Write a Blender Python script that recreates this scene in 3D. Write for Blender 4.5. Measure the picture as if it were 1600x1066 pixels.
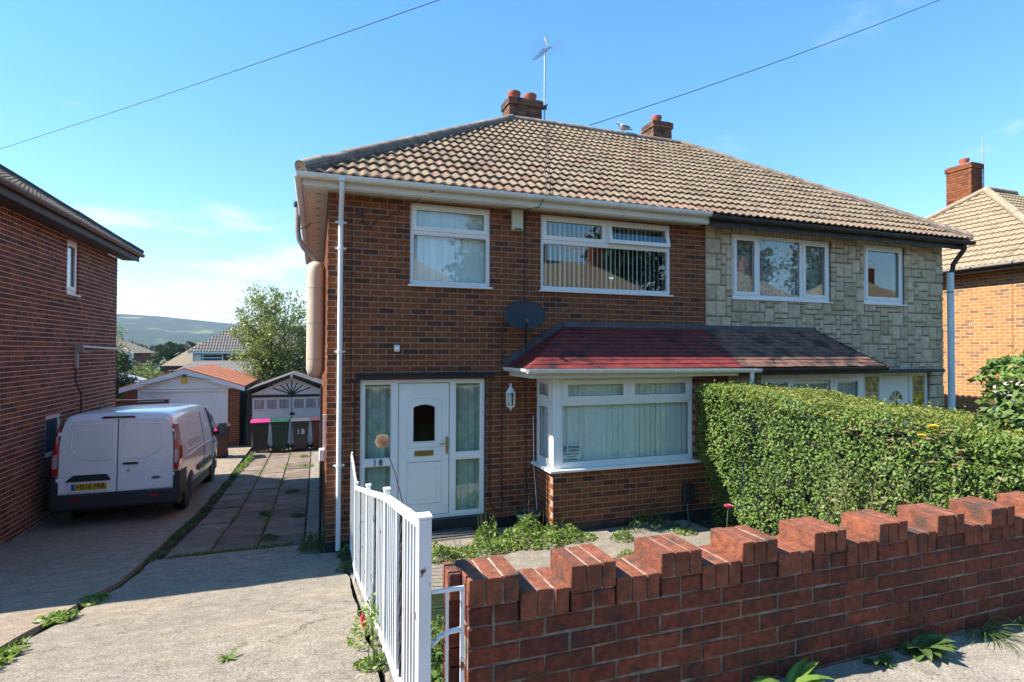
import bpy, bmesh, math, random
import numpy as np
from mathutils import Vector, Matrix, noise as mnoise

for _o in list(bpy.data.objects):
    bpy.data.objects.remove(_o, do_unlink=True)
scene = bpy.context.scene
col = scene.collection
RND = random.Random(11)
rad = math.radians

# ------------------------------------------------------------------ camera
CAMP = Vector((-0.13, -8.05, 0.0))
YAW, PITCH, ROLL = rad(19.3), rad(1.0), rad(0.2)
FPX = 870.0
fwd = Vector((math.sin(YAW)*math.cos(PITCH), math.cos(YAW)*math.cos(PITCH), math.sin(PITCH)))
r0 = Vector((math.cos(YAW), -math.sin(YAW), 0))
u0 = r0.cross(fwd)
rgt = r0*math.cos(ROLL) + u0*math.sin(ROLL)
upv = u0*math.cos(ROLL) - r0*math.sin(ROLL)
cd = bpy.data.cameras.new('camera')
cd.sensor_width = 36.0
cd.lens = 36.0*FPX/1600.0
cd.clip_start = 0.05
cd.clip_end = 20000
cam = bpy.data.objects.new('camera', cd)
col.objects.link(cam)
M = Matrix(((rgt.x, upv.x, -fwd.x, CAMP.x), (rgt.y, upv.y, -fwd.y, CAMP.y),
            (rgt.z, upv.z, -fwd.z, CAMP.z), (0, 0, 0, 1)))
cam.matrix_world = M
scene.camera = cam

# ------------------------------------------------------------------ world, sun, exposure
SUN = Vector((-1.0, 0.15, 1.0)).normalized()          # direction towards the sun
sun_el = math.asin(SUN.z)
sun_az = math.atan2(SUN.x, SUN.y)                     # clockwise from +Y
world = bpy.data.worlds.new('World')
scene.world = world
world.use_nodes = True
wn = world.node_tree
wn.nodes.clear()
W = wn.nodes.new
wl_ = wn.links.new
wout = W('ShaderNodeOutputWorld')
bg = W('ShaderNodeBackground')
SKY_STRENGTH = 0.15
bg.inputs[1].default_value = SKY_STRENGTH
sky = W('ShaderNodeTexSky')
sky.sky_type = 'NISHITA'
sky.sun_disc = False
sky.sun_elevation = sun_el
sky.sun_rotation = sun_az
sky.altitude = 100
sky.air_density = 1.0
sky.dust_density = 0.0
sky.ozone_density = 3.5
# fair-weather clouds: a flat layer seen in perspective, thickest towards the horizon
geo = W('ShaderNodeTexCoord')
sep = W('ShaderNodeSeparateXYZ')
wl_(geo.outputs['Generated'], sep.inputs[0])
def wmath(op, a, b=None):
    n = W('ShaderNodeMath'); n.operation = op
    for i, v in enumerate((a, b)):
        if v is None: continue
        if isinstance(v, (int, float)): n.inputs[i].default_value = v
        else: wl_(v, n.inputs[i])
    return n.outputs[0]
zc = wmath('MAXIMUM', sep.outputs[2], 0.0)
den = wmath('ADD', zc, 0.12)
cx = wmath('DIVIDE', sep.outputs[0], den)
cy = wmath('DIVIDE', sep.outputs[1], den)
comb = W('ShaderNodeCombineXYZ')
wl_(cx, comb.inputs[0]); wl_(cy, comb.inputs[1]); comb.inputs[2].default_value = 21.52
nz = W('ShaderNodeTexNoise')
nz.inputs['Scale'].default_value = 1.5
nz.inputs['Detail'].default_value = 9.0
nz.inputs['Roughness'].default_value = 0.56
wl_(comb.outputs[0], nz.inputs['Vector'])
# cover falls with height above the horizon
mr = W('ShaderNodeMapRange')
wl_(sep.outputs[2], mr.inputs[0])
mr.inputs[1].default_value = 0.05; mr.inputs[2].default_value = 0.28
mr.inputs[3].default_value = 0.16; mr.inputs[4].default_value = -0.085
s1 = wmath('ADD', nz.outputs[0], mr.outputs[0])
mr2 = W('ShaderNodeMapRange')
mr2.interpolation_type = 'SMOOTHSTEP'
wl_(s1, mr2.inputs[0])
mr2.inputs[1].default_value = 0.50; mr2.inputs[2].default_value = 0.74
mr2.inputs[3].default_value = 0.0; mr2.inputs[4].default_value = 0.93
mixc = W('ShaderNodeMix'); mixc.data_type = 'RGBA'
wl_(mr2.outputs[0], mixc.inputs[0])
hsv = W('ShaderNodeHueSaturation')
hsv.inputs['Saturation'].default_value = 1.45
hsv.inputs['Value'].default_value = 1.15
sgam = W('ShaderNodeGamma')
sgam.inputs[1].default_value = 0.72
wl_(sky.outputs[0], sgam.inputs[0])
wl_(sgam.outputs[0], hsv.inputs['Color'])
wl_(hsv.outputs[0], mixc.inputs[6])
mixc.inputs[7].default_value = (2.65, 2.75, 2.9, 1)
wl_(mixc.outputs[2], bg.inputs[0])
wl_(bg.outputs[0], wout.inputs[0])

sd = bpy.data.lights.new('sun', 'SUN')
sd.energy = 4.6
sd.angle = rad(0.53)
sd.color = (1.0, 0.93, 0.82)
so = bpy.data.objects.new('sun', sd)
so.rotation_euler = SUN.to_track_quat('Z', 'Y').to_euler()
so.location = SUN*60
col.objects.link(so)

vs = scene.view_settings
vs.view_transform = 'Standard'
vs.look = 'None'
vs.gamma = 1.0
vs.exposure = 1.45
vs.use_curve_mapping = False
scene.render.engine = 'CYCLES'
scene.cycles.use_denoising = True
scene.cycles.max_bounces = 8
scene.cycles.transparent_max_bounces = 24
scene.cycles.caustics_reflective = False
scene.cycles.caustics_refractive = False
scene.cycles.sample_clamp_indirect = 8.0

# ------------------------------------------------------------------ mesh helpers
def wloc(o):
    v = Vector((0, 0, 0))
    while o is not None:
        v += o.location
        o = o.parent
    return v

def reg(o, parent=None):
    col.objects.link(o)
    if parent is not None:
        o.parent = parent
    return o

def tag(o, label=None, cat=None, group=None, kind=None):
    if label: o['label'] = label
    if cat: o['category'] = cat
    if group: o['group'] = group
    if kind: o['kind'] = kind
    return o

def thing(name, label, cat, loc=(0, 0, 0), group=None, rotz=0.0):
    o = bpy.data.objects.new(name, None)
    o.empty_display_size = 0.2
    o.location = loc
    o.rotation_euler = (0, 0, rotz)
    col.objects.link(o)
    return tag(o, label, cat, group)

class MB:
    def __init__(s):
        s.v = []; s.f = []; s.m = []
    def face(s, pts, m=0):
        b = len(s.v)
        s.v += [tuple(p) for p in pts]
        s.f.append(tuple(range(b, b+len(pts)))); s.m.append(m)
        return s
    def box(s, x0, x1, y0, y1, z0, z1, m=0):
        b = len(s.v)
        s.v += [(x0,y0,z0),(x1,y0,z0),(x1,y1,z0),(x0,y1,z0),(x0,y0,z1),(x1,y0,z1),(x1,y1,z1),(x0,y1,z1)]
        for q in ((0,3,2,1),(4,5,6,7),(0,1,5,4),(1,2,6,5),(2,3,7,6),(3,0,4,7)):
            s.f.append(tuple(b+i for i in q)); s.m.append(m)
        return s
    def prism(s, poly, axis, d0, d1, m=0):
        n = len(poly); b = len(s.v)
        def P(a, c, d):
            return (a, d, c) if axis == 'y' else ((d, a, c) if axis == 'x' else (a, c, d))
        s.v += [P(a, c, d0) for a, c in poly] + [P(a, c, d1) for a, c in poly]
        s.f.append(tuple(range(b, b+n))[::-1]); s.m.append(m)
        s.f.append(tuple(range(b+n, b+2*n))); s.m.append(m)
        for i in range(n):
            j = (i+1) % n
            s.f.append((b+i, b+j, b+n+j, b+n+i)); s.m.append(m)
        return s
    def tube(s, pts, r, n=8, m=0, cap=True):
        pts = [Vector(p) for p in pts]
        rs = r if isinstance(r, (list, tuple)) else [r]*len(pts)
        b = len(s.v); k = len(pts)
        ref = None
        for i, p in enumerate(pts):
            t = (pts[min(i+1, k-1)]-pts[max(i-1, 0)])
            if t.length < 1e-9: t = Vector((0, 0, 1))
            t.normalize()
            if ref is None:
                ref = Vector((0, 0, 1)) if abs(t.z) < 0.9 else Vector((1, 0, 0))
            a = t.cross(ref)
            if a.length < 1e-5: a = t.cross(Vector((0.3, 1, 0.2)))
            a.normalize(); c = a.cross(t)
            ref = c
            for q in range(n):
                an = 2*math.pi*q/n
                s.v.append(tuple(p + (a*math.cos(an)+c*math.sin(an))*rs[i]))
        for i in range(k-1):
            for q in range(n):
                w = (q+1) % n
                s.f.append((b+i*n+q, b+i*n+w, b+(i+1)*n+w, b+(i+1)*n+q)); s.m.append(m)
        if cap:
            s.f.append(tuple(b+q for q in range(n))[::-1]); s.m.append(m)
            s.f.append(tuple(b+(k-1)*n+q for q in range(n))); s.m.append(m)
        return s
    def lathe(s, prof, c=(0, 0, 0), n=16, m=0, axis='z'):
        b = len(s.v); k = len(prof)
        for r, z in prof:
            for q in range(n):
                an = 2*math.pi*q/n
                x, y = r*math.cos(an), r*math.sin(an)
                if axis == 'z': p = (c[0]+x, c[1]+y, c[2]+z)
                elif axis == 'x': p = (c[0]+z, c[1]+x, c[2]+y)
                else: p = (c[0]+x, c[1]+z, c[2]+y)
                s.v.append(p)
        for i in range(k-1):
            for q in range(n):
                w = (q+1) % n
                s.f.append((b+i*n+q, b+i*n+w, b+(i+1)*n+w, b+(i+1)*n+q)); s.m.append(m)
        s.f.append(tuple(b+q for q in range(n))[::-1]); s.m.append(m)
        s.f.append(tuple(b+(k-1)*n+q for q in range(n))); s.m.append(m)
        return s
    def xform(s, mat):
        s.v = [tuple(mat @ Vector(p)) for p in s.v]
        return s
    def mesh(s, name, mats, off=Vector((0, 0, 0)), smooth=None, bevel=0.0, segs=1, fix=True):
        me = bpy.data.meshes.new(name)
        me.from_pydata([(p[0]-off.x, p[1]-off.y, p[2]-off.z) for p in s.v], [], s.f)
        if not isinstance(mats, (list, tuple)): mats = [mats]
        for mt in mats: me.materials.append(mt)
        if len(mats) > 1: me.polygons.foreach_set('material_index', s.m)
        if fix and len(s.f) < 30000:
            bm = bmesh.new(); bm.from_mesh(me)
            if bevel:
                bmesh.ops.remove_doubles(bm, verts=bm.verts, dist=1e-5)
            bmesh.ops.recalc_face_normals(bm, faces=bm.faces)
            if bevel:
                bmesh.ops.bevel(bm, geom=list(bm.edges), offset=bevel, segments=segs, affect='EDGES', profile=0.6, clamp_overlap=True)
            bm.to_mesh(me); bm.free()
        if smooth is not None:
            me.shade_smooth()
            me.set_sharp_from_angle(angle=rad(smooth))
        me.update()
        return me
    def build(s, name, mats, parent=None, local=False, **kw):
        off = Vector((0, 0, 0)) if (parent is None or local) else wloc(parent)
        me = s.mesh(name, mats, off, **kw)
        return reg(bpy.data.objects.new(name, me), parent)

def box_part(name, mat, parent, x0, x1, y0, y1, z0, z1, bevel=0.0, local=False):
    return MB().box(x0, x1, y0, y1, z0, z1).build(name, mat, parent, bevel=bevel, local=local)

def inst(name, me, parent, loc, rot=(0, 0, 0), scale=(1, 1, 1), local=False):
    o = bpy.data.objects.new(name, me)
    o.location = Vector(loc) - (Vector((0, 0, 0)) if (parent is None or local) else wloc(parent))
    o.rotation_euler = rot
    o.scale = scale
    return reg(o, parent)

def copy_tree(o, parent=None):
    c = o.copy(); col.objects.link(c)
    c.parent = parent
    for ch in list(o.children):
        copy_tree(ch, c)
    return c

def lerp(a, b, t): return a+(b-a)*t

# ------------------------------------------------------------------ materials
def base_mat(name):
    m = bpy.data.materials.new(name); m.use_nodes = True
    nt = m.node_tree
    return m, nt, nt.nodes['Principled BSDF']

def nmath(nt, op, a, b=None, clamp=False):
    n = nt.nodes.new('ShaderNodeMath'); n.operation = op; n.use_clamp = clamp
    for i, v in enumerate((a, b)):
        if v is None: continue
        if isinstance(v, (int, float)): n.inputs[i].default_value = v
        else: nt.links.new(v, n.inputs[i])
    return n.outputs[0]

def nnoise(nt, scale, detail=4, rough=0.55, vec=None, dist=0.0):
    n = nt.nodes.new('ShaderNodeTexNoise')
    n.inputs['Scale'].default_value = scale
    n.inputs['Detail'].default_value = detail
    n.inputs['Roughness'].default_value = rough
    n.inputs['Distortion'].default_value = dist
    if vec is None:
        g = nt.nodes.new('ShaderNodeNewGeometry'); vec = g.outputs['Position']
    nt.links.new(vec, n.inputs['Vector'])
    return n.outputs['Fac']

def nrange(nt, v, a, b, c, d, smooth=False):
    n = nt.nodes.new('ShaderNodeMapRange')
    if smooth: n.interpolation_type = 'SMOOTHSTEP'
    nt.links.new(v, n.inputs[0])
    for i, q in enumerate((a, b, c, d)): n.inputs[i+1].default_value = q
    return n.outputs[0]

def nmix(nt, fac, a, b, mode='MIX'):
    n = nt.nodes.new('ShaderNodeMix'); n.data_type = 'RGBA'; n.blend_type = mode
    for i, v in ((0, fac), (6, a), (7, b)):
        if isinstance(v, (int, float)): n.inputs[i].default_value = v
        elif isinstance(v, tuple): n.inputs[i].default_value = v if len(v) == 4 else (*v, 1)
        else: nt.links.new(v, n.inputs[i])
    return n.outputs[2]

def nbump(nt, b, h, strength=0.3, dist=0.01):
    n = nt.nodes.new('ShaderNodeBump')
    n.inputs['Strength'].default_value = strength
    n.inputs['Distance'].default_value = dist
    nt.links.new(h, n.inputs['Height'])
    nt.links.new(n.outputs[0], b.inputs['Normal'])

def nval(nt, colr, v):
    """multiply a colour by a value socket"""
    n = nt.nodes.new('ShaderNodeVectorMath'); n.operation = 'SCALE'
    if isinstance(colr, tuple): n.inputs[0].default_value = colr[:3]
    else: nt.links.new(colr, n.inputs[0])
    nt.links.new(v, n.inputs['Scale'])
    return n.outputs[0]

def nrandom(nt):
    oi = nt.nodes.new('ShaderNodeObjectInfo')
    g = nt.nodes.new('ShaderNodeNewGeometry')
    return nmath(nt, 'FRACT', nmath(nt, 'ADD', oi.outputs['Random'], g.outputs['Random Per Island']))

def nramp(nt, fac, stops):
    n = nt.nodes.new('ShaderNodeValToRGB')
    els = n.color_ramp.elements
    while len(els) < len(stops): els.new(0.5)
    for e, (p, c) in zip(els, stops):
        e.position = p; e.color = (*c, 1)
    nt.links.new(fac, n.inputs[0])
    return n.outputs[0]

def pmat(name, c, rough=0.6, var=0.12, scale=6.0, bump=0.0, bscale=80.0, bdist=0.004, metal=0.0, rnd=0.0,
         stain=None, coat=0.0, spec=0.5, stops=None, detail=5):
    m, nt, b = base_mat(name)
    if stops:
        cc = nramp(nt, nrandom(nt), stops)
    else:
        cc = tuple(c)
    n1 = nnoise(nt, scale, detail)
    v = nrange(nt, n1, 0.34, 0.66, 1-var, 1+var)
    if rnd:
        v = nmath(nt, 'MULTIPLY', v, nrange(nt, nrandom(nt), 0, 1, 1-rnd, 1+rnd))
    cc = nval(nt, cc, v)
    if stain:
        sc, ssc, lo, hi = stain
        f = nrange(nt, nnoise(nt, ssc, 6, 0.6), lo, hi, 0, 1, True)
        cc = nmix(nt, f, cc, sc)
    nt.links.new(cc, b.inputs['Base Color'])
    b.inputs['Roughness'].default_value = rough
    b.inputs['Metallic'].default_value = metal
    b.inputs['Specular IOR Level'].default_value = spec
    if coat:
        b.inputs['Coat Weight'].default_value = coat
        b.inputs['Coat Roughness'].default_value = 0.06
    if bump:
        nbump(nt, b, nnoise(nt, bscale, 4, 0.6), bump, bdist)
    return m

def leafmat(name, stops, rough=0.45, trans=0.3):
    m, nt, b = base_mat(name)
    cc = nramp(nt, nrandom(nt), stops)
    v = nrange(nt, nnoise(nt, 3.0, 3), 0.3, 0.7, 0.78, 1.22)
    cc = nval(nt, cc, v)
    nt.links.new(cc, b.inputs['Base Color'])
    b.inputs['Roughness'].default_value = rough
    tr = nt.nodes.new('ShaderNodeBsdfTranslucent')
    nt.links.new(nval(nt, cc, nrange(nt, nnoise(nt, 2.0, 1), 0, 1, 1.3, 1.5)), tr.inputs[0])
    mx = nt.nodes.new('ShaderNodeMixShader'); mx.inputs[0].default_value = trans
    out = nt.nodes['Material Output']
    nt.links.new(b.outputs[0], mx.inputs[1]); nt.links.new(tr.outputs[0], mx.inputs[2])
    nt.links.new(mx.outputs[0], out.inputs[0])
    return m

def glassmat(name, tint=(0.82, 0.9, 0.88), gain=1.0, rough=0.0):
    m, nt, b = base_mat(name)
    nt.nodes.remove(b)
    t = nt.nodes.new('ShaderNodeBsdfTransparent'); t.inputs[0].default_value = (*tint, 1)
    g = nt.nodes.new('ShaderNodeBsdfGlossy'); g.inputs['Roughness'].default_value = rough
    g.inputs[0].default_value = (0.95, 0.98, 1.0, 1)
    ge = nt.nodes.new('ShaderNodeNewGeometry')
    dt = nt.nodes.new('ShaderNodeVectorMath'); dt.operation = 'DOT_PRODUCT'
    nt.links.new(ge.outputs['Incoming'], dt.inputs[0]); nt.links.new(ge.outputs['Normal'], dt.inputs[1])
    om = nmath(nt, 'SUBTRACT', 1.0, nmath(nt, 'ABSOLUTE', dt.outputs['Value']), clamp=True)
    sch = nmath(nt, 'ADD', nmath(nt, 'MULTIPLY', nmath(nt, 'POWER', om, 5.0), 0.957), 0.043)
    nn = nnoise(nt, 1.1, 1)
    bp = nt.nodes.new('ShaderNodeBump'); bp.inputs['Strength'].default_value = 0.02; bp.inputs['Distance'].default_value = 0.05
    nt.links.new(nn, bp.inputs['Height']); nt.links.new(bp.outputs[0], g.inputs['Normal'])
    f = nmath(nt, 'MULTIPLY', sch, gain, clamp=True)
    mx = nt.nodes.new('ShaderNodeMixShader')
    nt.links.new(f, mx.inputs[0]); nt.links.new(t.outputs[0], mx.inputs[1]); nt.links.new(g.outputs[0], mx.inputs[2])
    nt.links.new(mx.outputs[0], nt.nodes['Material Output'].inputs[0])
    return m

MAT = {}
MAT['brick'] = pmat('orange_brown_brick', (0.3,0.13,0.07), 0.85, 0.16, 9, 0.5, 120, 0.004, spec=0.25,
    stops=[(0.0,(0.076,0.032,0.020)),(0.10,(0.105,0.041,0.023)),(0.22,(0.150,0.050,0.021)),(0.5,(0.192,0.061,0.023)),(0.8,(0.226,0.072,0.026)),(1.0,(0.164,0.053,0.022))],
    stain=((0.11,0.07,0.055), 2.2, 0.60, 0.85))
MAT['mortar'] = pmat('pinkish_mortar', (0.375,0.255,0.190), 0.95, 0.15, 14, 0.5, 160, 0.003, spec=0.2)
MAT['brick_left'] = pmat('plum_brick', (0.2,0.09,0.07), 0.88, 0.16, 9, 0.5, 120, 0.004, spec=0.25,
    stops=[(0.0,(0.082,0.038,0.032)),(0.25,(0.122,0.048,0.037)),(0.55,(0.175,0.064,0.044)),(0.85,(0.212,0.076,0.046)),(1.0,(0.240,0.084,0.044))])
MAT['mortar_left'] = pmat('buff_mortar', (0.62,0.45,0.33), 0.95, 0.12, 14, 0.4, 160, 0.003, spec=0.2)
MAT['brick_right'] = pmat('orange_brick', (0.5,0.26,0.1), 0.88, 0.14, 9, 0.4, 120, 0.004, spec=0.25,
    stops=[(0.0,(0.190,0.108,0.062)),(0.15,(0.240,0.125,0.062)),(0.25,(0.355,0.160,0.056)),(0.6,(0.405,0.186,0.064)),(1.0,(0.370,0.166,0.060))])
MAT['mortar_right'] = pmat('pale_mortar', (0.56,0.46,0.34), 0.95, 0.1, 14, spec=0.2)
MAT['brick_wall'] = pmat('red_garden_brick', (0.3,0.1,0.06), 0.88, 0.34, 26, 1.0, 70, 0.008, spec=0.3,
    stops=[(0.0,(0.095,0.029,0.019)),(0.35,(0.140,0.038,0.022)),(0.7,(0.190,0.052,0.028)),(1.0,(0.115,0.035,0.022))],
    stain=((0.040,0.026,0.024), 7.0, 0.48, 0.74))
MAT['brick_cope'] = pmat('red_coping_brick', (0.45,0.16,0.09), 0.88, 0.28, 24, 1.0, 70, 0.008, spec=0.3,
    stops=[(0.0,(0.165,0.054,0.031)),(0.5,(0.225,0.074,0.039)),(1.0,(0.190,0.066,0.038))],
    stain=((0.075,0.046,0.036), 7.0, 0.50, 0.70))
MAT['mortar_wall'] = pmat('grey_lime_mortar', (0.215,0.185,0.150), 0.95, 0.35, 24, 0.7, 120, 0.006, spec=0.2, stain=((0.08,0.07,0.055), 6.0, 0.46, 0.66))
MAT['stone'] = pmat('buff_stone', (0.4,0.34,0.25), 0.9, 0.16, 10, 0.6, 45, 0.012, spec=0.2,
    stops=[(0.0,(0.440,0.340,0.225)),(0.4,(0.540,0.425,0.280)),(0.75,(0.620,0.490,0.330)),(1.0,(0.490,0.400,0.285))],
    stain=((0.245,0.170,0.100), 7.0, 0.56, 0.80))
MAT['stone_joint'] = pmat('stone_joint', (0.20,0.155,0.11), 0.95, 0.2, 12, spec=0.2)
MAT['tile'] = pmat('buff_roof_tile', (0.42,0.33,0.22), 0.9, 0.16, 16, 0.5, 150, 0.004, spec=0.2,
    stops=[(0.0,(0.180,0.130,0.090)),(0.15,(0.205,0.156,0.107)),(0.5,(0.225,0.174,0.118)),(0.85,(0.242,0.186,0.125)),(1.0,(0.208,0.165,0.116))],
    stain=((0.105,0.082,0.062), 3.0, 0.50, 0.76))
MAT['tile_red'] = pmat('reddish_roof_tile', (0.36,0.17,0.11), 0.9, 0.22, 12, 0.5, 150, 0.004, spec=0.2,
    stops=[(0.0,(0.195,0.115,0.083)),(0.35,(0.235,0.158,0.110)),(0.7,(0.240,0.175,0.120)),(1.0,(0.205,0.130,0.093))])
MAT['tile_under'] = pmat('roof_underlay', (0.05,0.042,0.038), 0.95, 0.1)
MAT['ridge'] = pmat('ridge_tile', (0.27,0.21,0.155), 0.92, 0.25, 9, 0.5, 120, 0.004, rnd=0.16, spec=0.2, stain=((0.13,0.11,0.095), 6.0, 0.45, 0.72))
MAT['bedding'] = pmat('ridge_mortar', (0.20,0.165,0.14), 0.95, 0.3, 14, 0.7, 60, 0.01, spec=0.2)
MAT['bay_red'] = pmat('red_painted_tile', (0.2,0.03,0.03), 0.6, 0.2, 8, 0.4, 80, 0.004, rnd=0.12,
    stops=[(0.0,(0.150,0.022,0.020)),(0.5,(0.190,0.030,0.024)),(1.0,(0.125,0.020,0.019))], stain=((0.030,0.012,0.012), 3.2, 0.46, 0.70))
MAT['bay_brown'] = pmat('brown_clay_tile', (0.25,0.12,0.08), 0.85, 0.2, 8, 0.4, 80, 0.004,
    stops=[(0.0,(0.165,0.078,0.052)),(0.5,(0.225,0.108,0.070)),(1.0,(0.140,0.070,0.054))], stain=((0.030,0.022,0.020), 3.2, 0.44, 0.66))
MAT['lead'] = pmat('lead_flashing', (0.075,0.08,0.09), 0.6, 0.2, 6, spec=0.4)
MAT['upvc'] = pmat('white_upvc', (0.81,0.80,0.76), 0.32, 0.02, 3)
MAT['door_white'] = pmat('white_door_leaf', (0.80,0.79,0.74), 0.38, 0.02, 3)
MAT['cream'] = pmat('cream_fascia', (0.66,0.62,0.53), 0.45, 0.06, 2, stain=((0.42,0.37,0.29), 3.0, 0.56, 0.85))
MAT['gutter_white'] = pmat('white_gutter', (0.74,0.74,0.71), 0.35, 0.05, 4)
MAT['gutter_black'] = pmat('black_gutter', (0.022,0.021,0.020), 0.55, 0.4, 8, stain=((0.10,0.085,0.06), 7.0, 0.55, 0.72))
MAT['black_paint'] = pmat('black_paint', (0.018,0.018,0.019), 0.55, 0.3, 6)
MAT['black_plastic'] = pmat('black_plastic', (0.02,0.02,0.022), 0.45, 0.1, 6)
MAT['dark_void'] = pmat('dark_slot', (0.01,0.01,0.01), 0.9, 0.0)
MAT['brown_gutter'] = pmat('brown_gutter', (0.13,0.082,0.078), 0.4, 0.1, 6)
MAT['brown_fascia'] = pmat('brown_fascia', (0.045,0.034,0.032), 0.6, 0.15, 6)
MAT['bluepipe'] = pmat('pale_blue_pipe', (0.62,0.70,0.73), 0.5, 0.08, 4)
MAT['greypipe'] = pmat('grey_pipe', (0.33,0.29,0.26), 0.6, 0.15, 8)
MAT['duct'] = pmat('beige_duct', (0.50,0.42,0.33), 0.6, 0.06, 4)
MAT['glass'] = glassmat('window_glass', (0.94,0.975,0.965), gain=1.7)
MAT['glass_dark'] = glassmat('obscure_glass', (0.30,0.32,0.30), 1.1, 0.08)
MAT['amber_glass'] = pmat('amber_leaded_glass', (0.42,0.30,0.03), 0.12, 0.5, 9, coat=0.6, stain=((0.05,0.05,0.02), 6, 0.5, 0.6))
MAT['blind'] = pmat('blind_fabric', (0.90,0.93,0.89), 0.85, 0.04, 5, rnd=0.05)
MAT['curtain'] = pmat('pale_green_net', (0.42,0.52,0.45), 0.9, 0.2, 9)
MAT['lace'] = pmat('lace_net', (0.42,0.40,0.38), 0.9, 0.3, 14, stain=((0.16,0.18,0.15), 17, 0.50, 0.60))
MAT['room'] = pmat('room_wall', (0.22,0.20,0.18), 0.9, 0.05)
MAT['brass'] = pmat('brass', (0.55,0.40,0.14), 0.3, 0.1, metal=1.0)
MAT['digit'] = pmat('black_digit', (0.02,0.02,0.02), 0.4, 0.0)
MAT['concrete'] = None
MAT['terracotta'] = pmat('chimney_pot', (0.36,0.10,0.06), 0.8, 0.15, 9)
MAT['brick_sooty'] = pmat('sooty_brick', (0.1,0.06,0.05), 0.9, 0.2, 9, 0.5, 120, 0.004,
    stops=[(0.0,(0.055,0.038,0.030)),(0.5,(0.150,0.070,0.042)),(1.0,(0.235,0.105,0.055))], stain=((0.028,0.026,0.022), 4.5, 0.46, 0.68))
MAT['soot_mortar'] = pmat('sooty_mortar', (0.18,0.14,0.11), 0.95, 0.3, 9)
MAT['metal_grey'] = pmat('galvanised_metal', (0.42,0.43,0.45), 0.4, 0.1, metal=0.7)
MAT['wood_dark'] = pmat('dark_wood', (0.05,0.04,0.035), 0.8, 0.3, 12)
# ------------------------------------------------------------------ ground levels
ZP = [(-5.6,-1.63),(-0.5,-2.70),(0.3,-2.80),(4,-3.15),(8,-3.32),(12,-3.42),(14,-3.45),(18,-3.55)]
def interp(t, tab):
    if t <= tab[0][0]: return tab[0][1]
    for (a, va), (b, vb) in zip(tab, tab[1:]):
        if t <= b: return va+(vb-va)*(t-a)/(b-a)
    return tab[-1][1]
def zg(y): return interp(y, ZP)
GZ = [(-5.7,-1.80),(-2.4,-2.55),(-0.2,-2.66),(0.3,-2.67)]
def zgarden(y): return interp(y, GZ)
FAR = [(14,-3.66),(40,-5.2),(62,-6.6),(120,-8),(250,-8),(400,-12),(800,-52),(1300,-72),(2000,-10),(3000,118),(3500,126),(6000,60)]
def ground_h(x, y):
    if y < -9.0:
        if y > -16.5: return -1.86
        h = -1.86 + max(0.0, -22-y)*0.075
        return h if y > -700 else -1.86+678*0.075
    if y < -5.7: return -1.86
    if y < 14: return zg(y)-0.20
    h = interp(y, FAR)
    if y > 1300:
        k = min(1.0, (y-1300)/1700.0)
        h += k*(46*math.exp(-((x+860)/430.0)**2) + 16*mnoise.noise((x*0.0012, y*0.0012, 3.1)))
        h += k*60*math.exp(-((x-3000)/1400.0)**2) + k*40*math.exp(-((x+3600)/1200.0)**2)
    elif y > 60:
        h += min(1, (y-60)/200.0)*4*mnoise.noise((x*0.008, y*0.008, 1.2))
    return h

def spread_axis(lims):
    out = []
    for a, b, st in lims:
        n = max(1, int(round((b-a)/st)))
        out += [a+(b-a)*i/n for i in range(n)]
    out.append(lims[-1][1])
    return out

def grid_mesh(name, xs, ys, hf, mat, parent=None, kind='structure', thick=0.0, jitter=0.0):
    nx, ny = len(xs), len(ys)
    v = [(x, y, hf(x, y)) for y in ys for x in xs]
    f = [(j*nx+i, j*nx+i+1, (j+1)*nx+i+1, (j+1)*nx+i) for j in range(ny-1) for i in range(nx-1)]
    if thick:
        b = len(v)
        ring = [i for i in range(nx)] + [j*nx+nx-1 for j in range(1, ny)] + [(ny-1)*nx+i for i in range(nx-2, -1, -1)] + [j*nx for j in range(ny-2, 0, -1)]
        v += [(v[i][0], v[i][1], v[i][2]-thick) for i in ring]
        k = len(ring)
        for q in range(k):
            f.append((ring[q], b+q, b+(q+1) % k, ring[(q+1) % k]))
    me = bpy.data.meshes.new(name)
    me.from_pydata(v, [], f)
    me.materials.append(mat)
    me.shade_smooth()
    if thick: me.set_sharp_from_angle(angle=rad(40))
    o = reg(bpy.data.objects.new(name, me), parent)
    if kind and parent is None: o['kind'] = kind
    return o

# materials of the ground
def groundmat():
    m, nt, b = base_mat('countryside')
    n1 = nnoise(nt, 0.0042, 5, 0.55)
    n2 = nnoise(nt, 0.02, 6, 0.6)
    fields = nramp(nt, nnoise(nt, 0.0075, 2, 0.4), [(0.3,(0.040,0.062,0.024)),(0.5,(0.070,0.098,0.034)),(0.62,(0.150,0.165,0.066)),(0.7,(0.060,0.085,0.028))])
    woods = nramp(nt, n2, [(0.3,(0.010,0.020,0.010)),(0.7,(0.026,0.042,0.017))])
    f = nrange(nt, nmath(nt, 'ADD', n1, nmath(nt, 'MULTIPLY', n2, 0.25)), 0.52, 0.56, 1, 0)
    f2 = nmix(nt, f, woods, fields)
    nt.links.new(f2, b.inputs['Base Color'])
    b.inputs['Roughness'].default_value = 0.95
    b.inputs['Specular IOR Level'].default_value = 0.1
    nbump(nt, b, nnoise(nt, 0.05, 5, 0.6), 0.6, 6.0)
    return m
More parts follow.
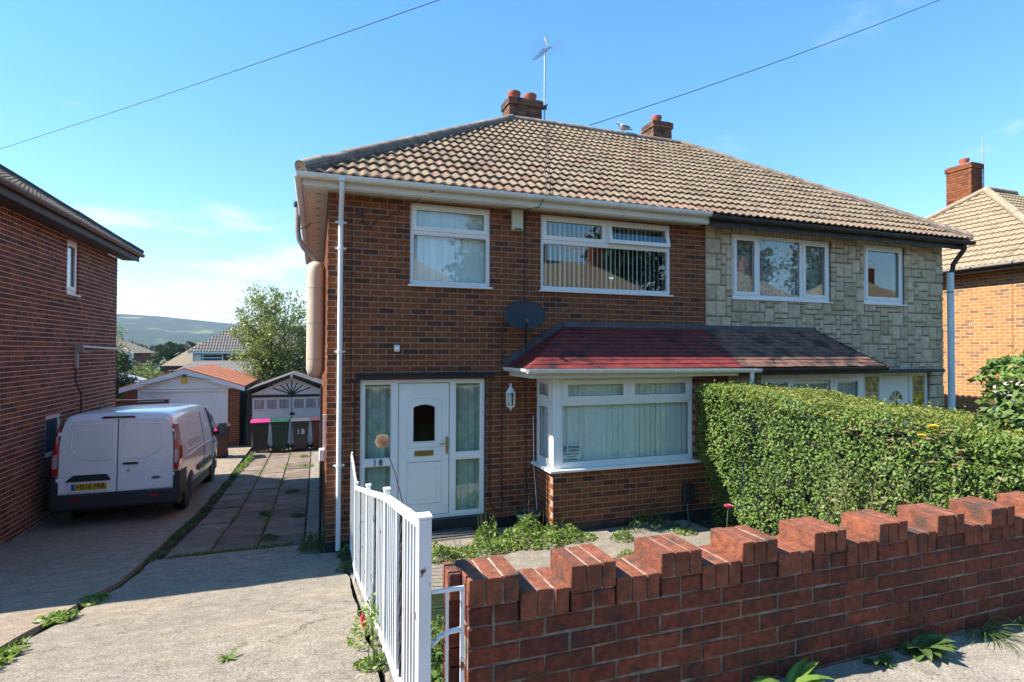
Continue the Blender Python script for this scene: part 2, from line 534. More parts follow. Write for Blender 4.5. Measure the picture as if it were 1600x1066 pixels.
def concmat(name, c, grain=0.3, warm=(0.30,0.24,0.17), patch=0.9):
    m, nt, b = base_mat(name)
    big = nnoise(nt, 0.9, 5, 0.6)
    mid = nnoise(nt, 7.0, 6, 0.65)
    fine = nnoise(nt, 75.0, 4, 0.75)
    spk = nnoise(nt, 62.0, 2, 0.5)
    cc = nmix(nt, nrange(nt, big, 0.42, 0.68, 0, patch, True), (*c, 1), (*warm, 1))
    cc = nval(nt, cc, nrange(nt, mid, 0.33, 0.67, 0.76, 1.20))
    cc = nval(nt, cc, nrange(nt, fine, 0.33, 0.67, 1-grain, 1+grain))
    cc = nmix(nt, nrange(nt, spk, 0.60, 0.67, 0, 0.6), cc, (0.40, 0.36, 0.29, 1))
    cc = nmix(nt, nrange(nt, nnoise(nt, 48.0, 2, 0.5), 0.61, 0.69, 0, 0.6), cc, (0.07, 0.065, 0.06, 1))
    cc = nmix(nt, nrange(nt, nnoise(nt, 2.4, 7, 0.7), 0.58, 0.80, 0, 0.5), cc, (0.12, 0.105, 0.085, 1))
    vo = nt.nodes.new('ShaderNodeTexVoronoi'); vo.feature = 'DISTANCE_TO_EDGE'; vo.inputs['Scale'].default_value = 0.55
    ge = nt.nodes.new('ShaderNodeNewGeometry')
    ad = nt.nodes.new('ShaderNodeVectorMath'); ad.operation = 'ADD'
    nz_ = nt.nodes.new('ShaderNodeTexNoise'); nz_.inputs['Scale'].default_value = 2.6; nz_.inputs['Detail'].default_value = 5
    nt.links.new(ge.outputs['Position'], nz_.inputs['Vector'])
    sc_ = nt.nodes.new('ShaderNodeVectorMath'); sc_.operation = 'SCALE'; sc_.inputs['Scale'].default_value = 0.7
    nt.links.new(nz_.outputs['Color'], sc_.inputs[0]); nt.links.new(ge.outputs['Position'], ad.inputs[0]); nt.links.new(sc_.outputs[0], ad.inputs[1])
    nt.links.new(ad.outputs[0], vo.inputs['Vector'])
    crk = nmath(nt, 'MULTIPLY', nrange(nt, vo.outputs['Distance'], 0.0, 0.006, 1, 0), nrange(nt, nnoise(nt, 0.8, 2), 0.50, 0.56, 0, 0.8))
    cc = nmix(nt, crk, cc, (0.05, 0.045, 0.035, 1))
    nt.links.new(cc, b.inputs['Base Color'])
    b.inputs['Roughness'].default_value = 0.93
    b.inputs['Specular IOR Level'].default_value = 0.2
    nbump(nt, b, nmath(nt, 'ADD', nmath(nt, 'MULTIPLY', fine, 0.8), nmath(nt, 'MULTIPLY', mid, 1.2)), 0.55, 0.006)
    return m
MAT['drive'] = concmat('weathered_drive_concrete', (0.218,0.190,0.150), 0.62, (0.262,0.216,0.158))
MAT['drive_next'] = concmat('pinkish_drive_concrete', (0.250,0.196,0.146), 0.44, (0.282,0.218,0.158))
MAT['pavement'] = concmat('pavement_concrete', (0.255,0.228,0.188), 0.42, (0.255,0.222,0.175))
MAT['path'] = concmat('garden_path_concrete', (0.205,0.180,0.145), 0.40, (0.235,0.198,0.152))
MAT['slab'] = pmat('paving_slab', (0.175,0.132,0.100), 0.92, 0.2, 3.5, 0.5, 110, 0.004, rnd=0.2, spec=0.2, stain=((0.115,0.10,0.078), 2.6, 0.52, 0.78))
MAT['soil'] = pmat('dark_soil', (0.055,0.046,0.032), 0.97, 0.4, 9, 0.9, 26, 0.03, spec=0.1, stain=((0.055,0.075,0.022), 5, 0.5, 0.72))
MAT['asphalt'] = pmat('asphalt', (0.06,0.06,0.06), 0.95, 0.2, 12, 0.5, 200, 0.004, spec=0.2)
MAT['grass'] = leafmat('grass_blade', [(0,(0.060,0.110,0.020)),(0.5,(0.095,0.160,0.030)),(1,(0.150,0.180,0.045))])
MAT['lawn'] = pmat('lawn', (0.07,0.11,0.03), 0.95, 0.35, 10, 0.8, 60, 0.02, spec=0.1)

xs = spread_axis([(-6000,-1500,300),(-1500,-300,60),(-300,-60,15),(-60,-20,4),(-20,25,1.5),(25,60,4),(60,300,15),(300,1500,60),(1500,6000,300)])
ys = spread_axis([(-3000,-300,300),(-300,-30,15),(-30,-5.7,1.35),(-5.7,-5.6,0.1),(-5.6,14,0.7),(14,70,4),(70,300,15),(300,1300,40),(1300,4200,60),(4200,6000,300)])
grid_mesh('ground', xs, ys, ground_h, groundmat())

def rough(a, s=1.0): return lambda x, y: a(y) + s*0.008*mnoise.noise((x*1.7, y*1.7, 4.0)) + s*0.004*mnoise.noise((x*6, y*6, 2.0))
def fr(a, b, st): return spread_axis([(a, b, st)])

# our concrete drive (ragged right edge) and the neighbour's a little higher
def drive_mesh():
    xs_ = fr(-2.19, 0.20, 0.10); ys_ = fr(-5.70, 0.66, 0.10)
    o = grid_mesh('driveway', xs_, ys_, rough(zg), MAT['drive'], thick=0.12)
    for vtx in o.data.vertices:
        if vtx.co.x > 0.19: vtx.co.x += 0.035*mnoise.noise((vtx.co.y*3.0, 0.3, 8.0))
        if vtx.co.x < -2.18: vtx.co.x += 0.03*mnoise.noise((vtx.co.y*2.4, 9.3, 8.0))
    return o
drive_mesh()
def nd(y): return zg(y)+0.028
o = grid_mesh('neighbour_driveway', spread_axis([(-14,-4.6,0.8),(-4.6,-2.27,0.11)]), fr(-5.70, -0.62, 0.12), rough(nd), MAT['drive_next'], thick=0.15)
for vtx in o.data.vertices:
    if vtx.co.x > -2.28: vtx.co.x += 0.02*mnoise.noise((vtx.co.y*2.1, 5.3, 1.0))
grid_mesh('neighbour_driveway', fr(-4.66, -2.27, 0.12), fr(-0.60, 13.95, 0.13), rough(nd), MAT['drive_next'], thick=0.15)
grid_mesh('drive_bed', fr(-2.26, 0.0, 0.25), fr(-5.6, 14.0, 0.25), lambda x, y: zg(y)-0.022, MAT['soil'])
# pavement, kerb, road behind the camera
grid_mesh('pavement', spread_axis([(-60,-1,2.5),(-1,8,0.15),(8,60,2.5)]), fr(-8.70, -5.71, 0.15), lambda x, y: -1.628+0.004*mnoise.noise((x*2, y*2, 7.0)), MAT['pavement'], thick=0.1)
MB().box(-60, 60, -8.85, -8.705, -1.95, -1.632).build('kerb', MAT['path'], bevel=0.01)['kind'] = 'structure'
grid_mesh('road', fr(-60, 60, 3), fr(-15.2, -8.86, 0.8), lambda x, y: -1.755, MAT['asphalt'])
MB().box(-60, 60, -15.36, -15.21, -1.95, -1.63).build('kerb', MAT['path'], bevel=0.01)['kind'] = 'structure'
grid_mesh('pavement', fr(-60, 60, 3), fr(-17.4, -15.37, 0.5), lambda x, y: -1.63, MAT['pavement'])
# front garden
grid_mesh('garden_soil', fr(0.20, 12.9, 0.2), fr(-5.62, -0.02, 0.15), lambda x, y: zgarden(y)-0.02+0.02*mnoise.noise((x*2.3, y*2.3, 1.0)), MAT['soil'])
pth = grid_mesh('garden_path', fr(0.62, 5.3, 0.12), fr(-2.35, -0.10, 0.12), lambda x, y: zgarden(y)+0.016+0.006*mnoise.noise((x*2, y*2, 2.0)), MAT['path'], thick=0.06)
grid_mesh('garden_lawn', fr(6.9, 16.0, 0.6), fr(-5.5, -0.02, 0.4), lambda x, y: zgarden(y)+0.012, MAT['lawn'])
# side strip of rough concrete along the house
grid_mesh('side_strip', fr(-0.27, -0.005, 0.09), fr(0.40, 12.9, 0.3), lambda x, y: zg(y)-0.004+0.006*mnoise.noise((x*5, y*5, 2.0)), MAT['drive'])

# loose slabs of the path down the side
slab_root = thing('slab_path', 'worn concrete slab path running down the side of the brick house', 'path', (-1.1, 0.7, zg(0.7)))
slab_root['kind'] = 'structure'
me_sl = {}
def slab(x0, x1, y0, y1):
    mb = MB()
    t = 0.05
    dz = RND.uniform(-0.010, 0.010); tx = RND.uniform(-0.006, 0.006)
    b = 0.010
    p = [(x0,y0),(x1,y0),(x1,y1),(x0,y1)]
    q = [(x0+b,y0+b),(x1-b,y0+b),(x1-b,y1-b),(x0+b,y1-b)]
    j = lambda: RND.uniform(-0.006, 0.006)
    q = [(a+j(), c+j()) for a, c in q]
    hz = lambda a, c, d: zg(c)+d+dz+tx*(a-x0)
    lo = [(a, c, hz(a, c, -t)) for a, c in p]
    mi = [(a, c, hz(a, c, -0.012)) for a, c in p]
    hi = [(a, c, hz(a, c, 0.0)) for a, c in q]
    for i in range(4):
        k = (i+1) % 4
        mb.face((lo[i], lo[k], mi[k], mi[i])); mb.face((mi[i], mi[k], hi[k], hi[i]))
    mb.face(hi)
    mb.build('slab', MAT['slab'], slab_root)
colsx = [(-2.08,-1.53),(-1.52,-0.93),(-0.92,-0.29)]
for ci, (xa, xb) in enumerate(colsx):
    y = 0.70 + (0.0, 0.02, 0.03)[ci]
    k = ci
    while y < 12.75:
        L = (0.60, 0.90, 0.75)[k % 3]; k += 1
        y1 = min(y+L, 12.85)
        slab(xa+RND.uniform(0, .012), xb-RND.uniform(0, .012), y+0.008, y1-0.008)
        y = y1
# distant haze
def haze():
    m = bpy.data.materials.new('haze_air'); m.use_nodes = True
    nt = m.node_tree
    nt.nodes.remove(nt.nodes['Principled BSDF'])
    pv = nt.nodes.new('ShaderNodeVolumePrincipled')
    pv.inputs['Color'].default_value = (0.60, 0.77, 0.98, 1)
    pv.inputs['Density'].default_value = 0.00011
    pv.inputs['Anisotropy'].default_value = 0.2
    nt.links.new(pv.outputs[0], nt.nodes['Material Output'].inputs['Volume'])
    o = MB().box(-6200, 6200, -3200, 6200, -95, 215).build('haze', m)
    o['kind'] = 'stuff'
HAZE_ON = True
if HAZE_ON: haze()
# ------------------------------------------------------------------ masonry
_unit = {}
def unit_brick(key, mat, rough_=0.0, bevel=0.0):
    """a brick 1 x 0.1 x 1 (x, depth, z) whose face is at y=0"""
    if key in _unit: return _unit[key]
    mb = MB().box(0, 1, 0, 0.1, 0, 1)
    _unit[key] = mb.mesh('brick', mat, bevel=bevel)
    return _unit[key]

def layout(x0, x1, z0, z1, openings, bl=0.2286, ch=0.0826, joint=0.0125, phase=0):
    out = []
    k = 0
    z = z0
    while z < z1-0.01:
        za, zb = z+joint/2, min(z+ch-joint/2, z1)
        x = x0 - (bl/2 if (k+phase) % 2 else 0)
        while x < x1:
            a, b = max(x+joint/2, x0), min(x+bl-joint/2, x1)
            x += bl
            if b-a < 0.02: continue
            segs = [(a, b, za, zb)]
            for (ox0, ox1, oz0, oz1) in openings:
                nw = []
                for (p, q, s, t) in segs:
                    if q <= ox0 or p >= ox1 or t <= oz0 or s >= oz1:
                        nw.append((p, q, s, t)); continue
                    if s < oz0-0.012: nw.append((max(p, ox0), min(q, ox1), s, oz0)) if False else None
                    if s < oz0 and t <= oz1:
                        nw.append((max(p, ox0), min(q, ox1), s, oz0))
                    if t > oz1 and s >= oz0:
                        nw.append((max(p, ox0), min(q, ox1), oz1, t))
                    if p < ox0: nw.append((p, ox0, s, t))
                    if q > ox1: nw.append((ox1, q, s, t))
                segs = [g for g in nw if g and g[1]-g[0] > 0.015 and g[3]-g[2] > 0.012]
            out += segs
        z += ch
        k += 1
    return out

class Frame:
    """a vertical wall face: local x along the wall, local y into the wall, z up"""
    def __init__(s, p0, rotz):
        s.p0 = Vector((p0[0], p0[1], 0)); s.rz = rotz
        s.m = Matrix.Translation(s.p0) @ Matrix.Rotation(rotz, 4, 'Z')
    def w(s, x, y, z): return s.m @ Vector((x, y, z))

def backing(fr_, x0, x1, z0, z1, openings, mat, name, parent, y0=0.0045, y1=0.24, grow=0.004):
    mb = MB()
    ops = [(a-grow, b+grow, c-grow, d+grow) for a, b, c, d in openings]
    xb = sorted(set([x0, x1]+[min(max(v, x0), x1) for o in ops for v in o[:2]]))
    zb = sorted(set([z0, z1]+[min(max(v, z0), z1) for o in ops for v in o[2:]]))
    for i in range(len(xb)-1):
        run = None
        for j in range(len(zb)-1):
            cx_, cz_ = (xb[i]+xb[i+1])/2, (zb[j]+zb[j+1])/2
            hole = any(a < cx_ < b and c < cz_ < d for a, b, c, d in ops)
            if hole:
                if run: mb.box(xb[i], xb[i+1], y0, y1, run[0], run[1]); run = None
            else:
                run = (run[0], zb[j+1]) if run else (zb[j], zb[j+1])
        if run: mb.box(xb[i], xb[i+1], y0, y1, run[0], run[1])
    mb.xform(fr_.m)
    return mb.build(name, mat, parent)

def cam_depth(p):
    return (Vector(p)-CAMP).length

def in_view(p):
    d = Vector(p)-CAMP
    z = d.dot(fwd)
    if z < 0.2: return False
    x = 800+FPX*d.dot(rgt)/z; y = 533-FPX*d.dot(upv)/z
    return -30 < x < 1630 and -30 < y < 1096

def masonry(fr_, bricks, parent, key, mat, limit=300, single='brick', many='bricks', hidden=None, depth=0.1, jit=0.0):
    """place bricks: the nearest `limit` in view as objects, the rest as one mesh"""
    rec = []
    for b in bricks:
        c = fr_.w((b[0]+b[1])/2, 0, (b[2]+b[3])/2)
        vis = in_view(c) and not (hidden and hidden(c))
        rec.append((0 if vis else 1, cam_depth(c), b))
    rec.sort(key=lambda r: (r[0], r[1]))
    me = unit_brick(key, mat)
    rest = MB()
    n = 0
    for flag, d, (a, b, s, t) in rec:
        yj = RND.uniform(-jit, jit)
        if flag == 0 and n < limit:
            n += 1
            inst(single, me, parent, fr_.w(a, yj, s), (0, 0, fr_.rz), (b-a, depth/0.1, t-s))
        else:
            rest.box(a, b, yj, depth, s, t)
    if rest.v:
        rest.xform(fr_.m)
        o = rest.build(many, mat, parent, fix=False)
        o['kind'] = 'stuff'

# ------------------------------------------------------------------ windows
def ring(mb, x0, x1, z0, z1, y0, y1, t, m=0):
    mb.box(x0, x1, y0, y1, z0, z0+t, m); mb.box(x0, x1, y0, y1, z1-t, z1, m)
    mb.box(x0, x0+t, y0, y1, z0+t, z1-t, m); mb.box(x1-t, x1, y0, y1, z0+t, z1-t, m)

def local_part(mb, fr_, name, mat, parent, **kw):
    mb.xform(fr_.m)
    return mb.build(name, mat, parent, **kw)

def window(fr_, parent, x0, x1, z0, z1, panes, y=0.03, sill=True, blind=None, mat='upvc', gl='glass', sashes=(), depth=0.07, label=None):
    """panes: list of (x0,x1,z0,z1) glass openings; sashes: list of (pane index, tilt degrees)"""
    fm = MAT[mat]
    mb = MB()
    # outer frame made from cells round the panes
    xb = sorted(set([x0, x1]+[v for p in panes for v in p[:2]]))
    zb = sorted(set([z0, z1]+[v for p in panes for v in p[2:]]))
    for i in range(len(xb)-1):
        run = None
        for j in range(len(zb)-1):
            cx_, cz_ = (xb[i]+xb[i+1])/2, (zb[j]+zb[j+1])/2
            hole = any(a < cx_ < b and c < cz_ < d for a, b, c, d in panes)
            if hole:
                if run: mb.box(xb[i], xb[i+1], y, y+depth, run[0], run[1]); run = None
            else: run = (run[0], zb[j+1]) if run else (zb[j], zb[j+1])
        if run: mb.box(xb[i], xb[i+1], y, y+depth, run[0], run[1])
    w = local_part(mb, fr_, 'window', fm, parent)
    if label: w['label'] = label
    sd_ = dict(sashes)
    for k, (a, b, c, d) in enumerate(panes):
        t = 0.045 if k in sd_ else 0.014
        tilt = sd_.get(k, 0)
        proud = 0.016 if k in sd_ else -0.006
        s = MB()
        if k in sd_:
            ring(s, a-0.018, b+0.018, c-0.018, d+0.018, y-proud, y+0.045, t+0.018)
        else:
            ring(s, a+0.0005, b-0.0005, c+0.0005, d-0.0005, y+0.008, y+0.05, t)
        g = MB().box(a+t-0.004, b-t+0.004, y+0.020, y+0.024, c+t-0.004, d-t+0.004)
        bead = MB(); ring(bead, a+t-0.002, b-t+0.002, c+t-0.002, d-t+0.002, y+0.012, y+0.019, 0.006)
        if tilt:
            rm = Matrix.Translation((0, y, d)) @ Matrix.Rotation(rad(-tilt), 4, 'X') @ Matrix.Translation((0, -y, -d))
            for q in (s, g, bead): q.xform(rm)
        so_ = local_part(s, fr_, 'sash', fm, w)
        local_part(g, fr_, 'pane', MAT[gl], w)
        local_part(bead, fr_, 'gasket', MAT['black_plastic'], w)
    if sill:
        local_part(MB().box(x0-0.03, x1+0.03, y-0.075, y+0.02, z0-0.032, z0-0.002), fr_, 'sill', fm, w, bevel=0.006)
    if blind:
        kind, bx0, bx1, bz0, bz1, by, wd, ang = blind
        if kind == 'vertical':
            n = max(1, int((bx1-bx0)/(wd*0.93)))
            me = MB().box(-wd/2, wd/2, -0.0015, 0.0015, 0, bz1-bz0).mesh('blind_slat', MAT['blind'])
            for i in range(n):
                xx = bx0+(i+0.5)*(bx1-bx0)/n
                a_ = ang + RND.uniform(-4, 4)
                inst('blind_slat', me, w, fr_.w(xx, by, bz0), (0, 0, fr_.rz+rad(a_)))
            local_part(MB().box(bx0, bx1, by-0.02, by+0.02, bz1, bz1+0.03), fr_, 'blind_rail', fm, w)
        else:
            mbc = MB()
            n = int((bx1-bx0)/0.03)
            for i in range(n):
                xa, xb_ = bx0+i*(bx1-bx0)/n, bx0+(i+1)*(bx1-bx0)/n
                ya = by+0.016*math.sin(i*1.15); yb = by+0.016*math.sin((i+1)*1.15)
                mbc.face(((xa, ya, bz0), (xb_, yb, bz0), (xb_, yb, bz1), (xa, ya, bz1)))
            local_part(mbc, fr_, 'curtain', MAT[kind], w, smooth=80)
    return w

# ------------------------------------------------------------------ roofs
TW, TG, TL = 0.30, 0.283, 0.36
def tile_mesh(mat, name='tile', amp=0.015, lip=0.038, tw=TW, tl=TL, seg=12, rolls=2):
    v = []; f = []
    xs_ = [tw*i/seg for i in range(seg+1)]
    zt = lambda x: amp*math.sin(2*math.pi*rolls*x/tw+0.6)+amp
    for x in xs_: v.append((x, 0, lip+zt(x)))
    for x in xs_: v.append((x, tl, zt(x)-0.006))
    for x in xs_: v.append((x, 0.002, lip+zt(x)-0.026))
    n = seg+1
    for i in range(seg):
        f.append((i, i+1, n+i+1, n+i)); f.append((i, 2*n+i, 2*n+i+1, i+1))
    f.append((0, n, 2*n)); f.append((n-1, 3*n-1, 2*n-1))
    me = bpy.data.meshes.new(name)
    me.from_pydata(v, [], f); me.materials.append(mat)
    me.shade_smooth(); me.set_sharp_from_angle(angle=rad(50))
    return me

def plain_tile_mesh(mat, tw, tl, th=0.014):
    mb = MB().box(0.002, tw-0.002, 0, tl, 0, th)
    return mb.mesh('tile', mat)

def lay_tiles(parent, O, ex, es, width, slope, clips, meshes, tw=TW, tg=TG, tl=TL, pick=None, single='tile', many=None, sag=0.0, stagger=False, limit=300, x_off=0.0):
    """tiles on the plane O + ex*a + es*b ; clips: [(point, outward normal)]"""
    ex = Vector(ex).normalized(); es = Vector(es).normalized(); nn = ex.cross(es)
    base = wloc(parent)
    rot = Matrix((ex, es, nn)).transposed()
    eul = rot.to_euler()
    rows = int(math.ceil(slope/tg)); cols_ = int(math.ceil(width/tw))+2
    rest = []
    todo = []
    for i in range(rows):
        for j in range(-1, cols_):
            a = j*tw + x_off - (tw/2 if (stagger and i % 2) else 0)
            lift = RND.uniform(0, sag)
            P = Vector(O)+ex*a+es*(i*tg)+nn*(lift)
            cs = [P, P+ex*tw, P+es*tl, P+ex*tw+es*tl]
            state = 0
            for (cp, cn) in clips:
                ds = [(c-Vector(cp)).dot(Vector(cn)) for c in cs]
                if min(ds) >= -0.02: state = 2; break
                if max(ds) > 0.0: state = 1
            if state == 2: continue
            me = pick(i, j, rows) if pick else meshes[0]
            todo.append((cam_depth(P+ex*tw/2), i, j, P, state, me))
    if many is not None: lim = 0
    else: lim = limit
    todo.sort(key=lambda t: t[0])
    join_v = []; join_f = []; jm = None
    for n_, (dd, i, j, P, state, me) in enumerate(todo):
        mw = Matrix.Translation(P) @ rot.to_4x4()
        if n_ < lim and state == 0:
            o = bpy.data.objects.new(single, me)
            o.location = P-base
            o.rotation_euler = eul
            reg(o, parent)
            continue
        bm = bmesh.new(); bm.from_mesh(me); bm.transform(Matrix.Translation(-base) @ mw)
        if state == 1:
            for (cp, cn) in clips:
                bmesh.ops.bisect_plane(bm, geom=list(bm.verts)+list(bm.edges)+list(bm.faces), plane_co=Vector(cp)-base, plane_no=Vector(cn), clear_outer=True)
        if len(bm.faces) == 0: bm.free(); continue
        if n_ < lim:
            m2 = bpy.data.meshes.new('tile'); bm.to_mesh(m2)
            m2.materials.append(me.materials[0])
            m2.shade_smooth(); m2.set_sharp_from_angle(angle=rad(50))
            reg(bpy.data.objects.new(single, m2), parent)
        else:
            b0 = len(join_v)
            bm.verts.index_update()
            join_v += [tuple(v.co) for v in bm.verts]
            join_f += [tuple(b0+v.index for v in f.verts) for f in bm.faces]
            jm = me.materials[0]
        bm.free()
    if join_v:
        m3 = bpy.data.meshes.new(many or 'tiles'); m3.from_pydata(join_v, [], join_f)
        m3.materials.append(jm); m3.shade_smooth(); m3.set_sharp_from_angle(angle=rad(50))
        o = reg(bpy.data.objects.new(many or 'tiles', m3), parent)
        o['kind'] = 'stuff'

def half_round_mesh(name, mat, L, r, th=0.014, n=8):
    mb = MB()
    pts = []
    for i in range(n+1):
        a = math.pi*i/n
        pts.append((math.cos(a)*r, math.sin(a)*r*0.85))
    inner = [(x*(r-th)/r, z*(r-th)/r) for x, z in pts]
    mb.prism(pts+inner[::-1], 'y', 0, L)
    return mb.mesh(name, mat, smooth=40)

def ridge_run(parent, a, b, name, mat, L=0.42, r=0.100, lift=0.02, jit=0.006):
    a = Vector(a); b = Vector(b)
    d = (b-a); tot = d.length; d.normalize()
    side = d.cross(Vector((0, 0, 1))).normalized(); up = side.cross(d)
    rot = Matrix((side, d, up)).transposed()
    n = max(1, int(round(tot/L))); st = tot/n
    me = half_round_mesh(name, mat, st*0.995, r)
    base = wloc(parent)
    for i in range(n):
        o = bpy.data.objects.new(name, me)
        o.location = a+d*(i*st)+up*(lift+RND.uniform(-jit, jit))-base
        e = rot.to_euler(); e.x += RND.uniform(-0.012, 0.012); e.z += RND.uniform(-0.012, 0.012)
        o.rotation_euler = e
        reg(o, parent)
    # mortar bedding under the caps
    mb = MB().tube([a+up*(lift-0.035), b+up*(lift-0.035)], r*1.04, 8)
    return mb.build('bedding', MAT['bedding'], parent)

def gutter_run(parent, a, b, mat, r=0.058, n=8, bracket=None, step=0.9, name='gutter'):
    """half-round gutter from a to b (rim height at a.z)"""
    a = Vector(a); b = Vector(b)
    d = (b-a); tot = d.length; d.normalize()
    s = Vector((-d.y, d.x, 0)).normalized()
    mb = MB()
    prof = [(math.cos(math.pi+math.pi*i/n)*r, math.sin(math.pi+math.pi*i/n)*r) for i in range(n+1)]
    prof = [(-r, 0.012)]+prof+[(r, 0.012)]
    inn = [(x*0.9, z*0.9+0.002) for x, z in prof]
    poly = prof+inn[::-1]
    k = len(poly); b0 = len(mb.v)
    for P in (a, b):
        for x, z in poly: mb.v.append(tuple(P+s*x+Vector((0, 0, z))))
    for i in range(k):
        j = (i+1) % k
        mb.f.append((b0+i, b0+j, b0+k+j, b0+k+i)); mb.m.append(0)
    mb.f.append(tuple(range(b0, b0+k))); mb.m.append(0); mb.f.append(tuple(range(b0+k, b0+2*k))); mb.m.append(0)
    g = mb.build(name, mat, parent, smooth=50)
    if bracket:
        nb = int(tot/step)
        rr = r*1.07
        pr = [(math.cos(math.pi+math.pi*i/n)*rr, math.sin(math.pi+math.pi*i/n)*rr) for i in range(n+1)]
        pr = [(-rr, 0.018)]+pr+[(rr, 0.018)]
        pi_ = [(x*0.93, z*0.93) for x, z in pr]
        po = pr+pi_[::-1]
        bb = MB(); q0 = 0
        for P in (-0.014, 0.014):
            for x, z in po: bb.v.append((x, P, z))
        kk = len(po)
        for i in range(kk):
            j = (i+1) % kk
            bb.f.append((i, j, kk+j, kk+i)); bb.m.append(0)
        bb.f.append(tuple(range(kk))); bb.m.append(0); bb.f.append(tuple(range(kk, 2*kk))); bb.m.append(0)
        me = bb.mesh('gutter_bracket', bracket)
        for i in range(nb+1):
            P = a+d*(0.12+(tot-0.24)*i/max(1, nb))
            inst('gutter_bracket', me, g, P, (0, 0, math.atan2(-d.x, d.y)))
    return g

def text_mesh(name, s, size, mat, parent, mat4, extrude=0.0015, align='CENTER', local=True, sx=1.0, bold=0.0):
    cu = bpy.data.curves.new(name, 'FONT')
    cu.body = s; cu.size = size; cu.extrude = extrude; cu.align_x = align; cu.align_y = 'CENTER'; cu.offset = bold
    tmp = bpy.data.objects.new('tmp_text', cu)
    col.objects.link(tmp)
    dg = bpy.context.evaluated_depsgraph_get()
    me = bpy.data.meshes.new_from_object(tmp.evaluated_get(dg))
    bpy.data.objects.remove(tmp, do_unlink=True)
    me.transform(Matrix.Diagonal((sx, 1, 1, 1)))
    me.transform(mat4)
    if not local: me.transform(Matrix.Translation(-wloc(parent)))
    me.materials.clear(); me.materials.append(mat)
    me.name = name
    return reg(bpy.data.objects.new(name, me), parent)

# upright text reading along local +x, facing -y
FACE_FRONT = Matrix(((1,0,0,0),(0,0,-1,0),(0,1,0,0),(0,0,0,1)))

# ------------------------------------------------------------------ leaves
def leaves_mesh(name, centers, mat, lo, hi, aspect=0.5, up=0.0, rng=None, fold=0.12, dirs=None):
    """rhombic leaves of random orientation; up biases the leaf normals upward"""
    rng = rng or np.random.default_rng(5)
    c = np.asarray(centers, float); n = len(c)
    nr = rng.normal(size=(n, 3)); nr[:, 2] += up
    if dirs is not None: nr += dirs
    nr /= np.linalg.norm(nr, axis=1)[:, None]
    t = rng.normal(size=(n, 3))
    t -= (t*nr).sum(1)[:, None]*nr
    t /= np.linalg.norm(t, axis=1)[:, None]
    b = np.cross(nr, t)
    L = rng.uniform(lo, hi, n)[:, None]; Wd = L*aspect
    v = np.empty((n, 4, 3))
    v[:, 0] = c-t*L/2
    v[:, 1] = c+b*Wd/2+nr*L*fold
    v[:, 2] = c+t*L/2
    v[:, 3] = c-b*Wd/2+nr*L*fold
    f = np.arange(n*4).reshape(n, 4)
    me = bpy.data.meshes.new(name)
    me.vertices.add(n*4); me.vertices.foreach_set('co', v.reshape(-1))
    me.loops.add(n*4); me.loops.foreach_set('vertex_index', f.reshape(-1).astype(np.int32))
    me.polygons.add(n)
    me.polygons.foreach_set('loop_start', (np.arange(n)*4).astype(np.int32))
    me.update(calc_edges=True)
    me.materials.append(mat)
    return me

def put(name, me, parent, world_mesh=True):
    if parent is not None and world_mesh:
        me.transform(Matrix.Translation(-wloc(parent)))
    return reg(bpy.data.objects.new(name, me), parent)
# ------------------------------------------------------------------ the pair of houses
EZ = 2.335            # eaves (deck) height
RY, RZ = 3.60, 5.15  # ridge line
EX0, EX1, EY0, EY1 = -0.33, 12.63, -0.30, 7.50
AX0, AX1 = 3.93, 8.37
PARTY = 6.15
WTOP = 2.185
HB = thing('brick_house', 'orange-brown brick half of the semi-detached pair, white front door and red bay roof', 'house', (3.0, 3.6, -2.75))
HS = thing('stone_clad_house', 'buff stone-clad half of the semi-detached pair, joined to the brick half', 'house', (9.3, 3.6, -2.75))
FF = Frame((0, 0), 0)
FL = Frame((0, 7.2), -math.pi/2)

W1 = (1.125, 2.335, 0.957, 2.142)
W2 = (3.160, 5.555, 0.957, 2.142)
W3 = (6.846, 9.167, 0.957, 2.110)
W4 = (10.050, 11.152, 0.965, 2.130)
D1 = (0.446, 2.262, -2.445, -0.420)
D2 = (10.040, 11.850, -2.445, -0.420)
BAYHOLE1 = (3.12, 6.26, -2.75, -0.30)
BAYHOLE2 = (6.20, 9.19, -2.75, -0.30)

# ---- brick half: walls
ops1 = [W1, W2, D1, BAYHOLE1]
wall_b = backing(FF, 0.012, 6.255, -2.75, WTOP, ops1, MAT['mortar'], 'front_wall', HB)
b1 = layout(0, 6.26, -2.62, WTOP, ops1)
masonry(FF, b1, wall_b, 'brick', MAT['brick'], 300, jit=0.0015)
side_b = backing(FL, 0.0, 7.188, -3.6, WTOP, [], MAT['mortar'], 'side_wall', HB)
b2 = layout(0, 7.2-0.101, -3.40, WTOP, [], phase=1)
masonry(FL, b2, side_b, 'brick', MAT['brick'], 120, jit=0.0015)
MB().box(0.02, 6.15, 6.96, 7.2, -3.6, WTOP).build('rear_wall', MAT['mortar'], HB)
# black painted plinth along the foot of the front wall
MB().box(0.0, 0.395, -0.012, 0.004, -2.9, -2.625).build('plinth', MAT['black_paint'], HB)
MB().box(2.36, 3.05, -0.012, 0.004, -2.9, -2.515).build('plinth', MAT['black_paint'], HB)
# rooms behind the windows
MB().box(0.25, 6.05, 3.0, 3.1, -2.7, 2.2).box(0.25, 6.05, 0.26, 3.0, -0.22, -0.05).box(0.25, 6.05, 0.26, 3.0, -2.74, -2.60).box(0.25,6.05,0.26,3.0,2.20,2.24).box(2.7,2.8,0.26,3.0,-2.6,2.2).build('room_lining', MAT['room'], HB)

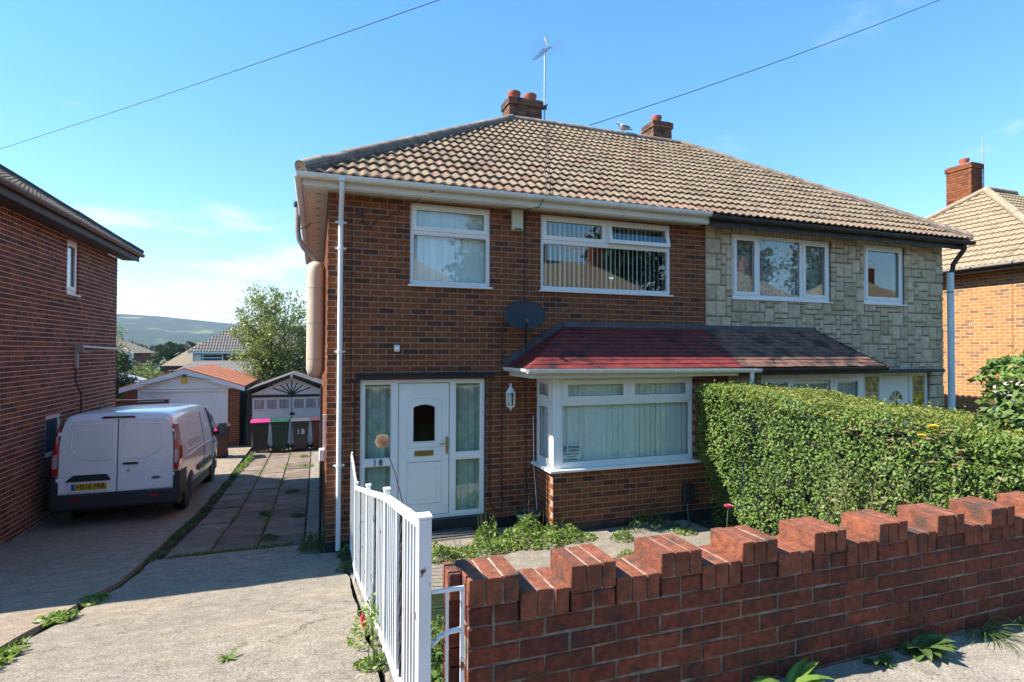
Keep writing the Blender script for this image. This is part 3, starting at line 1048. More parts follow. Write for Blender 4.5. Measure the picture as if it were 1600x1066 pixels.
# ---- roof of each half
def hip_roof_half(root, left):
    mb = MB()
    if left:
        mb.face([(EX0,EY0,EZ),(PARTY,EY0,EZ),(PARTY,RY,RZ),(AX0,RY,RZ)])
        mb.face([(EX0,EY1,EZ),(EX0,EY0,EZ),(AX0,RY,RZ)])
        mb.face([(PARTY,EY1,EZ),(EX0,EY1,EZ),(AX0,RY,RZ),(PARTY,RY,RZ)], 1)
    else:
        mb.face([(PARTY,EY0,EZ),(EX1,EY0,EZ),(AX1,RY,RZ),(PARTY,RY,RZ)])
        mb.face([(EX1,EY0,EZ),(EX1,EY1,EZ),(AX1,RY,RZ)])
        mb.face([(EX1,EY1,EZ),(PARTY,EY1,EZ),(PARTY,RY,RZ),(AX1,RY,RZ)], 1)
    return mb.build('roof', [MAT['tile_under'], MAT['tile']], root)
TM = tile_mesh(MAT['tile']); TR = tile_mesh(MAT['tile_red'])
roof_b = hip_roof_half(HB, True)
roof_s = hip_roof_half(HS, False)
slope_v = Vector((0, RY-EY0, RZ-EZ)); SL = slope_v.length
def pick_b(i, j, rows):
    if i == 0: return TR if RND.random() < 0.8 else TM
    if i < 5 and RND.random() < (0.20 if j < 12 else 0.06): return TR
    return TR if RND.random() < 0.02 else TM
def pick_s(i, j, rows):
    if i == 0: return TR if RND.random() < 0.55 else TM
    return TR if RND.random() < 0.02 else TM
hipL = (Vector((EX0,EY0,EZ)), Vector((-(RY-EY0), AX0-EX0, 0)).normalized())
hipR = (Vector((EX1,EY0,EZ)), Vector(((RY-EY0), EX1-AX1, 0)).normalized())
topc = (Vector((0,RY-0.01,RZ)), Vector((0,1,0)))
eo = Vector((0, -0.035, -0.02))
lay_tiles(roof_b, Vector((PARTY-22*TW, EY0, EZ))+eo, (1,0,0), slope_v, PARTY-EX0+0.2, SL, [hipL, topc, (Vector((PARTY,0,0)), Vector((1,0,0)))], [TM], pick=pick_b, sag=0.006)
lay_tiles(roof_s, Vector((PARTY, EY0, EZ))+eo, (1,0,0), slope_v, EX1-PARTY+0.1, SL, [hipR, topc, (Vector((PARTY,0,0)), Vector((-1,0,0)))], [TM], pick=pick_s, sag=0.006)
# hipped ends
lay_tiles(roof_b, Vector((EX0-0.03, EY1, EZ-0.02)), (0,-1,0), (AX0-EX0,0,RZ-EZ), EY1-EY0, math.hypot(AX0-EX0,RZ-EZ),
          [(Vector((EX0,EY0,EZ)), -hipL[1]), (Vector((EX0,EY1,EZ)), Vector((-(EY1-RY), -(AX0-EX0), 0)).normalized()*-1)], [TM], many='hip_end_tiles')
lay_tiles(roof_s, Vector((EX1+0.03, EY0, EZ-0.02)), (0,1,0), (AX1-EX1,0,RZ-EZ), EY1-EY0, math.hypot(EX1-AX1,RZ-EZ),
          [(Vector((EX1,EY0,EZ)), -hipR[1]), (Vector((EX1,EY1,EZ)), Vector((-(EY1-RY), (EX1-AX1), 0)).normalized())], [TM], many='hip_end_tiles')
ridge_run(roof_b, (EX0-0.02,EY0-0.03,EZ+0.03), (AX0,RY,RZ+0.015), 'hip_tile', MAT['ridge'])
ridge_run(roof_b, (AX0,RY,RZ+0.0), (PARTY,RY,RZ+0.0), 'ridge_tile', MAT['ridge'])
ridge_run(roof_s, (PARTY,RY,RZ+0.0), (AX1,RY,RZ+0.0), 'ridge_tile', MAT['ridge'])
ridge_run(roof_s, (EX1+0.02,EY0-0.03,EZ+0.03), (AX1,RY,RZ+0.015), 'hip_tile', MAT['ridge'])
ridge_run(roof_b, (EX0,EY1,EZ+0.03), (AX0,RY,RZ+0.01), 'hip_tile', MAT['ridge'])
ridge_run(roof_s, (EX1,EY1,EZ+0.03), (AX1,RY,RZ+0.01), 'hip_tile', MAT['ridge'])

# ---- chimneys
def chimney(root, x0, x1, y0, y1, z0, z1, pots, label=None, bkey='brick_sooty'):
    c = MB().box(x0+0.01, x1-0.01, y0+0.01, y1-0.01, z0, z1-0.01).build('chimney', MAT['soot_mortar'], root)
    if label: c['label'] = label
    f = Frame((x0, y0), 0)
    masonry(f, layout(0, x1-x0, z0, z1-0.165, []), c, bkey, MAT[bkey], 60)
    f = Frame((x0, y1), -math.pi/2)
    masonry(f, layout(0, y1-y0-0.101, z0, z1-0.165, [], phase=1), c, bkey, MAT[bkey], 60)
    f = Frame((x1, y0+0.101), math.pi/2)
    masonry(f, layout(0, y1-y0-0.101, z0, z1-0.165, [], phase=1), c, bkey, MAT[bkey], 0)
    # two oversailing courses
    e = 0.03
    f = Frame((x0-e, y0-e), 0)
    masonry(f, layout(0, x1-x0+2*e, z1-0.165, z1, []), c, bkey, MAT[bkey], 30)
    f = Frame((x0-e, y1+e), -math.pi/2)
    masonry(f, layout(0, y1-y0+2*e-0.101, z1-0.165, z1, [], phase=1), c, bkey, MAT[bkey], 30)
    f = Frame((x1+e, y0-e+0.101), math.pi/2)
    masonry(f, layout(0, y1-y0+2*e-0.101, z1-0.165, z1, [], phase=1), c, bkey, MAT[bkey], 0)
    MB().box(x0-e+0.01, x1+e-0.01, y0-e+0.01, y1+e-0.01, z1-0.15, z1-0.012).box(x0+0.02, x1-0.02, y0+0.02, y1-0.02, z1-0.012, z1+0.03).build('flaunching', MAT['soot_mortar'], c)
    for (px_, py_, r_) in pots:
        MB().lathe([(r_*0.90, 0), (r_*0.88, 0.10), (r_*0.98, 0.13), (r_*1.10, 0.18), (r_*1.10, 0.22), (r_*0.92, 0.22), (r_*0.82, 0.05)], (px_, py_, z1+0.01), 16).build('chimney_pot', MAT['terracotta'], c, smooth=40)
    return c
chimney(HB, 4.14, 4.98, 4.40, 4.92, 4.35, 6.06, [(4.35, 4.66, 0.15), (4.77, 4.66, 0.15)])
chimney(HS, 8.13, 8.70, 4.40, 4.92, 4.35, 6.05, [(8.40, 4.66, 0.13)])

# ---- eaves of the brick half
cr = MAT['cream']
MB().box(EX0+0.03, 6.12, EY0+0.03, -0.002, 2.187, 2.20).build('soffit', cr, HB)
MB().box(EX0+0.03, -0.002, -0.002, 7.3, 2.187, 2.20).build('soffit', cr, HB)
MB().box(EX0+0.01, 6.12, EY0+0.01, EY0+0.03, 2.165, 2.33).build('fascia', cr, HB, bevel=0.003)
MB().box(EX0+0.01, EX0+0.03, EY0+0.031, 7.4, 2.165, 2.33).build('fascia', cr, HB, bevel=0.003)
MB().box(EX0+0.03, 6.12, EY0+0.032, EY0+0.05, 2.15, 2.186).build('soffit_trim', cr, HB)
slot_me = MB().box(-0.035, 0.035, -0.008, 0.008, 0, 0.004).mesh('soffit_vent', MAT['dark_void'])
for yv in (-0.25, 0.15, 0.6, 1.0, 1.5, 2.0, 2.6, 3.2, 4.0, 5.0):
    inst('soffit_vent', slot_me, HB, (-0.13, yv, 2.1825))
for xv in (0.75, 1.3, 2.1, 2.95, 3.8, 4.7, 5.6):
    inst('soffit_vent', slot_me, HB, (xv, -0.14, 2.1825))
gw = MAT['gutter_white']
gutter_run(HB, (EX0-0.07, EY0-0.05, 2.300), (6.10, EY0-0.05, 2.320), gw, bracket=gw)
gutter_run(HB, (EX0-0.05, EY0-0.05, 2.300), (EX0-0.05, 7.5, 2.300), gw, bracket=gw)
# downpipe at the corner
def pipe(root, pts, r, mat, name='downpipe', clips=(), cm=None, n=12):
    o = MB().tube(pts, r, n).build(name, mat, root, smooth=50)
    for (p, rr) in clips:
        MB().lathe([(rr, -0.02), (rr, 0.02)], p, 12).box(p[0]-rr-0.035, p[0]+rr+0.035, p[1]+rr*0.3, p[1]+rr*0.9, p[2]-0.012, p[2]+0.012).build('pipe_clip', cm or mat, o)
    return o
dpx = 0.165
pipe(HB, [(dpx,-0.35,2.25),(dpx,-0.35,2.15),(dpx,-0.32,2.08),(dpx,-0.12,1.88),(dpx,-0.075,1.80),(dpx,-0.075,1.6),(dpx,-0.075,0),(dpx,-0.075,-2.72)], 0.034, gw,
     clips=[((dpx,-0.075,1.76),0.041),((dpx,-0.075,1.40),0.040),((dpx,-0.075,-0.02),0.040),((dpx,-0.075,-1.58),0.040)])
MB().box(dpx-0.045, dpx+0.045, -0.41, -0.29, 2.235, 2.305).build('gutter_outlet', gw, HB, bevel=0.01)

# duct and vent pipe on the side wall
dm = MB()
prof = []
for (zz, rr) in [(-0.47,0.02),(-0.455,0.08),(-0.41,0.125),(-0.33,0.148),(-0.2,0.15),(1.28,0.15),(1.40,0.145),(1.47,0.12),(1.50,0.07),(1.51,0.02)]:
    prof.append((rr, zz))
dm.lathe(prof, (-0.152, 2.0, 0), 20)
dct = dm.build('duct_casing', MAT['duct'], HB, smooth=50, )
for zz in (1.05, 0.45, -0.15):
    MB().lathe([(0.152, -0.006), (0.152, 0.006)], (-0.152, 2.0, zz), 20).build('duct_band', MAT['greypipe'], dct)
pipe(HB, [(-0.10,2.0,1.48),(-0.20,2.0,1.58),(-0.36,2.0,1.74),(-0.43,2.0,1.86),(-0.455,2.0,2.0),(-0.46,2.0,2.42)], 0.045, MAT['greypipe'], 'vent_pipe')
MB().lathe([(0.062,0),(0.066,0.02),(0.066,0.075),(0.05,0.085)], (-0.46,2.0,2.42), 12).build('vent_cap', MAT['black_plastic'], HB)
MB().tube([(-0.42,2.0,2.05),(-0.30,2.0,2.10),(-0.24,2.0,2.17)], 0.008, 5).build('pipe_stay', MAT['black_plastic'], HB)
pipe(HB, [(-0.06,0.9,-0.55),(-0.06,0.9,-2.9)], 0.02, MAT['black_plastic'], 'waste_pipe')
MB().box(-0.09, -0.002, 0.55, 0.70, -1.62, -1.45).build('meter_cap', MAT['upvc'], HB, bevel=0.01)
MB().box(-0.04, -0.002, 0.60, 0.64, -1.449, -0.95).build('trunking', MAT['upvc'], HB)

# ---- windows of the brick half
window(FF, HB, *W1, [(1.175,2.285,1.765,2.092), (1.170,2.290,1.005,1.700)], sashes=((0,0),), blind=('vertical', 1.16, 2.30, 0.98, 2.10, 0.125, 0.098, 7))
window(FF, HB, *W2, [(3.215,4.295,1.775,2.092), (4.375,5.500,1.775,2.092), (3.205,5.510,1.005,1.705)], sashes=((0,0),(1,11)), blind=('vertical', 3.18, 5.53, 0.98, 2.10, 0.145, 0.089, 52))

# ---- door sets
def door_set(root, fr_, flip, x0, x1, fancy, gname):
    X = (lambda v: v) if not flip else (lambda v: 12.296-v)
    def rng_(a, b): return (min(X(a), X(b)), max(X(a), X(b)))
    z0, z1 = -2.445, -0.420
    panes = [(*rng_(0.505,0.885), -1.545, -0.475), (*rng_(0.505,0.885), -2.385, -1.635), (*rng_(1.815,2.205), -1.515, -0.475), (*rng_(1.815,2.205), -2.385, -1.605)]
    hole = [(*rng_(0.975,1.730), -2.40, -0.47)]
    mb = MB()
    allh = panes+hole
    xb = sorted(set([x0, x1]+[v for p in allh for v in p[:2]])); zb = sorted(set([z0, z1]+[v for p in allh for v in p[2:]]))
    for i in range(len(xb)-1):
        run = None
        for j in range(len(zb)-1):
            c_, d_ = (xb[i]+xb[i+1])/2, (zb[j]+zb[j+1])/2
            if any(a < c_ < b and c < d_ < d for a, b, c, d in allh):
                if run: mb.box(xb[i], xb[i+1], 0.03, 0.10, run[0], run[1]); run = None
            else: run = (run[0], zb[j+1]) if run else (zb[j], zb[j+1])
        if run: mb.box(xb[i], xb[i+1], 0.03, 0.10, run[0], run[1])
    fr_o = local_part(mb, fr_, 'door_frame', MAT['upvc'], root)
    for k, (a, b, c, d) in enumerate(panes):
        s = MB(); ring(s, a+0.0005, b-0.0005, c+0.0005, d-0.0005, 0.04, 0.09, 0.012)
        local_part(s, fr_, 'bead', MAT['upvc'], fr_o)
        local_part(MB().box(a+0.008, b-0.008, 0.050, 0.054, c+0.008, d-0.008), fr_, 'pane', MAT[gname], fr_o)
        if not fancy:
            mbc = MB(); n = int((b-a)/0.022)
            for i in range(n):
                xa, xb2 = a+i*(b-a)/n, a+(i+1)*(b-a)/n
                ya, yb = 0.15+0.014*math.sin(i*1.3), 0.15+0.014*math.sin((i+1)*1.3)
                mbc.face(((xa, ya, c-0.03), (xb2, yb, c-0.03), (xb2, yb, d+0.03), (xa, ya, d+0.03)))
            local_part(mbc, fr_, 'curtain', MAT['curtain'], fr_o, smooth=80)
        else:
            s = MB()
            for q in (0.36, 0.68):
                s.box(a+0.006, b-0.006, 0.046, 0.058, c+(d-c)*q-0.006, c+(d-c)*q+0.006)
            local_part(s, fr_, 'glazing_bar', MAT['metal_grey'], fr_o)
    # the leaf
    la, lb = rng_(0.985, 1.720)
    zb_, zt_ = -2.39, -0.48
    cxl = (la+lb)/2
    lf = MB()
    gx0, gx1, gz0, gz1 = (cxl-0.165, cxl+0.165, -1.33, -0.78)
    arch = []
    if not fancy:
        R_ = 0.62
        for i in range(9):
            t = -1+2*i/8
            arch.append((cxl+t*0.165, gz1-0.045+0.045*(1-t*t)))
        # leaf made of boxes round the light
        lf.box(la, gx0, 0.045, 0.09, zb_, zt_); lf.box(gx1, lb, 0.045, 0.09, zb_, zt_)
        lf.box(gx0, gx1, 0.045, 0.09, zb_, gz0)
        poly = arch+[(gx1, zt_), (gx0, zt_)]
        lf.prism(poly, 'y', 0.045, 0.09)
    else:
        gz0 = -0.98; rr = 0.20
        for i in range(13):
            a_ = math.pi-math.pi*i/12
            arch.append((cxl+math.cos(a_)*rr, gz0+math.sin(a_)*rr))
        lf.box(la, cxl-rr, 0.045, 0.09, zb_, zt_); lf.box(cxl+rr, lb, 0.045, 0.09, zb_, zt_)
        lf.box(cxl-rr, cxl+rr, 0.045, 0.09, zb_, gz0)
        lf.prism(arch+[(cxl+rr, zt_), (cxl-rr, zt_)], 'y', 0.045, 0.09)
    leaf = local_part(lf, fr_, 'door', MAT['door_white'], root)
    local_part(MB().box(la-0.006, lb+0.006, 0.088, 0.095, zb_-0.006, zt_+0.006), fr_, 'door_seal', MAT['black_plastic'], leaf)
    def bead_loop(pts, r=0.011, y=0.044, name='moulding'):
        local_part(MB().tube([(x, y, z) for x, z in pts+[pts[0], pts[1]]], r, 6), fr_, name, MAT['door_white'], leaf, smooth=60)
    if not fancy:
        local_part(MB().prism([(gx0-0.004,gz0-0.004),(gx1+0.004,gz0-0.004)]+[(x, z+0.004) for x, z in arch[::-1]], 'y', 0.062, 0.066), fr_, 'door_light', MAT['glass_dark'], leaf)
        bead_loop([(gx0,gz0),(gx1,gz0)]+arch[::-1])
        big = []
        for i in range(9):
            t = -1+2*i/8
            big.append((cxl+t*0.245, gz1+0.045+0.05*(1-t*t)))
        bead_loop([(cxl-0.245,gz0-0.075),(cxl+0.245,gz0-0.075)]+big[::-1], 0.009)
        # lower panel
        bead_loop([(cxl-0.245,-2.22),(cxl+0.245,-2.22),(cxl+0.245,-1.62),(cxl-0.245,-1.62)], 0.010)
        local_part(MB().box(cxl-0.185, cxl+0.185, 0.036, 0.046, -2.16, -1.69), fr_, 'panel', MAT['door_white'], leaf, bevel=0.009)
        lb_ = local_part(MB().box(cxl-0.14, cxl+0.14, 0.034, 0.046, -1.535, -1.455), fr_, 'letter_plate', MAT['brass'], leaf, bevel=0.004)
        local_part(MB().box(cxl-0.115, cxl+0.115, 0.030, 0.035, -1.525, -1.468), fr_, 'letter_flap', MAT['brass'], lb_)
        hx = X(1.690)
        hd = local_part(MB().box(hx-0.016, hx+0.016, 0.028, 0.046, -1.52, -1.27), fr_, 'door_handle', MAT['brass'], leaf, bevel=0.005)
        local_part(MB().tube([(hx,0.03,-1.36),(hx,-0.01,-1.36),(hx-0.115,-0.012,-1.365)], 0.010, 8), fr_, 'lever', MAT['brass'], hd, smooth=60)
    else:
        local_part(MB().prism(arch, 'y', 0.062, 0.066), fr_, 'door_light', MAT['amber_glass'], leaf)
        bead_loop(arch)
        mbb = MB()
        for a_ in (45, 90, 135):
            mbb.tube([(cxl,0.055,gz0),(cxl+math.cos(rad(a_))*0.2,0.055,gz0+math.sin(rad(a_))*0.2)], 0.012, 6)
        local_part(mbb, fr_, 'fan_bar', MAT['door_white'], leaf)
        bead_loop([(cxl-0.245,-1.75),(cxl+0.245,-1.75),(cxl+0.245,-1.15),(cxl-0.245,-1.15)], 0.010)
        bead_loop([(cxl-0.245,-2.25),(cxl+0.245,-2.25),(cxl+0.245,-1.85),(cxl-0.245,-1.85)], 0.010)
        kn = local_part(MB().lathe([(0.045,-0.05),(0.06,0.0),(0.045,0.05)], (cxl, 0.03, -1.08), 10), fr_, 'door_knocker', MAT['black_plastic'], leaf)
        local_part(MB().box(cxl-0.02, cxl+0.02, 0.025, 0.044, -1.06, -0.99), fr_, 'knocker_plate', MAT['black_plastic'], kn)
    return fr_o
df1 = door_set(HB, FF, False, D1[0], D1[1], False, 'glass')
for s_, xx in (('1', 0.655), ('8', 0.735)):
    text_mesh('house_number', s_, 0.115, MAT['digit'], df1, Matrix.Translation((xx, 0.026, -1.592)) @ FACE_FRONT, extrude=0.003, local=False, bold=0.002)
MB().box(0.393, 2.385, -0.055, -0.001, -0.415, -0.345).box(0.375, 2.40, -0.085, -0.002, -0.344, -0.325).build('door_head_board', MAT['black_paint'], HB, bevel=0.004)
MB().box(0.40, 2.33, -0.05, 0.028, -2.70, -2.447).build('threshold', MAT['black_paint'], HB, bevel=0.006)
MB().box(0.75, 2.05, -0.42, -0.052, -2.75, -2.605).build('door_step', MAT['path'], HB, bevel=0.012)
MB().box(0.440, 0.446, 0.0, 0.03, -2.445, -0.42).box(2.262, 2.275, -0.006, 0.03, -2.445, -0.42).build('reveal_seal', MAT['black_plastic'], HB)
# loose cables on the wall
def cable(root, pts, r=0.007, mat='black_plastic'):
    MB().tube(pts, r, 5).build('cable', MAT[mat], root, smooth=60)
cable(HB, [(2.88,-0.012,2.17),(2.89,-0.012,1.6),(2.885,-0.012,0.9),(2.89,-0.014,0.5),(2.90,-0.012,-0.3),(2.915,-0.012,-1.2),(2.91,-0.012,-2.1),(2.92,-0.012,-2.52)], 0.009)
cable(HB, [(2.52,-0.012,0.48),(2.515,-0.012,0.0),(2.52,-0.012,-1.0),(2.52,-0.012,-1.8),(2.525,-0.012,-2.45)], 0.009)
cable(HB, [(2.335,-0.012,-0.45),(2.335,-0.012,-1.5),(2.33,-0.012,-2.2),(2.36,-0.014,-2.34),(2.46,-0.014,-2.40),(2.53,-0.012,-2.44)], 0.008)
cable(HB, [(0.375,-0.010,-0.40),(0.372,-0.010,-1.4),(0.375,-0.010,-2.6)], 0.009)
cable(HB, [(0.31,-0.008,1.98),(0.32,-0.008,1.2),(0.315,-0.008,0.4),(0.32,-0.008,-0.7)], 0.004)
cable(HB, [(3.03,-0.03,-1.0),(3.035,-0.05,-1.8),(3.03,-0.2,-2.40)], 0.006, 'upvc')
cable(HB, [(3.04,-0.42,2.26),(2.99,-0.33,2.15),(2.93,-0.2,2.165),(2.88,-0.1,2.16)], 0.008)
cable(HB, [(3.08,-0.43,2.30),(3.12,-0.33,2.44),(3.40,0.4,2.96),(3.92,1.6,3.80),(4.42,2.8,4.66),(4.76,3.55,5.24),(4.98,4.30,5.32)], 0.006)
cable(HB, [(0.45,-0.01,1.93),(0.47,-0.012,1.78),(0.55,-0.012,1.72),(0.66,-0.012,1.86),(0.85,-0.012,1.92)], 0.006)
MB().box(0.385, 0.445, -0.03, -0.001, 1.88, 1.96).build('junction_box', MAT['brown_fascia'], HB)
# small weathered patch of repaired brick and a wall light sensor box
sens = thing('wall_sensor', 'small cream sensor box on the brick wall above the door board', 'sensor', (0.95, -0.001, 0.02))
MB().box(0.905, 0.985, -0.045, -0.001, -0.02, 0.075).build('housing', MAT['cream'], sens, bevel=0.008)
MB().prism([(-0.06,0.005),(-0.045,0.05),(-0.046,0.01)], 'x', 0.915, 0.975).build('lens', MAT['upvc'], sens)

# ---- bay of the brick half
FB = Frame((0, -0.70), 0)
FBL = Frame((3.07, 0.0), -math.pi/2)
bay_w = backing(FB, 3.085, 6.12, -2.70, -1.745, [], MAT['mortar'], 'bay_wall', HB, y1=0.2)
masonry(FB, layout(3.07, 6.13, -2.485, -1.745, [], phase=1), bay_w, 'brick', MAT['brick'], 150, jit=0.0015)
bay_l = backing(FBL, 0.0, 0.685, -2.70, -1.745, [], MAT['mortar'], 'bay_side_wall', HB, y1=0.2)
masonry(FBL, layout(0.0, 0.70-0.101, -2.485, -1.745, []), bay_l, 'brick', MAT['brick'], 60, jit=0.0015)
MB().box(3.055, 6.12, -0.712, -0.6905, -2.85, -2.49).box(3.056, 3.0795, -0.69, -0.01, -2.85, -2.49).build('plinth', MAT['black_paint'], HB)
inst('brick', unit_brick('brick', MAT['brick']), bay_w, (4.02, -0.717, -2.565), (0,0,0), (0.215,0.2,0.07))
MB().box(5.50, 6.14, -0.70, -0.5, -1.745, -0.34).build('bay_pier', MAT['mortar'], HB)
masonry(Frame((0,-0.712),0), layout(5.50, 6.13, -1.745, -0.36, []), bay_w, 'brick', MAT['brick'], 60)
window(FB, HB, 3.10, 5.47, -1.70, -0.395, [(3.265,4.275,-0.705,-0.445), (4.375,5.395,-0.705,-0.445), (3.225,5.415,-1.625,-0.785)], sashes=((0,0),(1,0)), sill=False,
       blind=('vertical', 3.24, 5.42, -1.64, -0.42, 0.105, 0.098, 7), y=0.02)
window(FBL, HB, 0.03, 0.60, -1.70, -0.395, [(0.085,0.545,-0.705,-0.445), (0.085,0.545,-1.625,-0.785)], sashes=((0,0),(1,0)), sill=False, y=0.02,
       blind=('vertical', 0.06, 0.52, -1.64, -0.42, 0.105, 0.098, 7))
MB().box(3.075, 3.205, -0.695, -0.60, -1.70, -0.395).build('corner_post', MAT['upvc'], HB, bevel=0.006)
MB().prism([(3.00,0.0),(3.00,-0.775),(5.56,-0.775),(5.56,-0.66),(3.13,-0.66),(3.13,0.0)], 'z', -1.742, -1.703).build('bay_sill', MAT['upvc'], HB, bevel=0.006)
MB().box(3.06, 5.60, -0.70, -0.58, -0.394, -0.335).box(3.06, 3.2, -0.58, -0.01, -0.394, -0.335).build('bay_head', MAT['upvc'], HB)
MB().box(3.3, 5.45, 0.10, 0.14, -1.74, -0.3).build('bay_room_wall', MAT['room'], HB)
MB().box(3.2, 5.6, -0.6, 0.1, -1.76, -1.745).build('bay_board', MAT['upvc'], HB)

# bay roof, shared slope: each half has its own tiles
BY, BZ, BT = -0.95, -0.25, 0.38
BXL, BXR, BTL, BTR = 2.62, 9.26, 3.60, 8.70
def wedge_tile(mat, tw=0.165, tl=0.25):
    mb = MB(); e = 0.002
    v = [(e,0,0.014),(tw-e,0,0.014),(tw-e,tl,0.0),(e,tl,0.0),(e,0,0.030),(tw-e,0,0.030),(tw-e,tl,0.010),(e,tl,0.010)]
    mb.v = v
    for q in ((0,3,2,1),(4,5,6,7),(0,1,5,4),(1,2,6,5),(2,3,7,6),(3,0,4,7)): mb.f.append(q); mb.m.append(0)
    return mb.mesh('tile', mat)
def bay_roof(root, left, mat):
    mb = MB()
    if left:
        mb.face([(BXL,BY,BZ),(PARTY+0.05,BY,BZ),(PARTY+0.05,0,BT),(BTL,0,BT)]); mb.face([(BXL,0,BZ),(BXL,BY,BZ),(BTL,0,BT)])
        mb.face([(BXL,0,BZ-0.005),(PARTY+0.05,0,BZ-0.005),(PARTY+0.05,BY,BZ-0.005),(BXL,BY,BZ-0.005)])
    else:
        mb.face([(PARTY+0.05,BY,BZ),(BXR,BY,BZ),(BTR,0,BT),(PARTY+0.05,0,BT)]); mb.face([(BXR,BY,BZ),(BXR,0,BZ),(BTR,0,BT)])
        mb.face([(PARTY+0.05,0,BZ-0.005),(BXR,0,BZ-0.005),(BXR,BY,BZ-0.005),(PARTY+0.05,BY,BZ-0.005)])
    r = mb.build('bay_roof', MAT['tile_under'], root)
    t = wedge_tile(mat)
    sv = Vector((0, -BY, BT-BZ)); sl = sv.length
    wallc = (Vector((0,-0.004,0)), Vector((0,1,0)))
    if left:
        hl = (Vector((BXL,BY,BZ)), Vector((BY, BTL-BXL, 0)).normalized())
        lay_tiles(r, (BXL-0.02,BY-0.03,BZ-0.015), (1,0,0), sv, PARTY-BXL+0.1, sl, [hl, wallc, (Vector((PARTY+0.05,0,0)), Vector((1,0,0)))], [t], tw=0.165, tg=0.104, tl=0.25, stagger=True, sag=0.004)
        s2 = Vector((BTL-BXL, 0, BT-BZ))
        lay_tiles(r, (BXL-0.03,0.0,BZ-0.015), (0,-1,0), s2, 1.0, s2.length, [(hl[0], -hl[1]), wallc], [t], tw=0.165, tg=0.104, tl=0.25, stagger=True, sag=0.003, limit=60)
    else:
        hr = (Vector((BXR,BY,BZ)), Vector((-BY, BXR-BTR, 0)).normalized())
        lay_tiles(r, (PARTY+0.05,BY-0.03,BZ-0.015), (1,0,0), sv, BXR-PARTY, sl, [hr, wallc, (Vector((PARTY+0.05,0,0)), Vector((-1,0,0)))], [t], tw=0.165, tg=0.104, tl=0.25, stagger=True, sag=0.008)
        s2 = Vector((BTR-BXR, 0, BT-BZ))
        lay_tiles(r, (BXR+0.03,BY,BZ-0.015), (0,1,0), s2, 1.0, s2.length, [(hr[0], -hr[1]), wallc], [t], tw=0.165, tg=0.104, tl=0.25, many='bay_hip_tiles')
    return r
br_b = bay_roof(HB, True, MAT['bay_red'])
br_s = bay_roof(HS, False, MAT['bay_brown'])
# lead flashing along the wall, stepped down the hips
lm = MB().box(BTL-0.05, PARTY, -0.045, -0.001, BT-0.01, BT+0.085)
for i in range(8):
    t0 = i/8
    lm.box(BTL-0.02-(BTL-BXL)*t0-0.16, BTL-0.02-(BTL-BXL)*t0, -0.006-0.001*i, -0.001, BT-(BT-BZ)*t0-0.10, BT-(BT-BZ)*t0+0.07)
lm.build('flashing', MAT['lead'], HB)
MB().box(PARTY+0.001, BTR+0.05, -0.045, -0.001, BT-0.01, BT+0.075).build('flashing', MAT['lead'], HS)
MB().box(BXL+0.03, PARTY, BY+0.02, BY+0.04, BZ-0.13, BZ-0.012).box(BXL+0.03, BXL+0.05, BY+0.04, -0.005, BZ-0.13, BZ-0.012).build('fascia', cr, HB)
MB().box(BXL+0.05, PARTY, BY+0.04, -0.70, BZ-0.115, BZ-0.10).box(BXL+0.05, 3.07, -0.70, -0.005, BZ-0.115, BZ-0.10).build('soffit', cr, HB)
gutter_run(HB, (BXL-0.06, BY-0.045, BZ-0.01), (6.52, BY-0.045, BZ-0.035), gw, r=0.05, bracket=gw, step=0.72)
gutter_run(HB, (BXL-0.03, BY-0.045, BZ-0.01), (BXL-0.03, -0.01, BZ-0.01), gw, r=0.05)
pipe(HB, [(6.36,BY-0.045,BZ-0.06),(6.36,BY-0.045,BZ-0.16),(6.36,BY-0.03,BZ-0.25),(6.36,-0.80,BZ-0.42),(6.36,-0.76,BZ-0.55),(6.36,-0.76,-2.6)], 0.034, gw)

# ------------------------------------------------------------------ the stone-clad half
_stones = []
def unit_stone(k):
    while len(_stones) <= k:
        n = 5
        v = []; f = []
        r_ = random.Random(100+len(_stones))
        for j in range(n):
            for i in range(n):
                edge = (i in (0, n-1)) or (j in (0, n-1))
                x, z = i/(n-1), j/(n-1)
                if i == 1: x = 0.08
                if i == n-2: x = 0.92
                if j == 1: z = 0.10
                if j == n-2: z = 0.90
                y = 0.55 if edge else r_.uniform(-0.12, 0.22)
                if not edge and (z < 0.5): y -= 0.10
                v.append((x, y, z))
        for j in range(n-1):
            for i in range(n-1):
                a = j*n+i
                f.append((a, a+1, a+n+1, a+n))
        b = len(v)
        v += [(0, 1.6, 0), (1, 1.6, 0), (1, 1.6, 1), (0, 1.6, 1)]
        e = [[i for i in range(n)], [j*n+n-1 for j in range(n)], [(n-1)*n+i for i in range(n-1, -1, -1)], [j*n for j in range(n-1, -1, -1)]]
        for q in range(4):
            f.append(tuple(e[q][::-1]+[b+q, b+(q+1) % 4]))
        me = bpy.data.meshes.new('stone')
        me.from_pydata(v, [], f); me.materials.append(MAT['stone'])
        bm = bmesh.new(); bm.from_mesh(me); bmesh.ops.recalc_face_normals(bm, faces=bm.faces); bm.to_mesh(me); bm.free()
        _stones.append(me)
    return _stones[k]

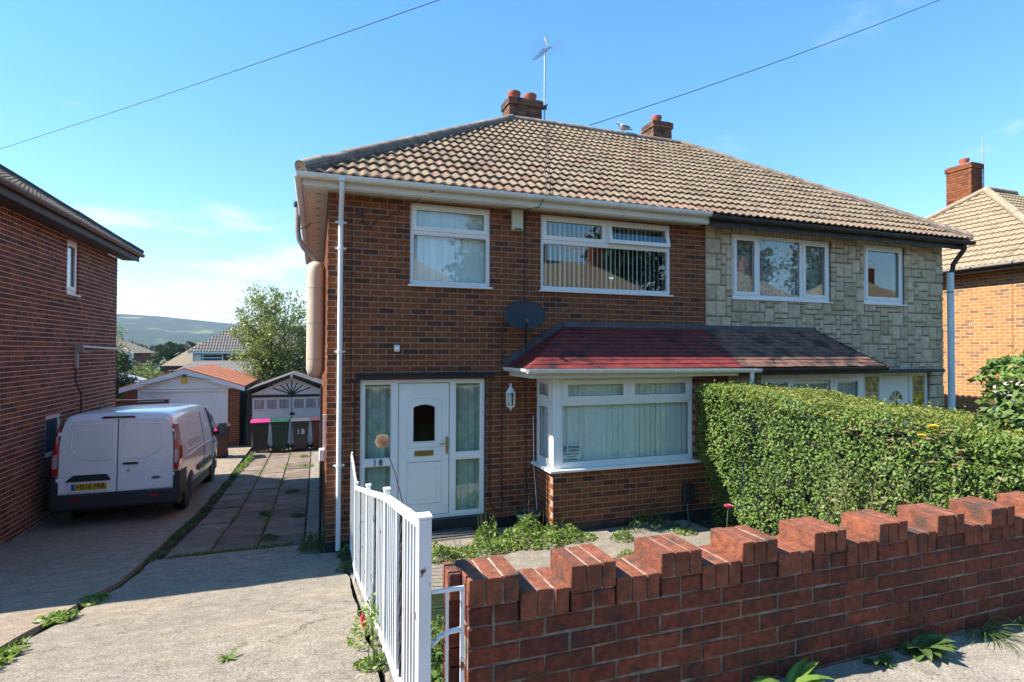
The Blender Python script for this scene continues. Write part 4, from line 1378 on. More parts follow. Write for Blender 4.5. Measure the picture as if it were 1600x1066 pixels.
def ashlar(x0, x1, z0, z1, cw=0.108, chh=0.092):
    nx, nz_ = int(round((x1-x0)/cw)), int(round((z1-z0)/chh))
    cw = (x1-x0)/nx; chh = (z1-z0)/nz_
    occ = [[False]*nx for _ in range(nz_)]
    out = []
    sizes = [(2,3,5),(3,2,6),(3,3,3),(2,2,3),(1,1,1),(2,1,4),(3,1,4),(1,2,3),(2,3,3),(4,2,3)]
    for j in range(nz_):
        i = 0
        while i < nx:
            if occ[j][i]: i += 1; continue
            opts = []
            for (w_, h_, wt) in sizes:
                if i+w_ <= nx and j+h_ <= nz_ and all(not occ[j+q][i+p] for q in range(h_) for p in range(w_)):
                    opts += [(w_, h_)]*wt
            w_, h_ = RND.choice(opts) if opts else (1, 1)
            for q in range(h_):
                for p in range(w_): occ[j+q][i+p] = True
            out.append((x0+i*cw+0.005, x0+(i+w_)*cw-0.005, z0+j*chh+0.005, z0+(j+h_)*chh-0.005))
            i += w_
    return out
def cut(rects, ops):
    res = []
    for r in rects:
        segs = [r]
        for (ox0, ox1, oz0, oz1) in ops:
            nw = []
            for (p, q, s, t) in segs:
                if q <= ox0 or p >= ox1 or t <= oz0 or s >= oz1: nw.append((p, q, s, t)); continue
                if p < ox0: nw.append((p, ox0, s, t))
                if q > ox1: nw.append((ox1, q, s, t))
                a, b = max(p, ox0), min(q, ox1)
                if s < oz0: nw.append((a, b, s, oz0))
                if t > oz1: nw.append((a, b, oz1, t))
            segs = [g for g in nw if g[1]-g[0] > 0.025 and g[3]-g[2] > 0.02]
        res += segs
    return res
STOP = 2.27
gro = lambda o, e: (o[0]-e, o[1]+e, o[2]-e, o[3]+e)
sold = [(W3[0]-0.02, W3[1]+0.02, W3[3], STOP), (W4[0]-0.02, W4[1]+0.02, W4[3], STOP)]
ops2 = [gro(W3, 0.005), gro(W4, 0.005), gro(D2, 0.005), BAYHOLE2]+sold
wall_s = backing(FF, 6.27, 12.285, -2.75, STOP, [W3, W4, D2, BAYHOLE2], MAT['stone_joint'], 'front_wall', HS, y0=0.012)
def lay_stones(fr_, rects, parent, limit, dep=0.045):
    rec = []
    for r in rects:
        c = fr_.w((r[0]+r[1])/2, 0, (r[2]+r[3])/2)
        # what the hedge and front wall leave in sight comes first
        hid = (c.z < -0.75) or not in_view(c)
        rec.append((hid, -(r[1]-r[0])*(r[3]-r[2])/cam_depth(c)**2, r))
    rec.sort(key=lambda q: (q[0], q[1]))
    jv = []; jf = []
    for n_, (hid, _, (a, b, s, t)) in enumerate(rec):
        me = unit_stone(RND.randrange(10))
        if n_ < limit and not hid:
            inst('stone', me, parent, fr_.w(a, -0.020, s), (0, 0, fr_.rz), (b-a, dep, t-s))
        else:
            mm = fr_.m @ Matrix.Translation((a, -0.020, s)) @ Matrix.Diagonal((b-a, dep, t-s, 1))
            b0 = len(jv)
            jv += [tuple(mm @ v.co - wloc(parent)) for v in me.vertices]
            jf += [tuple(b0+i for i in p.vertices) for p in me.polygons]
    if jv:
        m3 = bpy.data.meshes.new('stones'); m3.from_pydata(jv, [], jf); m3.materials.append(MAT['stone'])
        reg(bpy.data.objects.new('stones', m3), parent)['kind'] = 'stuff'
lay_stones(FF, cut(ashlar(6.275, 12.29, -2.70, STOP), ops2), wall_s, 300)
sm_ = MB().box(0, 0.072, -0.018, 0.08, 0, 1).mesh('lintel_stone', MAT['stone'], bevel=0.01)
for (a, b, s, t) in sold:
    n = int((b-a)/0.083)
    for i in range(n):
        inst('lintel_stone', sm_, wall_s, (a+i*(b-a)/n+0.004, RND.uniform(-0.006, 0.004), s+0.006), (0,0,0), (1,1,t-s-0.01))
MB().box(6.15, 12.28, 6.96, 7.2, -3.6, 2.2).build('rear_wall', MAT['mortar'], HS)
MB().box(12.06, 12.285, 0.25, 6.95, -3.6, 2.2).build('side_wall', MAT['brick'], HS)
MB().box(6.2, 12.05, 3.0, 3.1, -2.7, 2.2).box(6.2, 12.05, 0.26, 3.0, -0.22, -0.05).box(6.2, 12.05, 0.26, 3.0, -2.74, -2.60).box(6.2,12.05,0.26,3.0,2.20,2.24).box(9.4,9.5,0.26,3.0,-2.6,2.2).build('room_lining', MAT['room'], HS)
window(FF, HS, *W3, [(6.915,7.405,1.035,2.050), (7.480,8.445,1.010,2.062), (8.520,9.095,1.035,2.050)], sashes=((0,0),(2,0)), blind=('lace', 6.88, 9.13, 0.98, 2.08, 0.14, 0, 0))
window(FF, HS, *W4, [(10.125,11.075,1.055,2.060)], sashes=((0,0),))
MB().box(W4[1]+0.004, W4[1]+0.11, 0.004, 0.012, W4[2], W4[3]).box(W3[1]+0.004, W3[1]+0.06, 0.004, 0.012, W3[2], W3[3]).build('reveal_board', MAT['brown_fascia'], HS)
bay2 = backing(FB, 6.14, 9.2, -2.70, -1.745, [], MAT['stone_joint'], 'bay_wall', HS, y1=0.2)
MB().box(6.15, 6.83, -0.69, -0.5, -1.745, -0.34).build('bay_pier', MAT['stone_joint'], HS)
lay_stones(FB, ashlar(6.15, 6.82, -1.74, -0.36), bay2, 40)
lay_stones(FB, ashlar(6.15, 9.2, -2.64, -1.75), bay2, 0)
window(FB, HS, 6.835, 9.165, -1.70, -0.395, [(6.92,7.44,-1.62,-0.475), (7.53,8.375,-1.62,-0.475), (8.47,9.05,-1.62,-0.475)], sashes=((0,0),(2,0)), sill=True, y=0.02,
       blind=('curtain', 6.87, 9.13, -1.65, -0.42, 0.14, 0, 0))
MB().box(9.02, 9.16, -0.59, -0.01, -2.7, -0.35).build('bay_side', MAT['upvc'], HS)
MB().box(6.14, 9.20, -0.70, -0.58, -0.394, -0.335).build('bay_head', MAT['upvc'], HS)
MB().box(6.9, 9.1, 0.10, 0.14, -1.74, -0.3).build('bay_room_wall', MAT['room'], HS)
door_set(HS, FF, True, D2[0], D2[1], True, 'amber_glass')
MB().box(D2[1]+0.02, D2[1]+0.16, -0.004, 0.02, -2.6, -0.42).build('door_post', MAT['brown_fascia'], HS)
MB().box(9.45, 11.90, -0.30, -0.005, -0.40, -0.34).build('door_canopy', MAT['black_paint'], HS, bevel=0.01)
gb = MAT['gutter_black']
MB().box(6.13, EX1-0.02, EY0+0.02, EY0+0.05, 2.13, 2.32).build('fascia', gb, HS)
MB().box(6.13, EX1-0.05, EY0+0.05, -0.02, 2.275, 2.30).build('soffit', gb, HS)
gutter_run(HS, (6.10, EY0-0.05, 2.285), (EX1+0.06, EY0-0.05, 2.275), gb, r=0.06, bracket=gb)
MB().box(BXR-3.11, BXR-0.03, BY+0.02, BY+0.04, BZ-0.13, BZ-0.012).build('fascia', gb, HS)
gutter_run(HS, (6.55, BY-0.045, BZ-0.03), (BXR+0.05, BY-0.045, BZ-0.02), gb, r=0.05, bracket=gb)
pipe(HS, [(12.42,-0.35,2.22),(12.42,-0.33,2.10),(12.38,-0.16,1.84),(12.37,-0.13,1.62)], 0.045, gb, 'swan_neck')
pipe(HS, [(12.345,-0.12,1.66),(12.345,-0.12,-2.6)], 0.062, MAT['bluepipe'], clips=[((12.345,-0.12,1.25),0.064)], cm=MAT['greypipe'])

# ------------------------------------------------------------------ things fixed to the front
dish = thing('satellite_dish', 'dark grey oval satellite dish on the brick wall above the bay roof', 'satellite dish', (2.72, -0.02, 0.52))
dn = Vector((-0.30, -1.0, 0.42)).normalized()
dr = dn.cross(Vector((0,0,1))).normalized()*-1; du = dr.cross(dn)*-1
if du.z < 0: du = -du
dc = Vector((2.77, -0.34, 0.53))
mb = MB(); rings = 6; seg = 28
vv = []
for i in range(rings+1):
    r_ = i/rings
    for q in range(seg):
        a_ = 2*math.pi*q/seg
        vv.append(dc+dr*math.cos(a_)*0.31*r_+du*math.sin(a_)*0.235*r_ + dn*(0.05*r_*r_-0.05))
mb.v = [tuple(p) for p in vv]
for i in range(rings):
    for q in range(seg):
        w_ = (q+1) % seg
        mb.f.append((i*seg+q, i*seg+w_, (i+1)*seg+w_, (i+1)*seg+q)); mb.m.append(0)
o = mb.build('reflector', pmat('dish_mesh', (0.020,0.021,0.025), 0.55, 0.1), dish, smooth=60, fix=False)
sol = o.modifiers.new('thickness', 'SOLIDIFY'); sol.thickness = 0.006
lnb = dc+dn*0.34-du*0.26
MB().tube([dc-du*0.20-dn*0.02, dc-du*0.27+dn*0.10, lnb-du*0.02], 0.011, 6).build('arm', MAT['black_plastic'], dish)
MB().tube([lnb-dn*0.02, lnb-dn*0.09+du*0.02], [0.026, 0.030], 10).tube([lnb, lnb+dn*0.05-du*0.01], 0.018, 8).build('receiver', MAT['black_plastic'], dish)
MB().tube([dc-dn*0.05, Vector((2.70,-0.14,0.49)), Vector((2.66,-0.012,0.49))], 0.02, 8).box(2.60, 2.72, -0.014, -0.001, 0.40, 0.58).build('bracket', MAT['black_plastic'], dish)
MB().tube([lnb-du*0.02, dc-du*0.33+dn*0.05, Vector((2.88,-0.1,0.16)), Vector((2.9,-0.014,0.02))], 0.006, 5).build('cable', MAT['black_plastic'], dish)

al = thing('alarm_box', 'cream burglar alarm box under the soffit between the upper windows', 'alarm box', (2.755, -0.001, 2.0))
MB().box(2.665, 2.845, -0.075, -0.001, 1.84, 2.165).build('cover', pmat('alarm_cream', (0.58,0.52,0.36), 0.5, 0.04), al, bevel=0.012)
MB().box(2.705, 2.815, -0.079, -0.06, 1.845, 1.872).build('lamp_strip', pmat('alarm_lens', (0.04,0.06,0.045), 0.3), al)

lan = thing('wall_lantern', 'white hexagonal coach lantern on the brick wall beside the door', 'lantern', (2.63, -0.001, -0.72))
lc = (2.63, -0.12)
wm = MAT['upvc']
MB().lathe([(0.055,-0.60+0.0),(0.062,-0.605),(0.05,-0.585),(0.02,-0.545),(0.014,-0.525),(0.022,-0.515),(0.008,-0.49)], (lc[0], lc[1], 0), 12).build('cap', wm, lan, smooth=50)
MB().lathe([(0.075,-0.63),(0.078,-0.622),(0.055,-0.60)], (lc[0], lc[1], 0), 6).lathe([(0.060,-0.845),(0.066,-0.838),(0.064,-0.828)], (lc[0], lc[1], 0), 6).lathe([(0.008,-0.90),(0.016,-0.88),(0.012,-0.865),(0.05,-0.846)], (lc[0], lc[1], 0), 8).build('body', wm, lan)
for q in range(6):
    a_ = rad(60*q)
    MB().tube([(lc[0]+math.cos(a_)*0.060, lc[1]+math.sin(a_)*0.060, -0.84), (lc[0]+math.cos(a_)*0.072, lc[1]+math.sin(a_)*0.072, -0.626)], 0.007, 5).build('glazing_bar', wm, lan)
for q in range(6):
    a0, a1 = rad(60*q), rad(60*q+60)
    MB().face([(lc[0]+math.cos(a0)*0.058, lc[1]+math.sin(a0)*0.058, -0.838), (lc[0]+math.cos(a1)*0.058, lc[1]+math.sin(a1)*0.058, -0.838),
               (lc[0]+math.cos(a1)*0.070, lc[1]+math.sin(a1)*0.070, -0.628), (lc[0]+math.cos(a0)*0.070, lc[1]+math.sin(a0)*0.070, -0.628)]).build('pane', MAT['glass'], lan)
MB().lathe([(0.012,-0.83),(0.014,-0.76),(0.022,-0.73),(0.022,-0.70),(0.008,-0.67)], (lc[0], lc[1], 0), 10).build('bulb', pmat('bulb', (0.75,0.72,0.62), 0.4), lan, smooth=60)
MB().box(2.60, 2.66, -0.016, -0.001, -0.80, -0.62).tube([(2.63,-0.012,-0.66),(2.63,-0.06,-0.575),(2.63,-0.115,-0.59)], 0.009, 6).build('back_plate', wm, lan)

# notice in the bay window
nt_ = thing('parking_notice', 'pale disabled parking notice in the lower corner of the bay window', 'notice', (3.37, -0.62, -1.62))
cardm = pmat('notice_card', (0.80,0.90,0.94), 0.5, 0.02)
MB().box(3.235, 3.535, -0.641, -0.639, -1.612, -1.375).build('card', cardm, nt_)
MB().box(3.242, 3.318, -0.6430, -0.6415, -1.478, -1.388).build('blue_panel', pmat('notice_blue', (0.02,0.16,0.42), 0.5, 0.02), nt_)
wp = MB()
cxx, czz = 3.282, -1.44
wp.tube([(cxx-0.004,-0.6438,czz+0.036),(cxx-0.002,-0.6438,czz+0.008),(cxx+0.016,-0.6438,czz+0.006),(cxx+0.024,-0.6438,czz-0.024)], 0.004, 5)
wp.tube([(cxx+math.cos(rad(a_))*0.020-0.004, -0.6438, czz-0.010+math.sin(rad(a_))*0.020) for a_ in range(110, 361, 25)], 0.003, 5)
wp.build('wheelchair_symbol', MAT['upvc'], nt_)
ink = pmat('notice_ink', (0.02,0.025,0.04), 0.5, 0.0)
for s_, sz, zz, xx in (('DISABLED', 0.045, -1.408, 3.428), ('PARKING', 0.045, -1.455, 3.428), ('REQUIRED OUTSIDE', 0.030, -1.505, 3.385), ('THE FRONT', 0.030, -1.545, 3.385), ('OF THIS HOUSE', 0.030, -1.583, 3.385)):
    text_mesh('lettering', s_, sz, ink, nt_, Matrix.Translation((xx, -0.6435, zz)) @ FACE_FRONT, extrude=0.0008, local=False, bold=0.0012 if sz > 0.04 else 0.0004, sx=0.92)

# television aerial on the chimney
ae = thing('television_aerial', 'tall television aerial on a pale mast strapped to the double-pot chimney', 'aerial', (5.03, 4.38, 5.3))
MB().tube([(5.03,4.36,5.28),(5.04,4.36,7.30)], 0.021, 8).build('mast', MAT['metal_grey'], ae)
MB().box(4.98, 5.08, 4.33, 4.40, 5.86, 5.95).tube([(5.0,4.36,5.90),(5.10,4.33,5.98)], 0.018, 6).build('clamp', MAT['black_plastic'], ae)
bA = Vector((5.12, 4.28, 7.38)); bB = Vector((4.62, 4.0, 6.82))
MB().tube([bA, bB], 0.013, 6).build('boom', MAT['metal_grey'], ae)
bd = (bB-bA).normalized(); bs = Vector((0.75,-0.62,0.05)).normalized()
me_el = None
for i in range(9):
    p = bA+bd*(0.10+i*0.078)
    L = 0.13-0.006*i
    MB().tube([p-bs*L, p+bs*L], 0.006, 4).build('element', MAT['black_plastic'], ae)
for i in range(7):
    for s_ in (-1, 1):
        p = bA+bd*0.02+Vector((0.02*i*s_, 0, 0.055*(i-3)))
        MB().tube([p, p+bs*0.36*s_], 0.0035, 4).build('reflector_rod', MAT['metal_grey'], ae)
MB().tube([bA+Vector((-0.12,0,0.22)), bA+Vector((0.0,0,-0.02))], [0.03, 0.02], 6).build('tail_plate', MAT['upvc'], ae)
# ------------------------------------------------------------------ neighbouring houses
def hip_roof(root, x0, x1, y0, y1, ez, rz, along, mat, ov=0.35):
    """hipped roof; returns (roof object, apex points)"""
    X0, X1, Y0, Y1 = x0-ov, x1+ov, y0-ov, y1+ov
    if along == 'x':
        h = (Y1-Y0)/2; ry = (Y0+Y1)/2
        A, B = (X0+h, ry, rz), (X1-h, ry, rz)
        fs = [[(X0,Y0,ez),(X1,Y0,ez),B,A], [(X1,Y1,ez),(X0,Y1,ez),A,B], [(X0,Y1,ez),(X0,Y0,ez),A], [(X1,Y0,ez),(X1,Y1,ez),B]]
    else:
        h = (X1-X0)/2; rx = (X0+X1)/2
        A, B = (rx, Y0+h, rz), (rx, Y1-h, rz)
        fs = [[(X0,Y1,ez),(X0,Y0,ez),A,B], [(X1,Y0,ez),(X1,Y1,ez),B,A], [(X0,Y0,ez),(X1,Y0,ez),A], [(X1,Y1,ez),(X0,Y1,ez),B]]
    mb = MB()
    for f in fs: mb.face(f)
    return mb.build('roof', mat, root), A, B, (X0, X1, Y0, Y1)

def simple_roofmat(name, c, dark):
    m, nt, b = base_mat(name)
    g = nt.nodes.new('ShaderNodeNewGeometry')
    sp = nt.nodes.new('ShaderNodeSeparateXYZ'); nt.links.new(g.outputs['Position'], sp.inputs[0])
    w1 = nt.nodes.new('ShaderNodeTexWave'); w1.wave_profile = 'SAW'; w1.bands_direction = 'Z'
    w1.inputs['Scale'].default_value = 0.314/0.20
    nt.links.new(g.outputs['Position'], w1.inputs['Vector'])
    h = w1.outputs['Fac']
    cc = nval(nt, c, nrange(nt, nnoise(nt, 3.0, 5), 0.25, 0.75, 0.78, 1.18))
    cc = nmix(nt, nrange(nt, h, 0.80, 0.95, 0, 0.75), cc, dark)
    nt.links.new(cc, b.inputs['Base Color']); b.inputs['Roughness'].default_value = 0.9
    nbump(nt, b, h, 0.6, 0.03)
    return m

MAT['glass_far'] = pmat('far_glass', (0.05,0.07,0.09), 0.08, 0.2, 2, spec=0.8)
# left neighbour -----------------------------------------------------------
HL = thing('plum_brick_house', 'plum brick neighbouring house with brown gutters beside the parked van', 'house', (-9.5, 3.6, -2.9))
LX = -4.68
FLW = Frame((LX, -0.55), math.pi/2)
lw = (4.86+0.55, 5.45+0.55, 1.085, 2.145)
lw2 = (4.08+0.55, 4.70+0.55, -1.95, -1.20)
ltop = 2.19
lb_wall = backing(FLW, 0.0, 8.26, -3.6, ltop, [lw, lw2], MAT['mortar_left'], 'side_wall', HL)
masonry(FLW, layout(0, 8.27, -3.05, ltop, [lw, lw2], bl=0.195, ch=0.0815, joint=0.0145), lb_wall, 'brick_left', MAT['brick_left'], 300, jit=0.002)
MB().box(0.4, 8.27, -0.03, -0.004, -3.6, -3.02).xform(FLW.m).build('plinth', MAT['path'], HL)
MB().box(-14.0, LX-0.012, -0.55, -0.31, -3.3, ltop).build('front_wall', MAT['brick_left'], HL)
MB().box(-14.0, LX-0.012, 7.46, 7.70, -3.7, ltop).build('rear_wall', MAT['brick_left'], HL)
window(FLW, HL, *lw, [(lw[0]+0.09, lw[1]-0.09, lw[2]+0.10, lw[3]-0.08)], sashes=((0,0),), y=0.045)
window(FLW, HL, *lw2, [(lw2[0]+0.06, lw2[1]-0.06, lw2[2]+0.06, lw2[3]-0.06)], y=0.02, sill=False, gl='glass_far')
rl, A_, B_, ex_ = hip_roof(HL, -14.0, LX, -0.55, 7.72, 2.34, 5.25, 'x', MAT['tile_under'], 0.36)
sv = Vector((A_[0]-0, 0, 0))
lay_tiles(rl, (ex_[1]+0.02, ex_[2], 2.33), (0,1,0), (B_[0]-ex_[1],0,5.25-2.34), ex_[3]-ex_[2], math.hypot(B_[0]-ex_[1], 2.91),
          [(Vector((ex_[1],ex_[2],0)), Vector((-(B_[1]-ex_[2]), -(ex_[1]-B_[0]), 0)).normalized()), (Vector((ex_[1],ex_[3],0)), Vector((-(ex_[3]-B_[1]), (ex_[1]-B_[0]), 0)).normalized())],
          [tile_mesh(pmat('olive_roof_tile', (0.17,0.13,0.085), 0.9, 0.25, 9, rnd=0.25))], limit=200)
ridge_run(rl, (ex_[1]+0.02, ex_[3]+0.02, 2.38), (B_[0], B_[1], 5.30), 'hip_tile', MAT['brown_fascia'], r=0.10)
ridge_run(rl, (ex_[1]+0.02, ex_[2]-0.02, 2.38), (B_[0], B_[1], 5.30), 'hip_tile', MAT['brown_fascia'], r=0.10)
MB().box(ex_[1]-0.35, ex_[1]-0.02, -0.88, 8.04, 2.19, 2.21).build('soffit', MAT['brown_fascia'], HL)
MB().box(ex_[1]-0.03, ex_[1], -0.90, 8.06, 2.17, 2.37).build('fascia', MAT['brown_fascia'], HL)
gutter_run(HL, (ex_[1]+0.055, -0.9, 2.345), (ex_[1]+0.055, 8.10, 2.345), MAT['brown_gutter'], bracket=MAT['brown_gutter'], step=1.0)
MB().box(-14, ex_[1], -0.90, -0.55, 2.17, 2.36).build('front_eaves', MAT['brown_fascia'], HL)
pole = thing('wall_pole', 'cream pole held level on a bracket on the plum brick wall', 'pole', (LX+0.05, 5.6, 0.0))
MB().tube([(LX+0.10,5.30,0.06),(LX+0.10,7.95,0.0)], 0.022, 8).build('bar', MAT['cream'], pole)
MB().box(LX+0.001, LX+0.14, 5.28, 5.33, -0.07, 0.10).box(LX+0.001, LX+0.05, 5.27, 5.34, -0.38, 0.05).tube([(LX+0.03,5.35,-0.05),(LX+0.12,5.75,-0.06)], 0.012, 6).build('bracket', MAT['greypipe'], pole)
MB().tube([(LX+0.012,5.33,-0.35),(LX+0.012,5.33,-0.65),(LX+0.012,5.62,-0.9),(LX+0.012,5.64,-1.4)], 0.012, 5).build('cable', MAT['black_plastic'], HL)
MB().box(LX+0.001, LX+0.03, 7.1, 7.16, -0.56, -0.5).build('vent', MAT['greypipe'], HL)

# right neighbour ----------------------------------------------------------
HR = thing('orange_brick_house', 'sunlit orange brick house beyond the stone-clad half, with hipped roof', 'house', (20.0, 3.4, -2.9))
RX = 16.2
FRW = Frame((RX, 6.9), -math.pi/2)           # local x = 6.9 - Y
rw = (6.9-1.40, 6.9-0.35, -1.75, -0.69)
rtop = 2.08
rwall = backing(FRW, 0.0, 6.89, -3.2, rtop, [rw], MAT['mortar_right'], 'side_wall', HR)
masonry(FRW, layout(0, 6.9, -3.1, rtop, [rw]), rwall, 'brick_right', MAT['brick_right'], 300, hidden=lambda c: c.y > 2.9 or c.z < -1.6)
window(FRW, HR, *rw, [(rw[0]+0.08, rw[1]-0.08, -1.20, -0.78), (rw[0]+0.08, rw[1]-0.08, -1.68, -1.28)], sashes=((0,0),), blind=('lace', rw[0], rw[1], -1.75, -0.7, 0.14, 0, 0))
MB().box(RX+0.012, 24.5, 0.0, 0.24, -3.2, rtop).build('front_wall', MAT['brick_right'], HR)
MB().box(RX+0.012, 24.5, 6.66, 6.9, -3.2, rtop).build('rear_wall', MAT['brick_right'], HR)
rr_, A_, B_, ex_ = hip_roof(HR, RX, 24.5, 0.0, 6.9, 2.20, 5.05, 'x', MAT['tile_under'], 0.36)
tm_r = tile_mesh(pmat('sandy_roof_tile', (0.26,0.205,0.13), 0.9, 0.15, 9, rnd=0.12, stain=((0.20,0.15,0.10), 5, 0.6, 0.8)), amp=0.014)
lay_tiles(rr_, (ex_[0]-0.02, ex_[3], 2.19), (0,-1,0), (A_[0]-ex_[0],0,5.05-2.20), ex_[3]-ex_[2], math.hypot(A_[0]-ex_[0], 2.85),
          [(Vector((ex_[0],ex_[2],0)), Vector(((A_[1]-ex_[2]), -(A_[0]-ex_[0]), 0)).normalized()), (Vector((ex_[0],ex_[3],0)), Vector(((ex_[3]-A_[1]), (A_[0]-ex_[0]), 0)).normalized())], [tm_r], limit=300)
lay_tiles(rr_, (ex_[0], ex_[2]-0.02, 2.19), (1,0,0), (0, A_[1]-ex_[2], 5.05-2.20), ex_[1]-ex_[0], math.hypot(A_[1]-ex_[2], 2.85),
          [(Vector((ex_[0],ex_[2],0)), Vector((-(A_[1]-ex_[2]), (A_[0]-ex_[0]), 0)).normalized()), (Vector((B_[0]+1.5,0,0)), Vector((1,0,0)))], [tm_r], many='front_slope_tiles')
hm_ = pmat('buff_hip', (0.28,0.21,0.14), 0.9, 0.2, 9)
ridge_run(rr_, (ex_[0]-0.02, ex_[2]-0.02, 2.24), (A_[0], A_[1], 5.10), 'hip_tile', hm_)
ridge_run(rr_, (ex_[0]-0.02, ex_[3]+0.02, 2.24), (A_[0], A_[1], 5.10), 'hip_tile', hm_)
ridge_run(rr_, A_[:2]+(5.10,), B_[:2]+(5.10,), 'ridge_tile', hm_)
gutter_run(HR, (ex_[0]-0.05, 7.2, 2.20), (ex_[0]-0.05, -0.4, 2.20), MAT['greypipe'], bracket=MAT['black_plastic'])
MB().box(ex_[0]+0.005, ex_[0]+0.03, -0.34, 7.24, 2.06, 2.22).build('fascia', MAT['gutter_black'], HR)
MB().box(ex_[0]+0.03, RX-0.002, -0.34, 7.24, 2.085, 2.10).build('soffit', MAT['cream'], HR)
c_ = chimney(HR, 19.45, 20.0, 3.75, 4.5, 4.3, 6.05, [(19.7, 4.1, 0.13)], bkey='brick')
MB().tube([(20.10,3.78,5.3),(20.10,3.78,6.95)], 0.018, 6).tube([(20.10,3.78,5.8),(20.0,3.80,5.8)], 0.014, 5).build('mast', MAT['metal_grey'], HR)
MB().box(21.35, 21.75, 2.2, 2.6, 4.55, 4.6).xform(Matrix.Identity(4)).build('roof_light', MAT['upvc'], HR)

# houses down the hill at the back -------------------------------------------
def far_house(name, label, x0, x1, y0, y1, zb, ez, rz, wallm, roofm, wins, along='x', group=None):
    r = thing(name, label, 'house', ((x0+x1)/2, (y0+y1)/2, zb), group)
    w_ = MB().box(x0, x1, y0, y1, zb, ez).build('wall', wallm, r)
    rf, A_, B_, e_ = hip_roof(r, x0, x1, y0, y1, ez, rz, along, roofm, 0.45)
    MB().box(e_[0], e_[1], e_[2]-0.06, e_[2]+0.04, ez-0.18, ez+0.02).build('fascia', MAT['upvc'] if 'white' in label else MAT['brown_fascia'], r)
    for (a, b, c, d, nm) in wins:
        f = MB(); ring(f, a, b, c, d, y0-0.06, y0-0.005, 0.11)
        if nm > 1:
            for k in range(1, nm):
                xx = a+(b-a)*k/nm
                f.box(xx-0.05, xx+0.05, y0-0.058, y0-0.006, c+0.11, d-0.11)
        if nm == 1: f.box(a+0.11, b-0.11, y0-0.058, y0-0.006, d-0.50, d-0.41)
        wo = f.build('window', MAT['upvc'], r)
        MB().box(a+0.05, b-0.05, y0-0.03, y0-0.02, c+0.05, d-0.05).build('pane', MAT['glass_far'], wo)
    return r, rf
MAT['glass_far'] = pmat('far_glass', (0.05,0.07,0.09), 0.08, 0.2, 2, spec=0.8)
def wavy_roof(name, c, dk):
    return simple_roofmat(name, c, dk)
rg = wavy_roof('grey_brown_roof', (0.155,0.135,0.125), (0.05,0.045,0.045))
rt = wavy_roof('tan_roof', (0.30,0.23,0.15), (0.12,0.09,0.07))
dkb = pmat('dark_plum_wall', (0.115,0.062,0.055), 0.9, 0.2, 4)
rdb = pmat('brick_red_wall', (0.20,0.09,0.065), 0.9, 0.2, 4)
hG, rf_ = far_house('terraced_house', 'dark brick house with grey hipped roof behind the white garage', -13.1, 1.5, 62, 69.5, -6.8, -0.25, 2.95, dkb, rg,
          [(-12.2,-10.1,-1.95,-0.45,1), (-8.6,-5.6,-1.95,-0.45,3)])
tmG = tile_mesh(rg, tw=0.6, tl=0.75, amp=0.03, lip=0.05)
lay_tiles(rf_, (-13.55, 61.5, -0.24), (1,0,0), (0,4.2,3.2), 12.0, math.hypot(4.2,3.2), [(Vector((-13.55,61.55,0)), Vector((-4.2,4.2,0)).normalized()), (Vector((0,65.7,0)), Vector((0,1,0))), (Vector((-1,0,0)), Vector((1,0,0)))], [tmG], tw=0.6, tg=0.55, tl=0.75, many='roof_tiles')
MB().box(-13.0, -12.3, 61.93, 61.99, -1.2, -0.5).build('alarm_box', MAT['upvc'], hG)
far_house('tan_roof_house', 'low house with tan roof peeping out left of the grey hipped roof', -18.5, -7.0, 74, 81, -7.5, -2.1, 1.0, rdb, rt, [(-18.0,-16.2,-3.8,-2.6,1)])
hT, _ = far_house('corner_house', 'brick house with tan roof and white corner board behind the left bush', -28.5, -17.2, 55, 62, -6.5, -0.35, 1.9, rdb, rt, [(-26,-23.5,-2.1,-0.8,2)])
MB().box(-17.25, -16.9, 54.9, 55.1, -6.4, -0.4).build('corner_board', MAT['upvc'], hT)
# grey sheet roof of a low outbuilding, and a small slate one
ob = thing('outbuilding', 'low outbuilding with plain grey sheet roof beyond the plum house', 'outbuilding', (-9.5, 21.0, -3.7))
MB().box(-12.0, -7.4, 20.0, 23.0, -3.9, -1.75).build('wall', MAT['mortar'], ob)
MB().prism([(-12.2,-1.70),(-7.2,-1.70),(-7.2,-1.62),(-9.7,-0.85),(-12.2,-1.62)], 'y', 19.8, 23.2).build('roof', pmat('grey_sheet', (0.30,0.31,0.33), 0.8, 0.1), ob)
ob2 = thing('lean_to', 'dark slate lean-to roof just behind the white garage gable', 'outbuilding', (-6.9, 33.0, -4.2))
MB().box(-9.2, -4.6, 32, 36, -4.6, -1.9).build('wall', dkb, ob2)
MB().face([(-9.6,31.6,-1.95),(-4.2,31.6,-1.95),(-4.2,35.0,-0.75),(-8.0,35.0,-0.75)]).face([(-4.2,31.6,-1.97),(-9.6,31.6,-1.97),(-9.6,36.0,-1.97),(-4.2,36,-1.97)]).face([(-9.6,31.6,-1.95),(-8.0,35.0,-0.75),(-9.6,36,-1.97)]).build('roof', rg, ob2)

